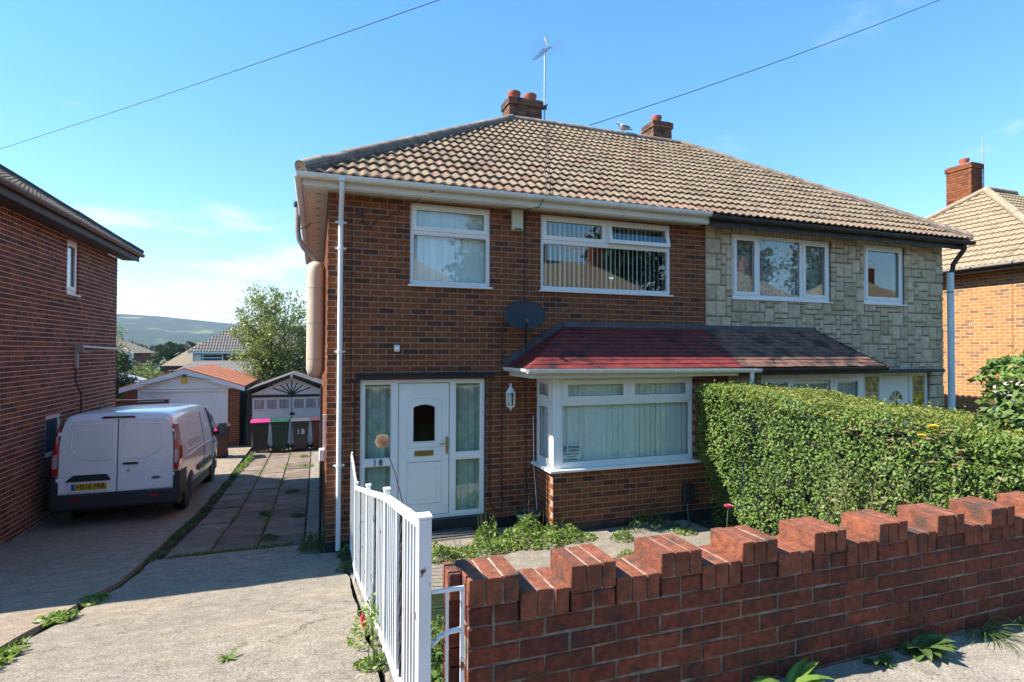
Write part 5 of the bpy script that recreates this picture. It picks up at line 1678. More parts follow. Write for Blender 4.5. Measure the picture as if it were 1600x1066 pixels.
# across the street, behind the camera: seen only in the window panes
for k, (xa, lab) in enumerate(((-15.5, 'tan roofed semi across the road, left of the pair seen in the panes'), (-2.0, 'tan roofed semi straight across the road, seen in the panes'), (11.5, 'tan roofed semi across the road, right of the pair seen in the panes'), (25.0, 'third tan roofed semi along the far side of the road, to the right'), (38.5, 'fourth tan roofed semi along the far side of the road, to the right'), (52.0, 'last tan roofed semi along the far side of the road, to the right'))):
    r, rf = far_house('tan_roofed_semi', lab, xa, xa+10.5, -31.5, -24.5, -2.0, 3.4, 6.4, MAT['brick'], rt, [], group='houses across the road')
    for (a, b, c, d) in ((0.8,2.6,1.6,2.9), (3.2,4.9,1.6,2.9), (6.0,7.6,1.6,2.9), (8.2,9.8,1.6,2.9), (3.2,4.9,-1.0,0.4), (6.0,7.6,-1.0,0.4), (0.9,2.0,-1.9,0.2), (8.6,9.7,-1.9,0.2)):
        f = MB(); ring(f, xa+a, xa+b, c, d, -24.49, -24.44, 0.09)
        wo = f.build('window', MAT['upvc'], r)
        MB().box(xa+a+0.05, xa+b-0.05, -24.47, -24.46, c+0.05, d-0.05).build('pane', MAT['glass_far'], wo)
    MB().box(xa+2.6, xa+3.5, -28.3, -27.6, 5.2, 7.4).build('chimney', MAT['brick'], r)
    MB().box(xa+7.0, xa+7.9, -28.3, -27.6, 5.2, 7.4).build('chimney', MAT['brick'], r)
    MB().lathe([(0.14,0),(0.16,0.3)], (xa+2.9,-27.95,7.4), 10).build('chimney_pot', MAT['terracotta'], r)
    MB().lathe([(0.14,0),(0.16,0.3)], (xa+7.3,-27.95,7.4), 10).build('chimney_pot', MAT['terracotta'], r)

# ------------------------------------------------------------------ garage
GA = thing('garage', 'white fronted garage with red felt roof and up-and-over door behind the van', 'garage', (-4.5, 14.0, -3.45))
gy = 14.0
gl, gr_, gez, gap, gz = -6.36, -2.55, -1.34, -0.70, -3.46
gcx = (gl+gr_)/2
wht = pmat('white_painted_board', (0.82,0.82,0.81), 0.55, 0.05, 3)
MB().box(-5.86, -5.78, gy, gy+0.12, gz, -1.38).box(-3.16, -3.10, gy, gy+0.12, gz, -1.38).box(-5.779, -3.161, gy, gy+0.12, -1.46, -1.38).build('door_surround', wht, GA)
dp = MB().box(-5.78, -3.16, gy+0.06, gy+0.10, gz, -1.46)
gd = dp.build('garage_door', pmat('garage_door_white', (0.80,0.80,0.81), 0.5, 0.05, 2), GA)
for i in range(19):
    x = -5.75+i*(2.56/19)
    MB().box(x+0.008, x+0.122, gy+0.052, gy+0.059, gz+0.05, -1.50).build('rib', gd.data.materials[0], gd)
fg = Frame((-3.10, gy+0.02), 0)
gp = backing(fg, 0.0, 0.37, gz, -1.36, [], MAT['mortar'], 'brick_pier', GA)
gbm = pmat('garage_brick', (0.25,0.08,0.04), 0.88, 0.15, 9, stops=[(0,(0.20,0.062,0.034)),(0.5,(0.275,0.082,0.040)),(1,(0.235,0.075,0.042))])
masonry(fg, layout(0, 0.37, gz+0.05, -1.36, []), gp, 'garage_brick', gbm, 80)
fg2 = Frame((-6.28, gy+0.02), 0)
gp2 = backing(fg2, 0.0, 0.42, gz, -1.36, [], MAT['mortar'], 'brick_pier', GA)
masonry(fg2, layout(0, 0.42, gz+0.05, -1.36, []), gp2, 'garage_brick', gbm, 60)
MB().box(-6.28, -6.20, gy+0.27, gy+5.4, gz-0.2, -1.36).box(-2.80, -2.73, gy+0.27, gy+5.4, gz-0.2, -1.36).box(-6.28, -2.73, gy+5.4, gy+5.5, gz-0.2, -1.36).build('side_wall', pmat('grey_concrete_panel', (0.20,0.185,0.165), 0.9, 0.2, 3), GA)
MB().prism([(gl+0.1,-1.37),(gr_-0.1,-1.37),(gcx,gap-0.10)], 'y', gy-0.02, gy+0.05).build('gable', wht, GA)
bt = 0.15
for s_, xe in ((-1, gl), (1, gr_)):
    MB().prism([(xe,gez-bt+0.02),(xe,gez+0.02),(gcx,gap+0.02),(gcx,gap-bt)], 'y', gy-0.14, gy-0.10).build('barge_board', wht, GA)
rfelt = pmat('orange_felt', (0.36,0.115,0.05), 0.9, 0.14, 4, 0.4, 120, 0.004)
for s_, xe in ((-1, gl), (1, gr_)):
    rp = MB().prism([(xe,gez+0.022),(gcx,gap+0.022),(gcx,gap+0.06),(xe,gez+0.06)], 'y', gy-0.12, gy+5.6).build('roof_slope', rfelt, GA)
    for q in range(1, 6):
        yy = gy-0.12+q*0.95
        MB().prism([(xe,gez+0.062),(gcx,gap+0.062),(gcx,gap+0.07),(xe,gez+0.07)], 'y', yy-0.03, yy+0.03).build('lap', rfelt, rp)
gal = thing('garage_alarm', 'small yellow alarm sounder on the white garage gable', 'alarm box', (gcx-0.02, gy-0.03, -1.0))
MB().box(gcx-0.09, gcx+0.08, gy-0.09, gy-0.021, -1.16, -1.03).prism([(gcx-0.09,-1.029),(gcx+0.08,-1.029),(gcx+0.04,-0.96),(gcx-0.05,-0.96)], 'y', gy-0.085, gy-0.022).build('housing', pmat('alarm_yellow', (0.72,0.50,0.03), 0.5, 0.05), gal)
MB().lathe([(0.05,0),(0.055,0.05),(0.04,0.09)], (gcx, gy-0.07, -0.93), 10).build('lamp', MAT['black_plastic'], gal)
cab_ = MB().tube([(gl+0.2,gy-0.15,-1.22),(gl+0.9,gy-0.15,-1.17),(gcx-0.6,gy-0.15,-1.06),(gcx,gy-0.15,-0.90),(gcx+0.8,gy-0.15,-1.05)], 0.008, 4).build('cable', MAT['brown_gutter'], GA)

# ------------------------------------------------------------------ black and white shed
SH = thing('playhouse_shed', 'black and white timber shed with fan gable and curtained doors, behind the bins', 'shed', (-0.95, 13.5, -3.45))
sy = 13.5; sl, sr, sez, sap, sz = -2.45, 0.50, -1.47, -0.90, -3.46
scx = (sl+sr)/2
blk = MAT['black_paint']
shw = pmat('shed_white', (0.78,0.76,0.72), 0.7, 0.08, 4)
MB().box(-2.38, -2.30, sy+0.02, sy+3.0, sz-0.1, sez).box(0.35, 0.43, sy+0.02, sy+3.0, sz-0.1, sez).box(-2.38, 0.43, sy+3.0, sy+3.08, sz-0.1, sez).build('side_wall', MAT['wood_dark'], SH)
MB().prism([(-2.36,-1.60),(0.41,-1.60),(scx,sap-0.09)], 'y', sy+0.02, sy+0.06).build('gable', shw, SH)
MB().box(-2.38, 0.43, sy-0.02, sy+0.05, -1.68, -1.60).box(-2.40, -2.28, sy-0.02, sy+0.06, sz, -1.681).box(0.33, 0.45, sy-0.02, sy+0.06, sz, -1.681).build('frame', blk, SH)
for s_, xe in ((-1, sl), (1, sr)):
    MB().prism([(xe,sez-0.05),(xe,sez+0.03),(scx,sap+0.02),(scx,sap-0.07)], 'y', sy-0.16, sy-0.06).build('barge_board', blk, SH)
    MB().prism([(xe-0.04*s_*-1,sez+0.032),(scx,sap+0.022),(scx,sap+0.05),(xe,sez+0.06)], 'y', sy-0.18, sy+3.2).build('roof_slope', pmat('shed_felt', (0.07,0.065,0.065), 0.9, 0.3, 6, stain=((0.20,0.11,0.09), 3, 0.5, 0.7)), SH)
for a_ in (20, 42, 66, 90, 114, 138, 160):
    L = min(0.60/max(0.05, math.sin(rad(a_))+0.42*abs(math.cos(rad(a_)))), 1.15)
    L = 1.0/(math.sin(rad(a_))/0.50+abs(math.cos(rad(a_)))/1.25)*0.97
    MB().tube([(scx,sy+0.005,-1.59),(scx+math.cos(rad(a_))*L,sy+0.005,-1.59+math.sin(rad(a_))*L)], 0.018, 4).build('fan_ray', blk, SH)
MB().prism([(scx-0.13,-1.60),(scx+0.13,-1.60),(scx+0.10,-1.52),(scx+0.04,-1.48),(scx-0.04,-1.48),(scx-0.10,-1.52)], 'y', sy-0.02, sy+0.02).build('fan_boss', blk, SH)
MB().prism([(scx,-1.02),(scx+0.05,-0.93),(scx,-0.78),(scx-0.05,-0.93)], 'y', sy-0.19, sy-0.165).build('finial', wht, SH)
def netmat():
    m, nt, b = base_mat('grey_net')
    g = nt.nodes.new('ShaderNodeNewGeometry')
    mp = nt.nodes.new('ShaderNodeMapping'); mp.inputs['Scale'].default_value = (20, 20, 2.0)
    nt.links.new(g.outputs['Position'], mp.inputs['Vector'])
    cc = nramp(nt, nnoise(nt, 1.0, 3, 0.6, mp.outputs[0]), [(0.30,(0.16,0.16,0.165)),(0.5,(0.31,0.30,0.30)),(0.70,(0.44,0.43,0.42))])
    nt.links.new(cc, b.inputs['Base Color']); b.inputs['Roughness'].default_value = 0.4
    return m
MAT['nets'] = netmat()
for k in range(2):
    xa = -2.27+k*1.31; xb = xa+1.285
    door = MB().box(xa, xb, sy+0.02, sy+0.05, sz+0.02, -1.69).build('door', shw, SH)
    for i in range(7):
        x = xa+0.02+i*(1.245/7)
        MB().box(x+0.004, x+0.172, sy+0.012, sy+0.0195, sz+0.05, -2.24).build('plank', shw, door)
    MB().box(xa, xb, sy+0.006, sy+0.0195, -2.235, -2.17).build('rail', shw, door)
    for i in range(3):
        x = xa+0.07+i*0.405
        MB().box(x, x+0.33, sy+0.006, sy+0.018, -2.10, -1.76).build('pane', MAT['nets'], door)
        f = MB(); ring(f, x-0.03, x+0.36, -2.13, -1.73, sy-0.006, sy+0.0055, 0.032); f.build('window_frame', shw, door)
MB().box(scx-0.05, scx+0.10, sy-0.03, sy+0.015, -2.33, -2.25).build('padlock_hasp', blk, SH)

# ------------------------------------------------------------------ wheelie bins
def bin_(label, x, y, bodyc, lidc, rot=0.0, num=None, sticker=False):
    r = thing('wheelie_bin', label, 'wheelie bin', (x, y, zg(y)), 'wheelie bins', rot)
    bm_ = pmat('bin_body', bodyc, 0.5, 0.1, 4); lm_ = pmat('bin_lid', lidc, 0.45, 0.06, 4)
    mb = MB()
    def lvl(z, wx, yf, yb): return [(-wx, yf, z), (wx, yf, z), (wx, yb, z), (-wx, yb, z)]
    L = [lvl(0.06, 0.205, -0.20, 0.20), lvl(0.5, 0.235, -0.25, 0.26), lvl(0.93, 0.265, -0.29, 0.30), lvl(0.96, 0.285, -0.31, 0.31), lvl(1.0, 0.285, -0.31, 0.31)]
    b0 = 0
    for l in L: mb.v += l
    for i in range(len(L)-1):
        for q in range(4):
            w_ = (q+1) % 4
            mb.f.append((i*4+q, i*4+w_, (i+1)*4+w_, (i+1)*4+q)); mb.m.append(0)
    mb.f.append((3, 2, 1, 0)); mb.m.append(0); mb.f.append((16, 17, 18, 19)); mb.m.append(0)
    mb.build('body', bm_, r, local=True, bevel=0.018, segs=2)
    mb = MB().prism([(-0.335,1.002),(0.30,1.002),(0.30,1.06),(0.10,1.085),(-0.20,1.075),(-0.335,1.03)], 'x', -0.295, 0.295)
    lid = mb.build('lid', lm_, r, local=True, bevel=0.015, segs=2)
    MB().tube([(-0.24,0.36,1.02),(0.24,0.36,1.02)], 0.016, 8).box(-0.25,-0.21,0.28,0.37,0.98,1.04).box(0.21,0.25,0.28,0.37,0.98,1.04).build('handle', bm_, r, local=True)
    for s_ in (-1, 1):
        MB().lathe([(0.04,-0.03),(0.10,-0.028),(0.10,0.028),(0.04,0.03)], (s_*0.245, 0.20, 0.10), 16, axis='x').build('wheel', MAT['black_plastic'], r, local=True, smooth=40)
    MB().box(-0.18, 0.18, -0.305, -0.268, 0.80, 0.93).build('front_lip', bm_, r, local=True, bevel=0.008)
    if num:
        for i, ch in enumerate(num):
            text_mesh('painted_number', ch, 0.24, MAT['upvc'], r, Matrix.Translation((-0.065+i*0.14, -0.287, 0.66)) @ Matrix.Rotation(rad(-5), 4, 'X') @ FACE_FRONT, extrude=0.002, bold=0.002)
    if sticker:
        MB().box(0.0, 0.20, -0.312, -0.306, 0.74, 0.90).build('sticker', pmat('sticker', (0.6,0.66,0.64), 0.5, 0.1), r, local=True)
    return r
bin_('black wheelie bin with a bright pink lid beside the slab path', -1.90, 12.45, (0.022,0.023,0.025), (0.62,0.03,0.16), 0.06)
bin_('dark green wheelie bin between the pink-lidded and the numbered bin', -1.28, 12.45, (0.012,0.042,0.028), (0.014,0.062,0.040), -0.04)
bin_('charcoal wheelie bin with the number 18 painted on its front', -0.64, 12.42, (0.045,0.047,0.050), (0.075,0.078,0.082), 0.03, num='18')
bin_('brown wheelie bin with a pale sticker, half hidden by the house corner', -0.02, 12.50, (0.115,0.040,0.028), (0.085,0.030,0.024), 0.0, sticker=True)
bin_('dark maroon wheelie bin standing in front of the van by the garage', -3.00, 11.55, (0.055,0.020,0.018), (0.045,0.018,0.017), 0.25)

# low red-brown timber fence behind the van
FE = thing('timber_fence', 'low red-brown timber fence between the plum house and the garage', 'fence', (-6.2, 13.2, -3.4))
fm_ = pmat('red_brown_timber', (0.15,0.055,0.035), 0.85, 0.25, 8, rnd=0.2)
for i in range(5):
    MB().box(-7.6, -4.75, 13.18, 13.22, -2.55+i*0.17, -2.40+i*0.17).build('board', fm_, FE)
for x in (-7.5, -6.2, -4.85):
    MB().box(x-0.05, x+0.05, 13.23, 13.32, -3.5, -1.68).build('post', fm_, FE)
MB().box(-7.6, -4.75, 13.17, 13.30, -1.69, -1.64).build('rail', fm_, FE)
# ------------------------------------------------------------------ the white van
VAN = thing('panel_van', 'white panel van parked nose-in beside the plum brick wall', 'van', (-3.455, 3.60, zg(4.6)+0.045+0.035))
VAN.rotation_euler = (-math.atan(0.042), 0, rad(0.3))
def carpaint(name, c):
    m, nt, b = base_mat(name)
    cc = nval(nt, c, nrange(nt, nnoise(nt, 2.5, 4), 0.3, 0.7, 0.96, 1.03))
    nt.links.new(cc, b.inputs['Base Color'])
    b.inputs['Roughness'].default_value = 0.30
    b.inputs['Coat Weight'].default_value = 0.7
    b.inputs['Coat Roughness'].default_value = 0.04
    return m
PW = carpaint('white_van_paint', (0.86,0.865,0.875))
PB = pmat('black_bumper', (0.022,0.022,0.024), 0.55, 0.12, 10)
RED = pmat('red_lens', (0.42,0.008,0.012), 0.12, 0.1, 12, coat=0.8)
CLR = pmat('clear_lens', (0.42,0.36,0.35), 0.15, 0.2, 30, coat=0.8)
# stations: y, half width sill, belt, roof shoulder, z bottom, belt z, roof z
ST = [(0.000,0.860,0.885,0.735,0.46,1.02,1.905),(0.030,0.925,0.945,0.785,0.43,1.02,1.945),(0.10,0.945,0.965,0.805,0.41,1.02,1.965),
      (0.55,0.960,0.980,0.825,0.40,1.02,1.985),(1.6,0.965,0.986,0.832,0.40,1.02,1.995),(2.9,0.965,0.986,0.825,0.40,1.02,1.985),
      (3.35,0.962,0.984,0.800,0.40,1.02,1.945),(3.65,0.958,0.980,0.770,0.40,1.02,1.840),(4.20,0.945,0.965,0.800,0.40,0.98,1.340),
      (4.45,0.925,0.945,0.790,0.40,0.92,1.170),(4.80,0.860,0.890,0.740,0.40,0.82,1.000),(4.95,0.740,0.780,0.650,0.42,0.74,0.860),(4.97,0.700,0.740,0.620,0.44,0.72,0.830)]
def sect(s):
    y, ws, wb, wr, zb, zt, zr = s
    P = [(0,zb),(ws-0.06,zb),(ws,zb+0.05),(wb-0.008,zb+(zt-zb)*0.45),(wb,zt),(wb-0.012,zt+(zr-zt)*0.12),(lerp(wb,wr,0.42),zt+(zr-zt)*0.50),
         (wr+0.035,zr-(zr-zt)*0.155),(wr,zr-(zr-zt)*0.075),(wr-0.07,zr-(zr-zt)*0.022),(wr-0.28,zr),(0,zr+0.012)]
    R_ = [(x, y, z) for x, z in P]
    Lf = [(-x, y, z) for x, z in P[-2:0:-1]]
    return R_+Lf
mb = MB()
k = len(sect(ST[0]))
for s in ST: mb.v += sect(s)
for i in range(len(ST)-1):
    for q in range(k):
        w_ = (q+1) % k
        mb.f.append((i*k+q, i*k+w_, (i+1)*k+w_, (i+1)*k+q)); mb.m.append(0)
mb.f.append(tuple(range(k))); mb.m.append(0)
mb.f.append(tuple(range((len(ST)-1)*k, len(ST)*k))); mb.m.append(0)
body = mb.build('body', PW, VAN, local=True)
ss = body.modifiers.new('sub', 'SUBSURF'); ss.levels = 2; ss.render_levels = 2
cutters = []
for yy in (0.99, 3.92):
    cm_ = MB().lathe([(0.385,-1.3),(0.385,1.3)], (0, yy, 0.345), 28, axis='x')
    # arches only bite into the sides
    for s_ in (-1, 1):
        c2 = MB().lathe([(0.392,0.62*s_),(0.392,1.3*s_)], (0, yy, 0.345), 28, axis='x')
        co = c2.build('tmp_cutter', PB, VAN, local=True)
        bo = body.modifiers.new('arch', 'BOOLEAN'); bo.operation = 'DIFFERENCE'; bo.object = co; bo.solver = 'EXACT'
        cutters.append(co)
dg = bpy.context.evaluated_depsgraph_get(); dg.update()
nm_ = bpy.data.meshes.new_from_object(body.evaluated_get(dg))
body.modifiers.clear(); body.data = nm_
for c in cutters: bpy.data.objects.remove(c, do_unlink=True)
nm_.materials.clear(); nm_.materials.append(PW)
nm_.shade_smooth(); nm_.set_sharp_from_angle(angle=rad(32))
# rear face helper: y of the rear skin
RY0 = -0.004
# lower black bumper and corner cladding
MB().prism([(-0.935,0.33),(0.935,0.33),(0.965,0.42),(0.962,0.545),(0.925,0.575),(-0.925,0.575),(-0.962,0.545),(-0.965,0.42)], 'y', -0.075, 0.12).build('rear_bumper', PB, VAN, local=True, bevel=0.02, segs=2)
for s_ in (-1, 1):
    a, b = (0.872*s_, 0.978*s_)
    MB().prism([(min(a,b),0.40),(max(a,b),0.40),(max(a,b),0.88),(min(a,b),0.88)], 'y', -0.035, 0.60).build('corner_cladding', PB, VAN, local=True, bevel=0.03, segs=2)
    # tail lamps wrap the rear corners
    lampR = [(0.875,0.90),(0.945,0.90),(0.972,1.08),(0.962,1.30),(0.935,1.45),(0.885,1.74),(0.852,1.74),(0.872,1.45),(0.868,1.32)]
    pl = [(x*s_, z) for x, z in lampR]
    if s_ < 0: pl = pl[::-1]
    tl = MB().prism(pl, 'y', -0.026, 0.22).build('tail_lamp', RED, VAN, local=True, bevel=0.012, segs=2)
    cl = [(0.885,1.03),(0.950,1.03),(0.948,1.26),(0.885,1.28)]
    cl = [(x*s_, z) for x, z in cl]
    if s_ < 0: cl = cl[::-1]
    MB().prism(cl, 'y', -0.0375, -0.02).build('reversing_lens', CLR, tl, local=True, bevel=0.004)
    MB().box(min(0.876*s_,0.905*s_), max(0.876*s_,0.905*s_), -0.032, -0.018, 1.44, 1.60).build('indicator_lens', CLR, tl, local=True, bevel=0.004)
    for zz in (0.93, 1.62):
        xh = (0.865 if zz < 1 else 0.85)*s_
        MB().box(xh-0.03, xh+0.03, -0.034, 0.0, zz-0.03-0.10*(zz<1), zz+0.03-0.10*(zz<1)).build('door_hinge', PW, VAN, local=True, bevel=0.006)
    MB().box(min(0.52*s_,0.66*s_), max(0.52*s_,0.66*s_), -0.083, -0.07, 0.465, 0.50).build('reflector', RED, VAN, local=True)
# two rear doors: thin skins with pressed panels
def rear_door(s_):
    out = [(0.006,0.58),(0.86,0.60),(0.862,1.32),(0.855,1.45),(0.825,1.70),(0.79,1.81),(0.72,1.85),(0.006,1.865)]
    pts = [(x*s_, z) for x, z in out]
    if s_ < 0: pts = pts[::-1]
    d = MB().prism(pts, 'y', -0.022, 0.03).build('rear_door', PW, VAN, local=True, bevel=0.008, segs=2)
    # pressed upper panel, recessed outline as a raised bead
    pn = [(0.075,1.15),(0.42,1.15),(0.62,1.25),(0.70,1.36),(0.685,1.55),(0.655,1.76),(0.075,1.785)]
    p3 = [(x*s_, -0.022, z) for x, z in pn]
    MB().tube(p3+[p3[0], p3[1]], 0.011, 8).build('pressing', PW, d, local=True, smooth=70)
    pi_ = [(x*s_, z) for x, z in [(0.095,1.17),(0.415,1.17),(0.605,1.265),(0.68,1.37),(0.665,1.55),(0.638,1.745),(0.095,1.768)]]
    if s_ < 0: pi_ = pi_[::-1]
    MB().prism(pi_, 'y', -0.027, -0.018).build('panel', PW, d, local=True, bevel=0.006, segs=2)
    MB().tube([(0.03*s_,-0.022,0.905),(0.78*s_,-0.022,0.905)], 0.007, 6).build('swage', PW, d, local=True)
    return d
dL = rear_door(-1); dR = rear_door(1)
MB().box(-0.005, 0.005, -0.0235, 0.02, 0.58, 1.865).build('door_gap', MAT['dark_void'], VAN, local=True)
MB().prism([(-0.72,0.615),(-0.14,0.615),(-0.14,0.80),(-0.72,0.80)], 'y', -0.030, -0.021).build('plate_recess', PW, dL, local=True, bevel=0.008)
MB().prism([(-0.755,0.795),(-0.085,0.795),(-0.15,0.905),(-0.64,0.905)], 'y', -0.062, -0.02).build('plate_light_bar', PB, dL, local=True, bevel=0.008)
# registration plate
NP = MB().box(-0.665, -0.145, -0.039, -0.031, 0.642, 0.753).build('number_plate', pmat('plate_yellow', (0.72,0.44,0.012), 0.45, 0.03, 3), dL, local=True, bevel=0.002)
MB().box(-0.664, -0.612, -0.0405, -0.0395, 0.644, 0.751).build('plate_band', pmat('plate_blue', (0.01,0.10,0.42), 0.45, 0.02), dL, local=True)
text_mesh('plate_lettering', 'HS16 FRR', 0.122, MAT['digit'], dL, Matrix.Translation((-0.377, -0.0405, 0.698)) @ FACE_FRONT, extrude=0.0012, sx=0.84, bold=0.0026)
# handle, lock, badge, high level lamp
MB().box(0.085, 0.32, -0.050, -0.02, 1.045, 1.082).build('door_handle', PB, dR, local=True, bevel=0.012, segs=2)
MB().lathe([(0.024,-0.036),(0.026,-0.02)], (0.17, 0, 0.935), 14, axis='y').build('lock_cap', MAT['metal_grey'], dR, local=True)
bad = MB().lathe([(0.060,-0.033),(0.066,-0.030),(0.066,-0.02)], (0,0,0), 24, axis='y').xform(Matrix.Translation((0.60,0,0.79)) @ Matrix.Diagonal((1.12,1,0.46,1)))
bad.build('badge', MAT['metal_grey'], dR, local=True)
bad2 = MB().lathe([(0.054,-0.0355),(0.056,-0.03)], (0,0,0), 24, axis='y').xform(Matrix.Translation((0.60,0,0.79)) @ Matrix.Diagonal((1.12,1,0.43,1)))
bad2.build('badge_oval', pmat('badge_blue', (0.012,0.035,0.12), 0.3, 0.02), dR, local=True)
text_mesh('badge_script', 'Ford', 0.046, MAT['metal_grey'], dR, Matrix.Translation((0.60,-0.0362,0.79)) @ Matrix(((1,0.25,0,0),(0,0,-1,0),(0,1,0,0),(0,0,0,1))), extrude=0.0008)
MB().prism([(-0.27,1.872),(0.27,1.872),(0.225,1.905),(-0.225,1.905)], 'y', -0.02, 0.10).build('brake_lamp', pmat('dark_red_lens', (0.05,0.004,0.006), 0.15, 0.1, coat=0.6), VAN, local=True, bevel=0.006)
# side details (both sides)
for s_ in (-1, 1):
    sx = 0.986*s_
    MB().box(min(sx,sx+0.02*s_), max(sx,sx+0.02*s_), 1.60, 3.25, 0.62, 0.75).build('side_moulding', PB, VAN, local=True, bevel=0.008)
    # door shut lines, grooves drawn as thin dark seams
    for yy in (2.35, 3.42):
        pts = [((lerp(0.986,0.986,0)+0.0015)*s_, yy, 0.46), (0.9885*s_, yy, 1.02), (0.925*s_, yy, 1.50), (0.868*s_, yy, 1.80)]
        MB().tube(pts, 0.005, 4).build('shut_line', MAT['dark_void'], VAN, local=True)
    MB().tube([(0.989*s_,0.60,1.07),(0.990*s_,1.4,1.09),(0.990*s_,2.3,1.10),(0.988*s_,3.4,1.10)], 0.010, 6).build('swage', PW, VAN, local=True)
    for (ya, yb) in ((0.70, 2.25),):
        pts = [(0.975*s_,ya,1.17),(0.968*s_,yb,1.17),(0.885*s_,yb,1.74),(0.872*s_,ya+0.05,1.74)]
        MB().tube(pts+[pts[0], pts[1]], 0.009, 6).build('pressing', PW, VAN, local=True)
    # front door glass and quarter light
    gl_ = [(0.984*s_,3.46,1.14),(0.984*s_,4.22,1.14),(0.905*s_,3.80,1.62),(0.878*s_,3.47,1.74)]
    MB().face([(p[0]+0.004*s_, p[1], p[2]) for p in gl_]).build('door_glass', pmat('van_glass', (0.012,0.014,0.016), 0.05, 0.0, coat=1.0), VAN, local=True)
    MB().box(min(0.985*s_,1.01*s_), max(0.985*s_,1.01*s_), 3.50, 3.68, 1.00, 1.035).build('side_handle', PB, VAN, local=True, bevel=0.008)
    mir = MB().box(min(1.02*s_,1.20*s_), max(1.02*s_,1.20*s_), 3.95, 4.10, 1.08, 1.42).build('mirror', PB, VAN, local=True, bevel=0.03, segs=2)
    MB().box(min(0.94*s_,1.03*s_), max(0.94*s_,1.03*s_), 3.98, 4.06, 1.14, 1.22).build('mirror_arm', PB, mir, local=True)
    MB().box(min(1.035*s_,1.185*s_), max(1.035*s_,1.185*s_), 3.942, 3.949, 1.10, 1.40).build('mirror_glass', MAT['glass_far'], mir, local=True)
    for yy in (0.99, 3.92):
        wh = MB().lathe([(0.20,0.70*s_),(0.30,0.70*s_),(0.335,0.72*s_),(0.345,0.78*s_),(0.345,0.88*s_),(0.33,0.93*s_),(0.25,0.945*s_),(0.20,0.935*s_)], (0, yy, 0.345), 28, axis='x').build('wheel', pmat('tyre', (0.018,0.018,0.018), 0.8, 0.1), VAN, local=True, smooth=40)
        MB().lathe([(0.02,0.90*s_),(0.07,0.915*s_),(0.19,0.895*s_),(0.215,0.93*s_),(0.222,0.93*s_),(0.215,0.85*s_)], (0, yy, 0.345), 24, axis='x').build('rim', MAT['metal_grey'], wh, local=True, smooth=40)
# windscreen
MB().face([(-0.78,3.70,1.795),(0.78,3.70,1.795),(0.86,4.24,1.30),(-0.86,4.24,1.30)]).xform(Matrix.Translation((0,0.03,0.03))).build('windscreen', pmat('van_glass', (0.012,0.014,0.016), 0.05, 0.0, coat=1.0), VAN, local=True)
MB().box(-0.9, 0.9, 0.3, 4.7, 0.22, 0.41).build('underbody', PB, VAN, local=True)
# ------------------------------------------------------------------ front garden wall
WY = -5.85; WT = 0.222
MAT['mortar_cope'] = pmat('pale_coping_mortar', (0.36,0.31,0.25), 0.95, 0.3, 24, spec=0.2, stain=((0.12,0.10,0.08), 6.0, 0.50, 0.70))
GW = thing('garden_wall', 'red brick garden wall with stepped coping along the pavement', 'wall', (3.5, WY+0.11, -1.63))
WX0, WX1 = 0.452, 8.9
CH = 0.0815
LOWZ = -1.128                      # underside of the low coping bricks
core = MB().box(WX0+0.006, WX1, WY+0.005, WY+WT-0.005, -1.75, LOWZ)
nmod = int((WX1-WX0)/0.2286)
for i in range(nmod):
    if i % 2 == 0:
        core.box(WX0+i*0.2286+0.012, WX0+(i+1)*0.2286-0.012, WY+0.006, WY+WT-0.006, LOWZ, LOWZ+CH)
core.build('core', MAT['mortar_wall'], GW)
def rough_brick(L, H, D, mat, seed, name='brick', amp=0.0030, bev=0.0035):
    r_ = random.Random(seed)
    bm = bmesh.new()
    bmesh.ops.create_cube(bm, size=1.0)
    for v in bm.verts: v.co = Vector(((v.co.x+0.5)*L, (v.co.y+0.5)*D, (v.co.z+0.5)*H))
    bmesh.ops.bevel(bm, geom=list(bm.edges), offset=bev, segments=1, affect='EDGES')
    for v in bm.verts: v.co += Vector((r_.uniform(-amp,amp), r_.uniform(-amp,amp), r_.uniform(-amp,amp)))
    me = bpy.data.meshes.new(name); bm.to_mesh(me); bm.free()
    me.materials.append(mat)
    return me
full = [rough_brick(0.2190, 0.0715, WT, MAT['brick_wall'], s) for s in range(6)]
half = [rough_brick(0.1045, 0.0715, WT, MAT['brick_wall'], 20+s) for s in range(4)]
cope = [rough_brick(0.0668, 0.112, WT+0.012, MAT['brick_cope'], 40+s, 'coping_brick', 0.0022, 0.003) for s in range(6)]
k = 0
z = LOWZ-CH
rowi = 0
while z > -1.80:
    off = 0.0 if rowi % 2 else -0.1143
    x = WX0+off
    while x < WX1-0.05:
        if x < WX0-0.01:
            inst('brick', half[k % 4], GW, (WX0+0.005, WY+RND.uniform(-0.002,0.002), z+0.005))
        elif x+0.2286 <= WX1+0.01:
            inst('brick', full[k % 6], GW, (x+0.005, WY+RND.uniform(-0.002,0.002), z+0.005), (0, 0, RND.uniform(-0.004,0.004)))
        k += 1
        x += 0.2286
    z -= CH; rowi += 1
for i in range(nmod):
    x = WX0+i*0.2286
    up_ = (i % 2 == 0)
    zz = LOWZ
    if up_:
        for q in range(2):
            inst('brick', half[(i+q) % 4], GW, (x+0.005+q*0.1143, WY+RND.uniform(-0.002,0.002), LOWZ+0.005))
        zz = LOWZ+CH
    for q in range(3):
        inst('coping_brick', cope[(i*3+q) % 6], GW, (x+0.0047+q*0.0762, WY-0.004+RND.uniform(-0.004,0.004), zz+0.004+RND.uniform(-0.002,0.002)), (0, 0, RND.uniform(-0.01,0.01)))
    MB().box(x+0.016, x+0.2126, WY+0.006, WY+WT-0.004, zz, zz+0.1125).build('coping_mortar', MAT['mortar_cope'], GW)
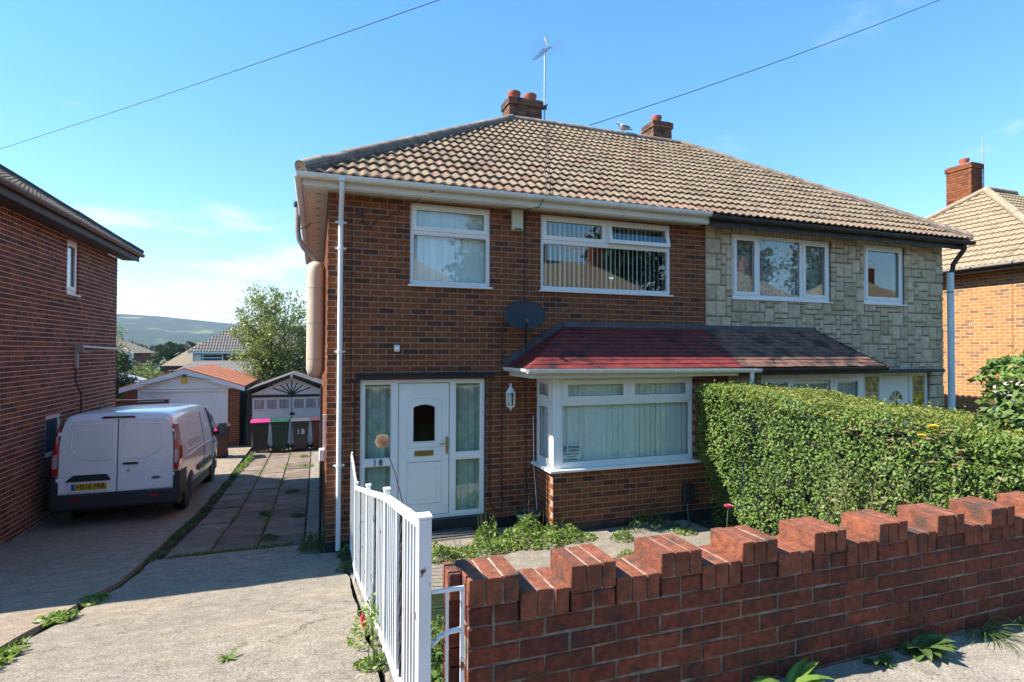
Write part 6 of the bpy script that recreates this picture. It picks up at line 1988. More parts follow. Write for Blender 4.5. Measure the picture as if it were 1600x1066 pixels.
# return pier at the gate end
pr = MB()
zz = -1.75
PX0 = WX0-0.05
kk = 0
while zz < LOWZ-0.02:
    inst('brick', half[kk % 4], GW, (PX0+0.0, WY+0.125+RND.uniform(-0.003,0.003), zz+0.005), (0, 0, 0), (0.9, 0.42, 1))
    zz += CH; kk += 1
inst('coping_brick', cope[1], GW, (PX0, WY+0.10, LOWZ+CH+0.0), (0,0,0), (0.72, 0.6, 0.98))
inst('brick', half[1], GW, (PX0, WY+0.125, LOWZ+0.004), (0,0,0), (0.9, 0.42, 1))

# ------------------------------------------------------------------ white railing beside the drive
wpaint = pmat('white_railing_paint', (0.74,0.74,0.72), 0.5, 0.08, 10, stain=((0.24,0.10,0.05), 13.0, 0.655, 0.70))
rust = pmat('rusty_post_paint', (0.72,0.72,0.72), 0.55, 0.05, 8, stain=((0.16,0.055,0.025), 13.0, 0.60, 0.65))
RL = thing('metal_railing', 'white metal railing with a twisted bar in each panel, beside the drive', 'railing', (0.26, -3.9, -2.1))
RXX = 0.265
def zr(y): return zg(y)+0.985
ry = [-5.90, -4.72, -3.50, -2.12]
PZ = {}
for i, y in enumerate(ry):
    w_ = 0.0265 if i == 0 else 0.018
    top = zr(y)+(0.0 if i == 0 else 0.012)
    p = MB().box(RXX-w_, RXX+w_, y-w_, y+w_, zg(y)-0.25, top).build('post', rust if i == 0 else wpaint, RL, bevel=0.004)
    MB().box(RXX-w_-0.004, RXX+w_+0.004, y-w_-0.004, y+w_+0.004, top+0.0005, top+0.014).build('post_cap', wpaint, p, bevel=0.004)
def bar(y, zb_, zt_, r=0.0085, nm='bar'):
    return MB().box(RXX-r, RXX+r, y-r, y+r, zb_, zt_).build(nm, wpaint, RL)
def twisted(y, zb_, zt_):
    mb = MB()
    n = 26; H = zt_-zb_
    prev = None
    for i in range(n+1):
        a_ = i*0.55; zz = zb_+H*i/n
        ring_ = [(RXX+0.011*math.cos(a_+q*math.pi/2), y+0.011*math.sin(a_+q*math.pi/2), zz) for q in range(4)]
        b0 = len(mb.v); mb.v += ring_
        if prev is not None:
            for q in range(4):
                w_ = (q+1) % 4
                mb.f.append((prev+q, prev+w_, b0+w_, b0+q)); mb.m.append(0)
        prev = b0
    # small leaf scrolls
    for f_ in (0.30, 0.52, 0.72):
        zz = zb_+H*f_
        for s_ in (-1, 1):
            mb.tube([(RXX, y+0.008*s_, zz-0.05), (RXX, y+0.028*s_, zz-0.02), (RXX, y+0.024*s_, zz+0.02), (RXX, y+0.010*s_, zz+0.015)], 0.006, 5)
    return mb.build('twisted_bar', pmat('black_iron', (0.03,0.03,0.032), 0.5, 0.2), RL)
for (ya, yb) in zip(ry, ry[1:]):
    a, b = ya+0.032, yb-0.022
    for (h, t) in ((0.950, 0.016), (0.10, 0.014)):
        mb = MB()
        mb.v = [(RXX-0.016,a,zg(a)+h-t),(RXX+0.016,a,zg(a)+h-t),(RXX+0.016,b,zg(b)+h-t),(RXX-0.016,b,zg(b)+h-t),
                (RXX-0.016,a,zg(a)+h+t),(RXX+0.016,a,zg(a)+h+t),(RXX+0.016,b,zg(b)+h+t),(RXX-0.016,b,zg(b)+h+t)]
        for q in ((0,3,2,1),(4,5,6,7),(0,1,5,4),(1,2,6,5),(2,3,7,6),(3,0,4,7)): mb.f.append(q); mb.m.append(0)
        mb.build('rail', wpaint, RL)
    n = 14
    ctr = n//2
    for i in range(1, n):
        y = a+(b-a)*i/n
        if i == ctr: twisted(y, zg(y)+0.115, zg(y)+0.933)
        else:
            if abs(i-ctr) == 1: y += 0.03*(1 if i > ctr else -1)
            bar(y, zg(y)+0.114, zg(y)+0.934)
# low brick and concrete edge below the railing
ed = MB()
yy = -5.55
while yy < -1.2:
    ed.box(RXX-0.025, RXX+0.06, yy, yy+0.21, zg(yy+0.1)-0.15, zg(yy+0.1)+0.005+RND.uniform(-0.02,0.012)); yy += 0.225
edo = ed.build('edging', MAT['path'], bevel=0.008); edo['kind'] = 'structure'

# swan-necked gate leaf standing open at the far end of the railing
GT = thing('garden_gate', 'small white gate with a swan-neck top at the house end of the railing', 'gate', (0.28, -1.6, -2.5))
def ztop(y):
    t = (y+2.05)/(0.95)
    return zr(-2.05)-0.03+0.15*(0.5-0.5*math.cos(math.pi*min(1, max(0, t))))
gyA, gyB = -2.06, -1.10
topc_ = [(RXX+0.012, lerp(gyA, gyB, i/10), ztop(lerp(gyA, gyB, i/10))) for i in range(11)]
MB().tube(topc_, 0.013, 6).build('top_rail', wpaint, GT, smooth=60)
zbt = zg(-1.6)+0.10
MB().box(RXX+0.0, RXX+0.024, gyA, gyB, zbt, zbt+0.03).build('bottom_rail', wpaint, GT)
for i in range(0, 9):
    y = lerp(gyA+0.02, gyB-0.02, i/8)
    w_ = 0.014 if i in (0, 8) else 0.007
    MB().box(RXX+0.012-w_, RXX+0.012+w_, y-w_, y+w_, zbt+0.0305, ztop(y)).build('stile' if i in (0, 8) else 'bar', wpaint, GT)
MB().tube([(RXX+0.012,gyB-0.012,ztop(gyB)),(RXX+0.012,gyB+0.004,ztop(gyB)+0.02),(RXX+0.012,gyB-0.03,ztop(gyB)+0.05)], 0.011, 6).build('scroll', wpaint, GT)

# short infill between the railing post and the wall
IN = thing('infill_panel', 'narrow white metal infill between the rusty railing post and the brick wall', 'railing', (0.36, -5.88, -1.63))
ix0, ix1, iy = 0.298, WX0-0.035, -5.895
MB().box(ix0, ix1+0.01, iy-0.008, iy+0.008, -0.943, -0.931).build('top_rail', wpaint, IN)
MB().box(ix1-0.003, ix1+0.009, iy-0.010, iy+0.010, -1.70, -0.9455).build('stile', rust, IN)
MB().tube([(lerp(ix0,ix1,0.52),iy,-1.7),(lerp(ix0,ix1,0.52),iy,-0.945)], 0.0065, 6).build('bar', wpaint, IN)
MB().tube([(ix0,iy,-1.145),(lerp(ix0,ix1,0.25),iy,-1.115),(lerp(ix0,ix1,0.6),iy,-1.10),(ix1-0.006,iy,-1.098)], 0.010, 6).build('scroll', rust, IN, smooth=60)

# ------------------------------------------------------------------ vegetation
NP_R = np.random.default_rng(21)
L_HEDGE = leafmat('privet_leaf', [(0,(0.070,0.130,0.022)),(0.4,(0.105,0.185,0.030)),(0.8,(0.150,0.232,0.040)),(0.97,(0.200,0.262,0.058)),(1,(0.24,0.14,0.06))], 0.62, 0.3)
L_TOP = leafmat('privet_top_leaf', [(0,(0.125,0.172,0.028)),(0.5,(0.180,0.222,0.038)),(0.9,(0.225,0.248,0.050)),(1,(0.280,0.190,0.070))], 0.62, 0.3)  # leaves of the hedge top, yellower than those of the sides
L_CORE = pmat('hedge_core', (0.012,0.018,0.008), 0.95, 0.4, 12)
L_WEED = leafmat('weed_leaf', [(0,(0.105,0.165,0.030)),(0.5,(0.160,0.240,0.042)),(1,(0.225,0.285,0.066))], 0.5, 0.35)
L_DARK = leafmat('dark_weed_leaf', [(0,(0.060,0.105,0.028)),(1,(0.105,0.165,0.045))], 0.5, 0.3)
L_DOCK = leafmat('dock_leaf', [(0,(0.100,0.185,0.034)),(0.6,(0.150,0.250,0.045)),(1,(0.210,0.290,0.066))], 0.45, 0.35)
L_LAUREL = leafmat('laurel_leaf', [(0,(0.080,0.145,0.034)),(0.5,(0.125,0.205,0.046)),(0.9,(0.165,0.235,0.060)),(1,(0.30,0.13,0.07))], 0.6, 0.3)
BARK = pmat('bark', (0.10,0.075,0.05), 0.95, 0.3, 12, 0.8, 40, 0.02)

def surface_noise(p, s, a):
    return a*mnoise.noise((p[0]*s, p[1]*s, p[2]*s))

def hedge(name, label, cat, x0, x1, y0, y1, zb, ztf, n_side, n_top, leaf_lo, leaf_hi, mat_side, mat_top, bulge=0.10, seed=3, group=None, sides=('x0','x1','y0','y1')):
    """clipped hedge: leaves on a lumpy box shell; ztf(x, y) is the top"""
    rng = np.random.default_rng(seed)
    root = thing(name, label, cat, ((x0+x1)/2, (y0+y1)/2, zb((y0+y1)/2)), group)
    def lump(p): return bulge*(mnoise.noise((p[0]*1.1, p[1]*1.1, p[2]*1.3))+0.5*mnoise.noise((p[0]*3.1, p[1]*3.1, p[2]*3.1+4)))
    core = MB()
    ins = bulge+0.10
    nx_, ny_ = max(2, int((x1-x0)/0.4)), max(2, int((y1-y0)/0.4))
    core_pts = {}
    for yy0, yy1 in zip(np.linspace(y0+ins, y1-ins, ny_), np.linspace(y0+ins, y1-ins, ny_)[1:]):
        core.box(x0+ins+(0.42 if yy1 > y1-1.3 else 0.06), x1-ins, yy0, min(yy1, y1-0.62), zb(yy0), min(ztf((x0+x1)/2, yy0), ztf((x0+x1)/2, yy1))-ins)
    core.build('shade_core', L_CORE, root)['kind'] = 'stuff'  # near-black boxes stand in for the shade inside the hedge
    P = []; D = []
    area = {'x0': (y1-y0), 'x1': (y1-y0), 'y0': (x1-x0), 'y1': (x1-x0)}
    tot = sum(area[s] for s in sides)
    for s in sides:
        m = int(n_side*area[s]/tot)
        for _ in range(m):
            if s[0] == 'x':
                y = rng.uniform(y0, y1); x = x0 if s == 'x0' else x1; nrm = (-1 if s == 'x0' else 1, 0, 0)
            else:
                x = rng.uniform(x0, x1); y = y0 if s == 'y0' else y1; nrm = (0, -1 if s == 'y0' else 1, 0)
            zl, zh = zb(y)+0.03, ztf(x, y)
            z = zl+(zh-zl)*rng.uniform(0, 1)**0.85
            p = np.array((x, y, z)); q = lump(p)
            # rounded shoulders, thinner skirt
            edge = max(0, 1-(zh-z)/0.16); q -= 0.10*edge*edge
            q -= (0.45 if s == 'y1' else 0.16)*max(0, 1-(z-zl)/0.9)
            if s == 'x0': q -= 0.45*max(0, 1-(z-zl)/1.1)*max(0, 1-(y1-y)/1.0)
            dpt = -abs(rng.normal(0, 0.032))
            gap = mnoise.noise((p[0]*5.0, p[1]*5.0, p[2]*5.0))
            if gap < -0.28 and rng.random() < 0.75: dpt -= 0.12
            p = p+np.array(nrm)*(q+dpt+rng.uniform(0, 0.02))
            P.append(p); D.append(np.array(nrm)*1.1+np.array((0, 0, 0.6)))
    side_me = leaves_mesh('foliage', np.array(P), mat_side, leaf_lo, leaf_hi, 0.56, 0.2, rng, 0.1, np.array(D))
    o = put('foliage', side_me, root); o['kind'] = 'stuff'
    P = []
    for _ in range(n_top):
        x, y = rng.uniform(x0-0.03, x1+0.03), rng.uniform(y0-0.03, y1+0.03)
        e = min(x-x0, x1-x, y-y0, y1-y)
        z = ztf(x, y)+0.4*lump((x, y, 0))-0.12*max(0, 1-max(e, 0)/0.14)**2-abs(rng.normal(0, 0.03))
        if rng.random() < 0.02: z += rng.uniform(0.02, 0.09)
        P.append((x, y, z))
    top_me = leaves_mesh('top_growth', np.array(P), mat_top, leaf_lo*0.9, leaf_hi*0.95, 0.55, 0.7, rng, 0.1)
    o = put('top_growth', top_me, root); o['kind'] = 'stuff'
    st = MB()
    for i in range(9):
        y = y0+0.25+(y1-y0-0.5)*i/8; x = (x0+x1)/2+rng.uniform(-0.1, 0.1)
        st.tube([(x, y, zb(y)-0.05), (x+rng.uniform(-.1,.1), y+rng.uniform(-.1,.1), zb(y)+0.5), (x+rng.uniform(-.2,.2), y, ztf(x, y)-0.3)], [0.025, 0.018, 0.008], 6)
    st.build('stems', BARK, root)['kind'] = 'stuff'
    return root
def htop(x, y): return -0.47-0.055*(-0.8-y)-0.02*(x-5.6)
hd = hedge('privet_hedge', 'large clipped privet hedge dividing the two front gardens', 'hedge', 5.36, 6.70, -5.25, -0.92, lambda y: zgarden(y), htop, 46000, 26000, 0.026, 0.052, L_HEDGE, L_TOP, 0.15, 3)
def stop_(x, y): return -0.06-0.5*max(0, abs(y+5.0)-0.45)-0.35*max(0, abs(x-6.1)-0.4)
hedge('laurel_shrub', 'tall glossy shrub with larger leaves rising at the pavement end of the hedge', 'shrub', 5.60, 6.9, -5.60, -4.62, lambda y: zgarden(y), stop_, 5200, 2600, 0.055, 0.095, L_LAUREL, L_LAUREL, 0.16, 8)
hedge('boundary_hedge', 'small clipped hedge at the foot of the orange brick house', 'hedge', 13.6, 15.4, -2.2, -0.8, lambda y: -2.7, lambda x, y: -1.02, 9000, 6000, 0.03, 0.06, L_HEDGE, L_TOP, 0.08, 9)

def leafy(name, label, cat, x, y, zf, spread, height, n, lo, hi, mat, seed, group=None, flat=0.6, stems=6, aspect=0.5, elong=1.0, rot=0.0):
    """a loose low plant: leaves in a mound on thin stems"""
    rng = np.random.default_rng(seed)
    z0 = zf(x, y)
    root = thing(name, label, cat, (x, y, z0), group)
    P = []
    ca, sa = math.cos(rot), math.sin(rot)
    for _ in range(n):
        r_ = math.sqrt(rng.uniform(0, 1)); a_ = rng.uniform(0, 2*math.pi)
        dx, dy = r_*math.cos(a_)*spread*elong, r_*math.sin(a_)*spread
        px_, py_ = x+dx*ca-dy*sa, y+dx*sa+dy*ca
        lum = 0.55+0.9*max(-0.5, mnoise.noise((px_*4, py_*4, seed*1.7)))
        h = height*max(0.08, (1-r_**2))*lum*rng.uniform(0.25, 1.0)
        P.append((px_, py_, zf(px_, py_)+0.01+h))
    me = leaves_mesh('leaf_mass', np.array(P), mat, lo, hi, aspect, flat, rng, 0.10)
    o = put('leaves', me, root); o['kind'] = 'stuff'
    mb = MB()
    for i in range(stems):
        a_ = rng.uniform(0, 6.28); q = rng.uniform(0.2, 0.8)*spread
        ex_2, ey_2 = x+math.cos(a_)*q*elong*ca-math.sin(a_)*q*sa, y+math.cos(a_)*q*elong*sa+math.sin(a_)*q*ca
        bx_, by_ = lerp(x, ex_2, 0.8), lerp(y, ey_2, 0.8)
        mb.tube([(bx_, by_, zf(bx_, by_)-0.02), (lerp(bx_,ex_2,0.5), lerp(by_,ey_2,0.5), zf(ex_2,ey_2)+height*0.35), (ex_2, ey_2, zf(ex_2,ey_2)+height*rng.uniform(0.5, 0.85))], [0.005, 0.004, 0.002], 4)
    mb.build('stems', L_DARK, root)['kind'] = 'stuff'
    return root

def blade_leaf(mb, base, d, L, wd, droop, up, n=6, tip=1.0):
    """one long leaf curving out from base along d"""
    d = Vector((d[0], d[1], 0)).normalized(); s = Vector((-d.y, d.x, 0))
    prevs = None
    for i in range(n+1):
        t = i/n
        p = Vector(base)+d*(L*t*math.cos(up*(1-t)))+Vector((0, 0, L*(math.sin(up)*t-droop*t*t)))
        w_ = wd*(math.sin(math.pi*min(1, 0.12+0.88*t))**0.8)*(1-0.15*t) if t < 1 else 0.001
        fold = Vector((0, 0, 0.25*w_))
        cur = (p-s*w_+fold, p, p+s*w_+fold)
        if prevs:
            mb.face((prevs[0], prevs[1], cur[1], cur[0])); mb.face((prevs[1], prevs[2], cur[2], cur[1]))
        prevs = cur
def rosette(name, label, cat, x, y, z, n, L, wd, mat, seed, droop=0.5, up=0.9, group=None, arc=(0, 360)):
    rng = random.Random(seed)
    root = thing(name, label, cat, (x, y, z), group)
    for i in range(n):
        a_ = rad(lerp(arc[0], arc[1], (i+rng.random()*0.8)/n))
        mb = MB()
        blade_leaf(mb, (x+rng.uniform(-.015,.015), y+rng.uniform(-.01,.01), z), (math.cos(a_), math.sin(a_)), L*rng.uniform(0.6, 1.05), wd*rng.uniform(0.7, 1.1), droop*rng.uniform(0.6, 1.2), up*rng.uniform(0.5, 1.15))
        mb.build('leaf', mat, root, smooth=60)
    return root
zp = lambda x, y: -1.628
zd = lambda x, y: zg(y)
zga = lambda x, y: zgarden(y)+0.015
# pavement weeds against the wall
rosette('pavement_plant', 'fresh green plant with broad arching leaves at the foot of the garden wall', 'plant', 2.02, -5.95, -1.63, 30, 0.24, 0.030, L_DOCK, 4, 0.55, 1.15, arc=(160, 390))
rosette('dock_weed', 'dark dock weed with wide leaves by the middle of the wall foot', 'weed', 2.98, -5.89, -1.63, 17, 0.19, 0.042, L_DARK, 6, 0.6, 1.0, arc=(165, 380))
rosette('dandelion_weed', 'small broad leaved weed between the two plants at the wall foot', 'weed', 2.66, -5.89, -1.63, 8, 0.12, 0.026, L_DARK, 7, 0.6, 0.9, arc=(170, 370))
rosette('grass_tuft', 'tuft of thin pale grass blades at the right end of the wall foot', 'grass', 3.52, -5.89, -1.63, 46, 0.26, 0.0035, MAT['grass'], 8, 0.75, 1.1, arc=(150, 390))
rosette('grass_tuft', 'longer wispy grass blades leaning out at the far right wall foot', 'grass', 3.86, -5.89, -1.63, 40, 0.34, 0.0032, MAT['grass'], 9, 0.5, 0.9, arc=(150, 390))
# weeds on the drives
rosette('dandelion', 'lone dandelion rosette in the middle of the concrete drive', 'weed', -0.64, -4.15, zg(-4.15), 11, 0.10, 0.013, L_WEED, 12, 0.25, 0.75)
def strip(name, label, x0, x1, y0, y1, n, lo, hi, hgt, mat, seed, zf=zd, blades=True):
    rng = np.random.default_rng(seed)
    root = thing(name, label, 'weeds', ((x0+x1)/2, (y0+y1)/2, zf((x0+x1)/2, (y0+y1)/2)))
    P = []
    while len(P) < n:
        t = rng.uniform(0, 1); y = lerp(y0, y1, t); x = lerp(x0, x1, t)+rng.normal(0, 0.045)
        dns = mnoise.noise((y*1.3, seed*3.1, 0.5))+0.5*mnoise.noise((y*4.1, seed*1.1, 0.5))
        if dns < rng.uniform(-0.45, 0.25): continue
        P.append((x, y, zf(x, y)+0.01+hgt*max(0.1, dns+0.5)*rng.uniform(0.1, 1.0)))
    me = leaves_mesh('leaf_mass', np.array(P), mat, lo, hi, 0.36, 0.8, rng, 0.1)
    o = put('leaves', me, root); o['kind'] = 'stuff'
    return root
strip('joint_weeds', 'green weeds growing in the joint between the two concrete drives', -2.12, -2.22, -4.3, -2.05, 1700, 0.04, 0.11, 0.10, L_WEED, 31)
strip('joint_weeds', 'clump of weeds at the shadow edge in the drive joint', -2.18, -2.22, -1.75, -1.25, 420, 0.04, 0.10, 0.13, L_WEED, 35)
strip('path_weeds', 'straggling weeds in the gap along the left edge of the slab path', -2.19, -2.17, 0.5, 9.5, 2400, 0.025, 0.06, 0.055, L_DARK, 32)
strip('path_weeds', 'sunlit weeds at the far end of the slab path edge', -2.15, -2.05, 8.2, 11.4, 1500, 0.03, 0.08, 0.10, L_WEED, 33)
strip('slab_joint_weeds', 'small weeds in the first long joint of the slab path', -1.525, -1.525, 0.8, 11.0, 420, 0.02, 0.05, 0.04, L_WEED, 34)
strip('slab_joint_weeds', 'small weeds in the second long joint of the slab path', -0.925, -0.925, 0.8, 11.8, 520, 0.02, 0.055, 0.05, L_WEED, 36)
strip('slab_end_weeds', 'line of grass where the slab path meets the concrete drive', -1.95, -0.45, 0.66, 0.70, 520, 0.02, 0.06, 0.05, L_WEED, 37)
for i, (x, y, s_, lab) in enumerate(((-0.62,5.5,0.16,'dark weed tuft on the slab path halfway along the house'), (-0.42,2.9,0.14,'low weed tuft on the slabs close to the house wall'), (-0.78,1.25,0.15,'weed tuft in the last slabs before the drive'), (-0.5,10.9,0.16,'bright weed tuft in front of the green bin'), (-0.40,9.1,0.22,'spreading weeds on the sunlit slabs near the bins'), (-1.0,3.4,0.13,'little weed tuft in the middle of the slab path'))):
    leafy('weed_tuft', lab, 'weed', x, y, zd, s_, 0.10, 150, 0.025, 0.06, L_WEED if y > 8 else L_DARK, 50+i)  # darker leaf colour paints in the shade short of the sunlit slabs
leafy('corner_weed', 'dark leafy weed at the house corner beside the white downpipe', 'weed', -0.06, 0.28, zd, 0.30, 0.50, 900, 0.03, 0.065, L_DARK, 61, elong=1.0)
leafy('corner_weed', 'small weed tuft at the gate side of the white downpipe', 'weed', 0.30, -0.35, zd, 0.16, 0.26, 240, 0.03, 0.06, L_DARK, 62)
# weeds in the front garden
leafy('garden_weed', 'bright sprawling weed in front of the green plant pot', 'weed', 2.72, -0.86, zga, 0.46, 0.46, 1700, 0.035, 0.075, L_WEED, 71, elong=1.35)
leafy('garden_weed', 'long low mat of weeds edging the path below the front door', 'weed', 1.75, -1.10, zga, 0.27, 0.26, 1500, 0.035, 0.07, L_WEED, 72, elong=3.0, rot=0.12)
leafy('garden_weed', 'upright leafy weed standing by the door step', 'weed', 2.12, -0.60, zga, 0.18, 0.62, 460, 0.035, 0.07, L_WEED, 73)
leafy('garden_weed', 'weeds at the foot of the bay corner', 'weed', 3.25, -1.00, zga, 0.26, 0.24, 700, 0.025, 0.055, L_WEED, 74, elong=1.3)
leafy('garden_weed', 'patch of weeds seen over the low coping beyond the first merlon', 'weed', 1.95, -2.30, zga, 0.30, 0.18, 800, 0.025, 0.055, L_WEED, 75, elong=1.6)
leafy('garden_weed', 'small sunlit weed on the path in front of the bay', 'weed', 3.85, -1.28, zga, 0.17, 0.20, 300, 0.025, 0.055, L_WEED, 76)
leafy('garden_weed', 'low weed tuft on the path near the middle of the bay', 'weed', 3.55, -2.05, zga, 0.20, 0.16, 320, 0.025, 0.055, L_WEED, 77)
leafy('garden_weed', 'shaded weeds under the bay window by the hose', 'weed', 4.55, -0.95, zga, 0.28, 0.30, 420, 0.025, 0.06, L_DARK, 78, elong=1.6)
leafy('garden_weed', 'weed tuft below the pink rose near the hedge', 'weed', 4.85, -1.35, zga, 0.16, 0.14, 220, 0.025, 0.055, L_WEED, 79)
leafy('bed_plant', 'leafy green plants behind the railing post and wall end', 'plant', 0.62, -5.05, zga, 0.34, 0.62, 1500, 0.035, 0.075, L_DOCK, 80, elong=1.0)
leafy('bed_plant', 'low green plants in the bed inside the railing', 'plant', 0.62, -4.1, zga, 0.30, 0.45, 900, 0.03, 0.065, L_WEED, 81, elong=1.2, rot=1.57)
fu = leafy('fuchsia', 'fuchsia with a red flower growing through the foot of the railing', 'shrub', 0.24, -4.25, zd, 0.17, 0.42, 520, 0.02, 0.045, L_WEED, 82, elong=1.6, rot=1.57)
MB().lathe([(0.003,-0.03),(0.011,-0.018),(0.015,-0.003),(0.007,0.012),(0.003,0.022)], (0.155,-4.40,zg(-4.4)+0.20), 8).lathe([(0.003,-0.04),(0.014,-0.02),(0.018,0.0),(0.004,0.025)], (0.17,-4.33,zg(-4.4)+0.14), 8).build('flower', pmat('fuchsia_red', (0.62,0.03,0.06), 0.5, 0.1), fu, smooth=60)
leafy('edge_weed', 'weed tuft on the drive edge just below the fuchsia', 'weed', 0.20, -4.75, zd, 0.12, 0.16, 200, 0.02, 0.05, L_WEED, 83)
leafy('edge_weed', 'weed tuft on the drive edge near the gate', 'weed', 0.22, -1.4, zd, 0.13, 0.18, 200, 0.02, 0.05, L_DARK, 84)

# rose bush against the sunny face of the hedge
def rose_head(mb, p, r_, seed):
    rng = random.Random(seed)
    for lay, (k_, rr) in enumerate(((5, 1.0), (5, 0.72), (4, 0.45))):
        for i in range(k_):
            a_ = 2*math.pi*(i+0.5*lay)/k_+rng.uniform(-0.2, 0.2)
            d = Vector((math.cos(a_), math.sin(a_), 0.25+0.5*lay)).normalized()
            s = d.cross(Vector((0, 0, 1))).normalized(); u_ = s.cross(d)
            c = Vector(p)+d*r_*rr*0.55
            mb.face((c-s*r_*0.5*rr-d*r_*0.3, c+s*r_*0.5*rr-d*r_*0.3, c+s*r_*0.42*rr+d*r_*0.35+u_*r_*0.25, c-s*r_*0.42*rr+d*r_*0.35+u_*r_*0.25))
RB = thing('rose_bush', 'straggly rose bush with yellow blooms and dry brown heads before the hedge', 'rose bush', (5.05, -4.3, zgarden(-4.3)))
ylw = pmat('yellow_petal', (0.72,0.52,0.05), 0.6, 0.1); dry = pmat('dry_bloom', (0.34,0.22,0.12), 0.8, 0.25, 20)
rng_ = random.Random(5)
LP = []
for i in range(13):
    bx_, by_ = 5.0+rng_.uniform(-0.15, 0.2), -4.3+rng_.uniform(-0.6, 0.9)
    tx_, ty_ = 5.14+rng_.uniform(-0.18, 0.12), by_+rng_.uniform(-0.45, 0.45)
    tz = rng_.uniform(-1.5, -0.75)
    pts = [(bx_, by_, zgarden(by_)-0.05), (lerp(bx_,tx_,0.4)+rng_.uniform(-.06,.06), lerp(by_,ty_,0.4), lerp(zgarden(by_),tz,0.5)), (tx_, ty_, tz)]
    MB().tube(pts, [0.008, 0.006, 0.003], 5).build('stem', pmat('rose_stem', (0.11,0.12,0.04), 0.7, 0.2) if i == 0 else bpy.data.materials['rose_stem'], RB)
    for q in range(60):
        t = rng_.uniform(0.25, 1.0)
        LP.append((lerp(bx_,tx_,t)+rng_.gauss(0,0.07), lerp(by_,ty_,t)+rng_.gauss(0,0.08), lerp(zgarden(by_),tz,t)+rng_.gauss(0,0.05)))
put('leaves', leaves_mesh('rose_leaves', np.array(LP), leafmat('rose_leaf', [(0,(0.12,0.15,0.04)),(0.6,(0.20,0.22,0.07)),(1,(0.32,0.22,0.12))]), 0.03, 0.065, 0.6, 0.3, NP_R, 0.1), RB)['kind'] = 'stuff'
for i, p in enumerate(((5.22,-4.49,-0.70), (5.20,-4.40,-0.79))):
    mb = MB(); rose_head(mb, p, 0.055 if i == 0 else 0.04, i); mb.build('bloom', ylw, RB)
for i in range(18):
    mb = MB(); rose_head(mb, (5.18+rng_.uniform(-.1,.08), -4.3+rng_.uniform(-0.7,0.7), rng_.uniform(-1.05,-0.72)), 0.035, 30+i); mb.build('dry_head', dry, RB)
PR = thing('pink_rose', 'single pink rose on a thin stem at the foot of the hedge', 'rose', (5.1, -1.92, zgarden(-1.92)))
MB().tube([(5.1,-1.95,zgarden(-1.9)-0.03),(5.07,-1.93,-2.3),(5.1,-1.92,-2.11)], 0.005, 5).build('stem', bpy.data.materials['rose_stem'], PR)
mb = MB(); rose_head(mb, (5.1,-1.92,-2.10), 0.07, 3); mb.build('bloom', pmat('pink_petal', (0.62,0.10,0.17), 0.6, 0.1), PR)

# dried allium head on its bent stem
AL = thing('dried_allium', 'dried round allium seed head on a thin bent stem beside the gate', 'flower', (0.78, -2.0, zgarden(-2.0)))
ac = Vector((0.538, -2.0, -0.968))
MB().tube([(0.80,-2.0,zgarden(-2.0)),(0.765,-2.0,-1.68),(0.66,-2.0,-1.28),(0.565,-2.0,-1.03),tuple(ac)], 0.0055, 6).build('stem', pmat('dry_stem', (0.12,0.07,0.06), 0.8, 0.2), AL)
rg_ = np.random.default_rng(3)
mb = MB()
for i in range(170):
    zz = 1-2*(i+0.5)/170; a_ = i*2.39996; rr = math.sqrt(1-zz*zz)
    d = Vector((rr*math.cos(a_), rr*math.sin(a_), zz))
    R_ = 0.072*float(rg_.uniform(0.9, 1.05))
    mb.tube([ac+d*0.01, ac+d*R_*0.93], 0.0009, 3, cap=False)
mb.build('spokes', pmat('allium_spoke', (0.20,0.06,0.06), 0.8, 0.2), AL)['kind'] = 'stuff'
mb = MB()
for i in range(170):
    zz = 1-2*(i+0.5)/170; a_ = i*2.39996; rr = math.sqrt(1-zz*zz)
    d = Vector((rr*math.cos(a_), rr*math.sin(a_), zz))
    R_ = 0.072*float(rg_.uniform(0.92, 1.08))
    mb.lathe([(0.001,-0.006),(0.0058,-0.002),(0.0058,0.002),(0.001,0.006)], tuple(ac+d*R_), 5)
mb.build('seed_heads', pmat('allium_seed', (0.40,0.26,0.13), 0.8, 0.25, 60), AL)['kind'] = 'stuff'

# plant pot, hose, doormat ---------------------------------------------------
PT = thing('plant_pot', 'dark green glazed pot with dead twigs beside the bay corner', 'plant pot', (2.80, -0.42, zgarden(-0.42)+0.016))
pz = zgarden(-0.42)+0.012
gpm = pmat('green_glaze', (0.035,0.085,0.060), 0.3, 0.1, 6)
MB().lathe([(0.115,0),(0.125,0.02),(0.165,0.20),(0.180,0.235),(0.195,0.245),(0.195,0.275),(0.172,0.275),(0.16,0.23)], (2.80,-0.42,pz), 28).build('pot', gpm, PT, smooth=40)
MB().lathe([(0.158,0.235),(0.1,0.245),(0.005,0.25)], (2.80,-0.42,pz), 20).build('compost', MAT['soil'], PT)
mb = MB()
for i in range(16):
    a_ = i*2.4; r_ = 0.09*math.sqrt((i+1)/16)
    bx_, by_ = 2.80+math.cos(a_)*r_, -0.42+math.sin(a_)*r_
    h = (0.18+0.30*RND.random()) if i != 4 else 0.95
    mb.tube([(bx_,by_,pz+0.23),(bx_+RND.uniform(-.04,.04),by_+RND.uniform(-.03,.03),pz+0.24+h*0.6),(bx_+RND.uniform(-.09,.09),by_+RND.uniform(-.06,.06),pz+0.24+h)], [0.003,0.0025,0.0012], 4)
mb.build('twigs', pmat('dead_twig', (0.10,0.065,0.05), 0.9, 0.2), PT)['kind'] = 'stuff'
HO = thing('garden_hose', 'green garden hose dropping from a black wall box to the path', 'hose', (5.3, -0.9, zgarden(-0.9)))
hz = zgarden(-1.0)+0.03
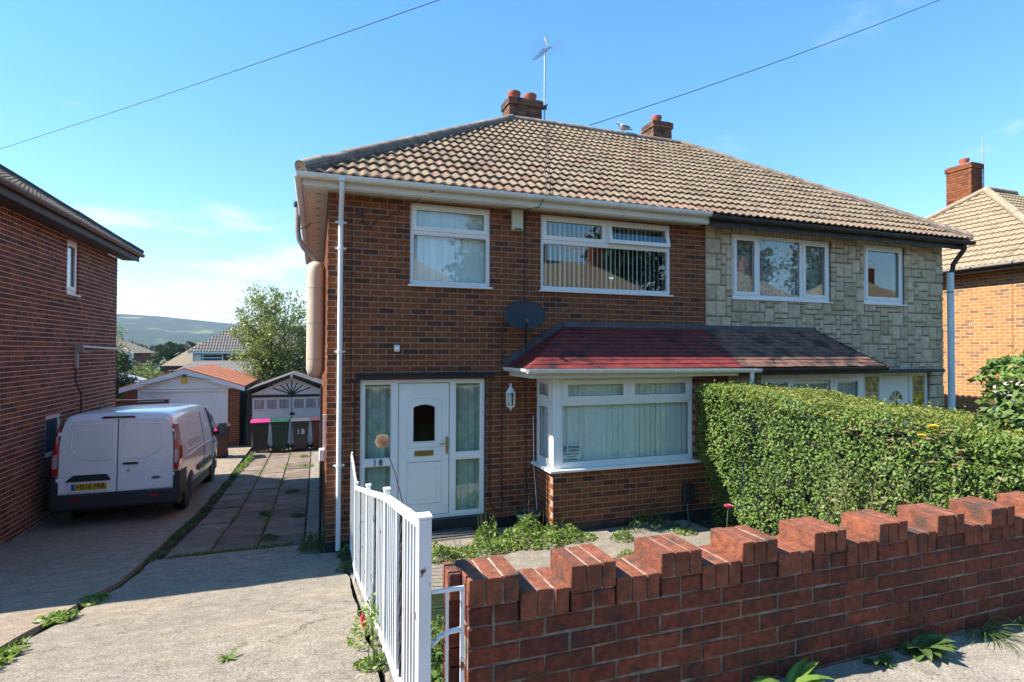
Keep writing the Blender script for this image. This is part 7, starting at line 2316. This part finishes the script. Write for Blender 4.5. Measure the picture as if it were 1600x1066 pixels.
MB().tube([(5.32,-0.75,-2.32),(5.31,-0.77,-2.45),(5.27,-0.84,-2.56),(5.20,-0.98,hz+0.01),(5.02,-1.15,hz),(4.75,-1.22,hz),(4.60,-1.10,hz),(4.75,-0.98,hz),(5.0,-1.02,hz+0.02)], 0.011, 8).build('hose', pmat('hose_green', (0.03,0.12,0.09), 0.5, 0.1), HO, smooth=60)
MB().box(5.24, 5.44, -0.80, -0.715, -2.34, -2.06).build('wall_box', MAT['black_plastic'], HO, bevel=0.01)
MT = thing('doormat', 'dark slate-grey doormat on the front door step', 'doormat', (1.75, -0.28, -2.60))
MB().box(1.35, 2.02, -0.40, -0.09, -2.603, -2.588).build('mat', pmat('mat', (0.045,0.047,0.05), 0.9, 0.3, 30), MT)

# ------------------------------------------------------------------ tree behind the shed and other far greenery
def tree(name, label, x, y, zb_, height, crown_c, crown_r, n, lo, hi, mat, seed, group=None, trunk=0.10):
    rng = np.random.default_rng(seed)
    root = thing(name, label, 'tree', (x, y, zb_), group)
    tr = MB()
    tr.tube([(x,y,zb_-0.2),(x+0.05,y,zb_+height*0.25),(x-0.03,y+0.05,zb_+height*0.5),(x,y,zb_+height*0.85)], [trunk, trunk*0.8, trunk*0.55, trunk*0.15], 8)
    tips = []
    for i in range(26):
        t = rng.uniform(0.2, 0.9); a_ = rng.uniform(0, 6.28)
        s0 = np.array((x, y, zb_+height*t*0.8))
        d = rng.normal(size=3); d /= np.linalg.norm(d)
        e = np.array(crown_c)+d*np.array(crown_r)*rng.uniform(0.75, 1.05)
        m_ = (s0+e)/2+np.array((0, 0, 0.15))
        tr.tube([tuple(s0), tuple(m_), tuple(e)], [trunk*0.3, trunk*0.18, trunk*0.04], 5)
        tips.append(e); tips.append(m_)
    tr.build('trunk', BARK, root)
    cl = []
    for i in range(150):
        d = rng.normal(size=3); d /= np.linalg.norm(d)
        lump_ = 1+0.28*mnoise.noise(tuple(d*1.9+seed))
        cl.append(np.array(crown_c)+d*np.array(crown_r)*lump_*rng.uniform(0.35, 1.0)**0.6)
    cl += tips
    P = []
    per = n//len(cl)
    for c in cl:
        s_ = rng.uniform(0.6, 1.3)*0.13*min(crown_r)
        P.append(np.array(c)+rng.normal(size=(per, 3))*np.array((s_, s_, s_*0.8)))
    P = np.concatenate(P)
    o = put('crown', leaves_mesh('crown', P, mat, lo, hi, 0.6, 0.5, rng, 0.1), root)
    return root
L_TREE = leafmat('apple_leaf', [(0,(0.110,0.160,0.040)),(0.5,(0.175,0.235,0.060)),(0.88,(0.245,0.290,0.088)),(1,(0.34,0.26,0.10))], 0.45, 0.38)
L_DTREE = leafmat('dark_tree_leaf', [(0,(0.022,0.045,0.015)),(1,(0.060,0.095,0.030))], 0.5, 0.25)
tree('garden_tree', 'leafy apple-like tree rising behind the black and white shed', -2.1, 19.5, -3.6, 5.6, (-2.1,19.5,0.70), (1.80,1.6,2.35), 17000, 0.06, 0.14, L_TREE, 5)
tree('conifer_shrub', 'dense dark shrub at the right foot of the apple-like tree', -0.9, 17.8, -3.6, 3.0, (-0.8,17.8,-1.5), (0.8,0.8,1.5), 5000, 0.05, 0.11, L_DTREE, 6)
tree('yellow_shrub', 'yellow-green shrub between the tree and the beige duct', -0.55, 18.8, -3.6, 3.4, (-0.5,18.8,-0.9), (0.65,0.6,1.3), 4000, 0.05, 0.11, leafmat('yellow_leaf', [(0,(0.12,0.14,0.03)),(1,(0.24,0.22,0.05))]), 7)
tree('garden_bush', 'dark bush beside the back corner of the plum brick house', -7.95, 19.0, -3.7, 3.2, (-7.95,19.0,-1.2), (0.70,0.8,1.35), 6000, 0.05, 0.12, L_DTREE, 8)
tree('sapling', 'thin pale sapling poking up at the plum house corner', -8.85, 22.0, -3.8, 4.6, (-8.85,22.0,0.0), (0.40,0.45,1.3), 1100, 0.05, 0.12, L_TREE, 9, trunk=0.05)
tree('low_bush', 'light green bush in the garden left of the lean-to', -9.3, 27.0, -4.2, 2.6, (-9.0,27.0,-1.7), (1.2,1.0,0.9), 4000, 0.06, 0.13, L_TREE, 10)
tree('low_bush', 'sunlit bush in front of the lean-to slate roof', -6.9, 29.0, -4.3, 2.4, (-6.9,29.0,-1.95), (1.3,1.0,0.75), 3500, 0.06, 0.13, L_TREE, 12)
# far-off wood across the valley
rw_ = np.random.default_rng(77)
P = []
for i in range(330):
    y = rw_.uniform(150, 420); x = rw_.uniform(-0.72*y, 0.1*y)
    h = rw_.uniform(9, 16); z0 = ground_h(x, y)
    top_lim = 0.013*y+rw_.uniform(-2.0, 1.0)
    h = min(h, max(3.0, top_lim-z0))
    m_ = 70
    d = rw_.normal(size=(m_, 3)); d /= np.linalg.norm(d, axis=1)[:, None]
    P.append(np.array((x, y, z0+h*0.58))+d*np.array((h*0.42, h*0.42, h*0.42))*rw_.uniform(0.6, 1.05, (m_, 1)))
o = put('distant_wood', leaves_mesh('distant_wood', np.concatenate(P), leafmat('wood_leaf', [(0,(0.018,0.034,0.012)),(1,(0.048,0.074,0.022))], 0.7, 0.1), 1.2, 3.0, 0.8, 0.4, rw_, 0.15), None)
tag(o, 'dark belt of woodland across the valley', 'wood', kind='stuff')
# trees behind the houses across the road (seen in the panes)
for i, (x, y, h) in enumerate(((-9, -36, 13), (0.5, -38, 11), (14, -36, 14), (25, -34, 12), (-22, -36, 12), (40, -38, 15), (54, -40, 16), (70, -36, 15))):
    lab = ['leftmost but one', 'middle', 'right of middle', 'fourth from the left', 'far left', 'third from the right', 'last but one on the right', 'far right'][i]+' tree behind the houses across the road'
    tree('street_tree', lab, x, y, ground_h(x, y), h, (x, y, ground_h(x, y)+h*0.62), (3.6, 3.6, h*0.40), 4200, 0.35, 0.8, L_DTREE, 90+i, 'trees across the road', 0.3)

# ------------------------------------------------------------------ overhead wires and the pigeon
def wire(label, a, b, sag, r=0.011):
    a = Vector(a); b = Vector(b)
    pts = []
    for i in range(25):
        t = i/24
        p = a.lerp(b, t); p.z -= sag*4*t*(1-t)
        pts.append(p)
    o = MB().tube(pts, r, 5).build('overhead_wire', MAT['black_plastic'], smooth=60)
    tag(o, label, 'wire', 'overhead telephone wires')
# left wire runs over the drive to the left neighbour; right wire leaves the ridge
def ray_pt(px, py, dist):
    d = fwd+rgt*((px-800)/FPX)-upv*((py-533)/FPX)
    d.normalize()
    return CAMP+d*dist
wire('thin black wire crossing the sky over the plum brick house roof', ray_pt(-160, 283, 26), ray_pt(860, -62, 12), 0.10, 0.0075)
wire('thin black wire rising from the ridge towards the top right sky', ray_pt(921, 196, 12.9), ray_pt(1640, -72, 22), 0.16, 0.0085)
wire('short pale wire from the white gutter to the wall fixing', (0.86,-0.012,1.93), (1.50,-0.36,2.31), 0.0, 0.006)

BD = thing('pigeon', 'grey pigeon perched on the roof ridge left of the single-pot chimney', 'bird', (6.72, 3.6, 5.25))
def bird():
    # body lofted beak to tail along local x
    st = [(-0.150,0.005,0.118,0.004),(-0.128,0.010,0.122,0.010),(-0.120,0.024,0.126,0.024),(-0.098,0.032,0.126,0.031),(-0.078,0.030,0.108,0.030),(-0.055,0.042,0.078,0.048),(-0.015,0.066,0.052,0.066),(0.035,0.070,0.042,0.064),(0.085,0.052,0.038,0.044),(0.125,0.034,0.032,0.024),(0.160,0.030,0.022,0.012),(0.225,0.028,0.006,0.006),(0.235,0.010,0.003,0.004)]
    mb = MB(); n = 12
    for (x, ry_, zc_, rz_) in st:
        for q in range(n):
            a_ = 2*math.pi*q/n
            mb.v.append((x, math.cos(a_)*ry_, zc_+math.sin(a_)*rz_))
    for i in range(len(st)-1):
        for q in range(n):
            w_ = (q+1) % n
            mb.f.append((i*n+q, i*n+w_, (i+1)*n+w_, (i+1)*n+q)); mb.m.append(0 if i > 1 else 1)
    mb.f.append(tuple(range(n))); mb.m.append(1)
    mb.f.append(tuple(range((len(st)-1)*n, len(st)*n))); mb.m.append(0)
    return mb
T_ = Matrix.Translation((6.72,3.57,5.305)) @ Matrix.Rotation(rad(-8), 4, 'Z') @ Matrix.Scale(1.1, 4)
bird().xform(T_).build('body', [pmat('pigeon_grey', (0.50,0.51,0.54), 0.7, 0.25, 18), pmat('beak', (0.12,0.10,0.09), 0.6)], BD, smooth=60)
for s_ in (-1, 1):
    mb = MB()
    w = [(-0.045,0.066),(0.02,0.075),(0.10,0.062),(0.175,0.030),(0.10,0.020),(0.0,0.028)]
    mb.prism([(x, z) for x, z in w], 'y', 0.058*s_, 0.072*s_)
    mb.xform(T_).build('wing', pmat('pigeon_wing', (0.17,0.175,0.20), 0.7, 0.3, 20), BD)
    MB().tube([(0.0,0.025*s_,0.0),(0.0,0.025*s_,-0.055),(-0.03,0.025*s_,-0.058)], 0.005, 5).xform(T_).build('leg', pmat('pigeon_leg', (0.35,0.10,0.08), 0.6), BD)
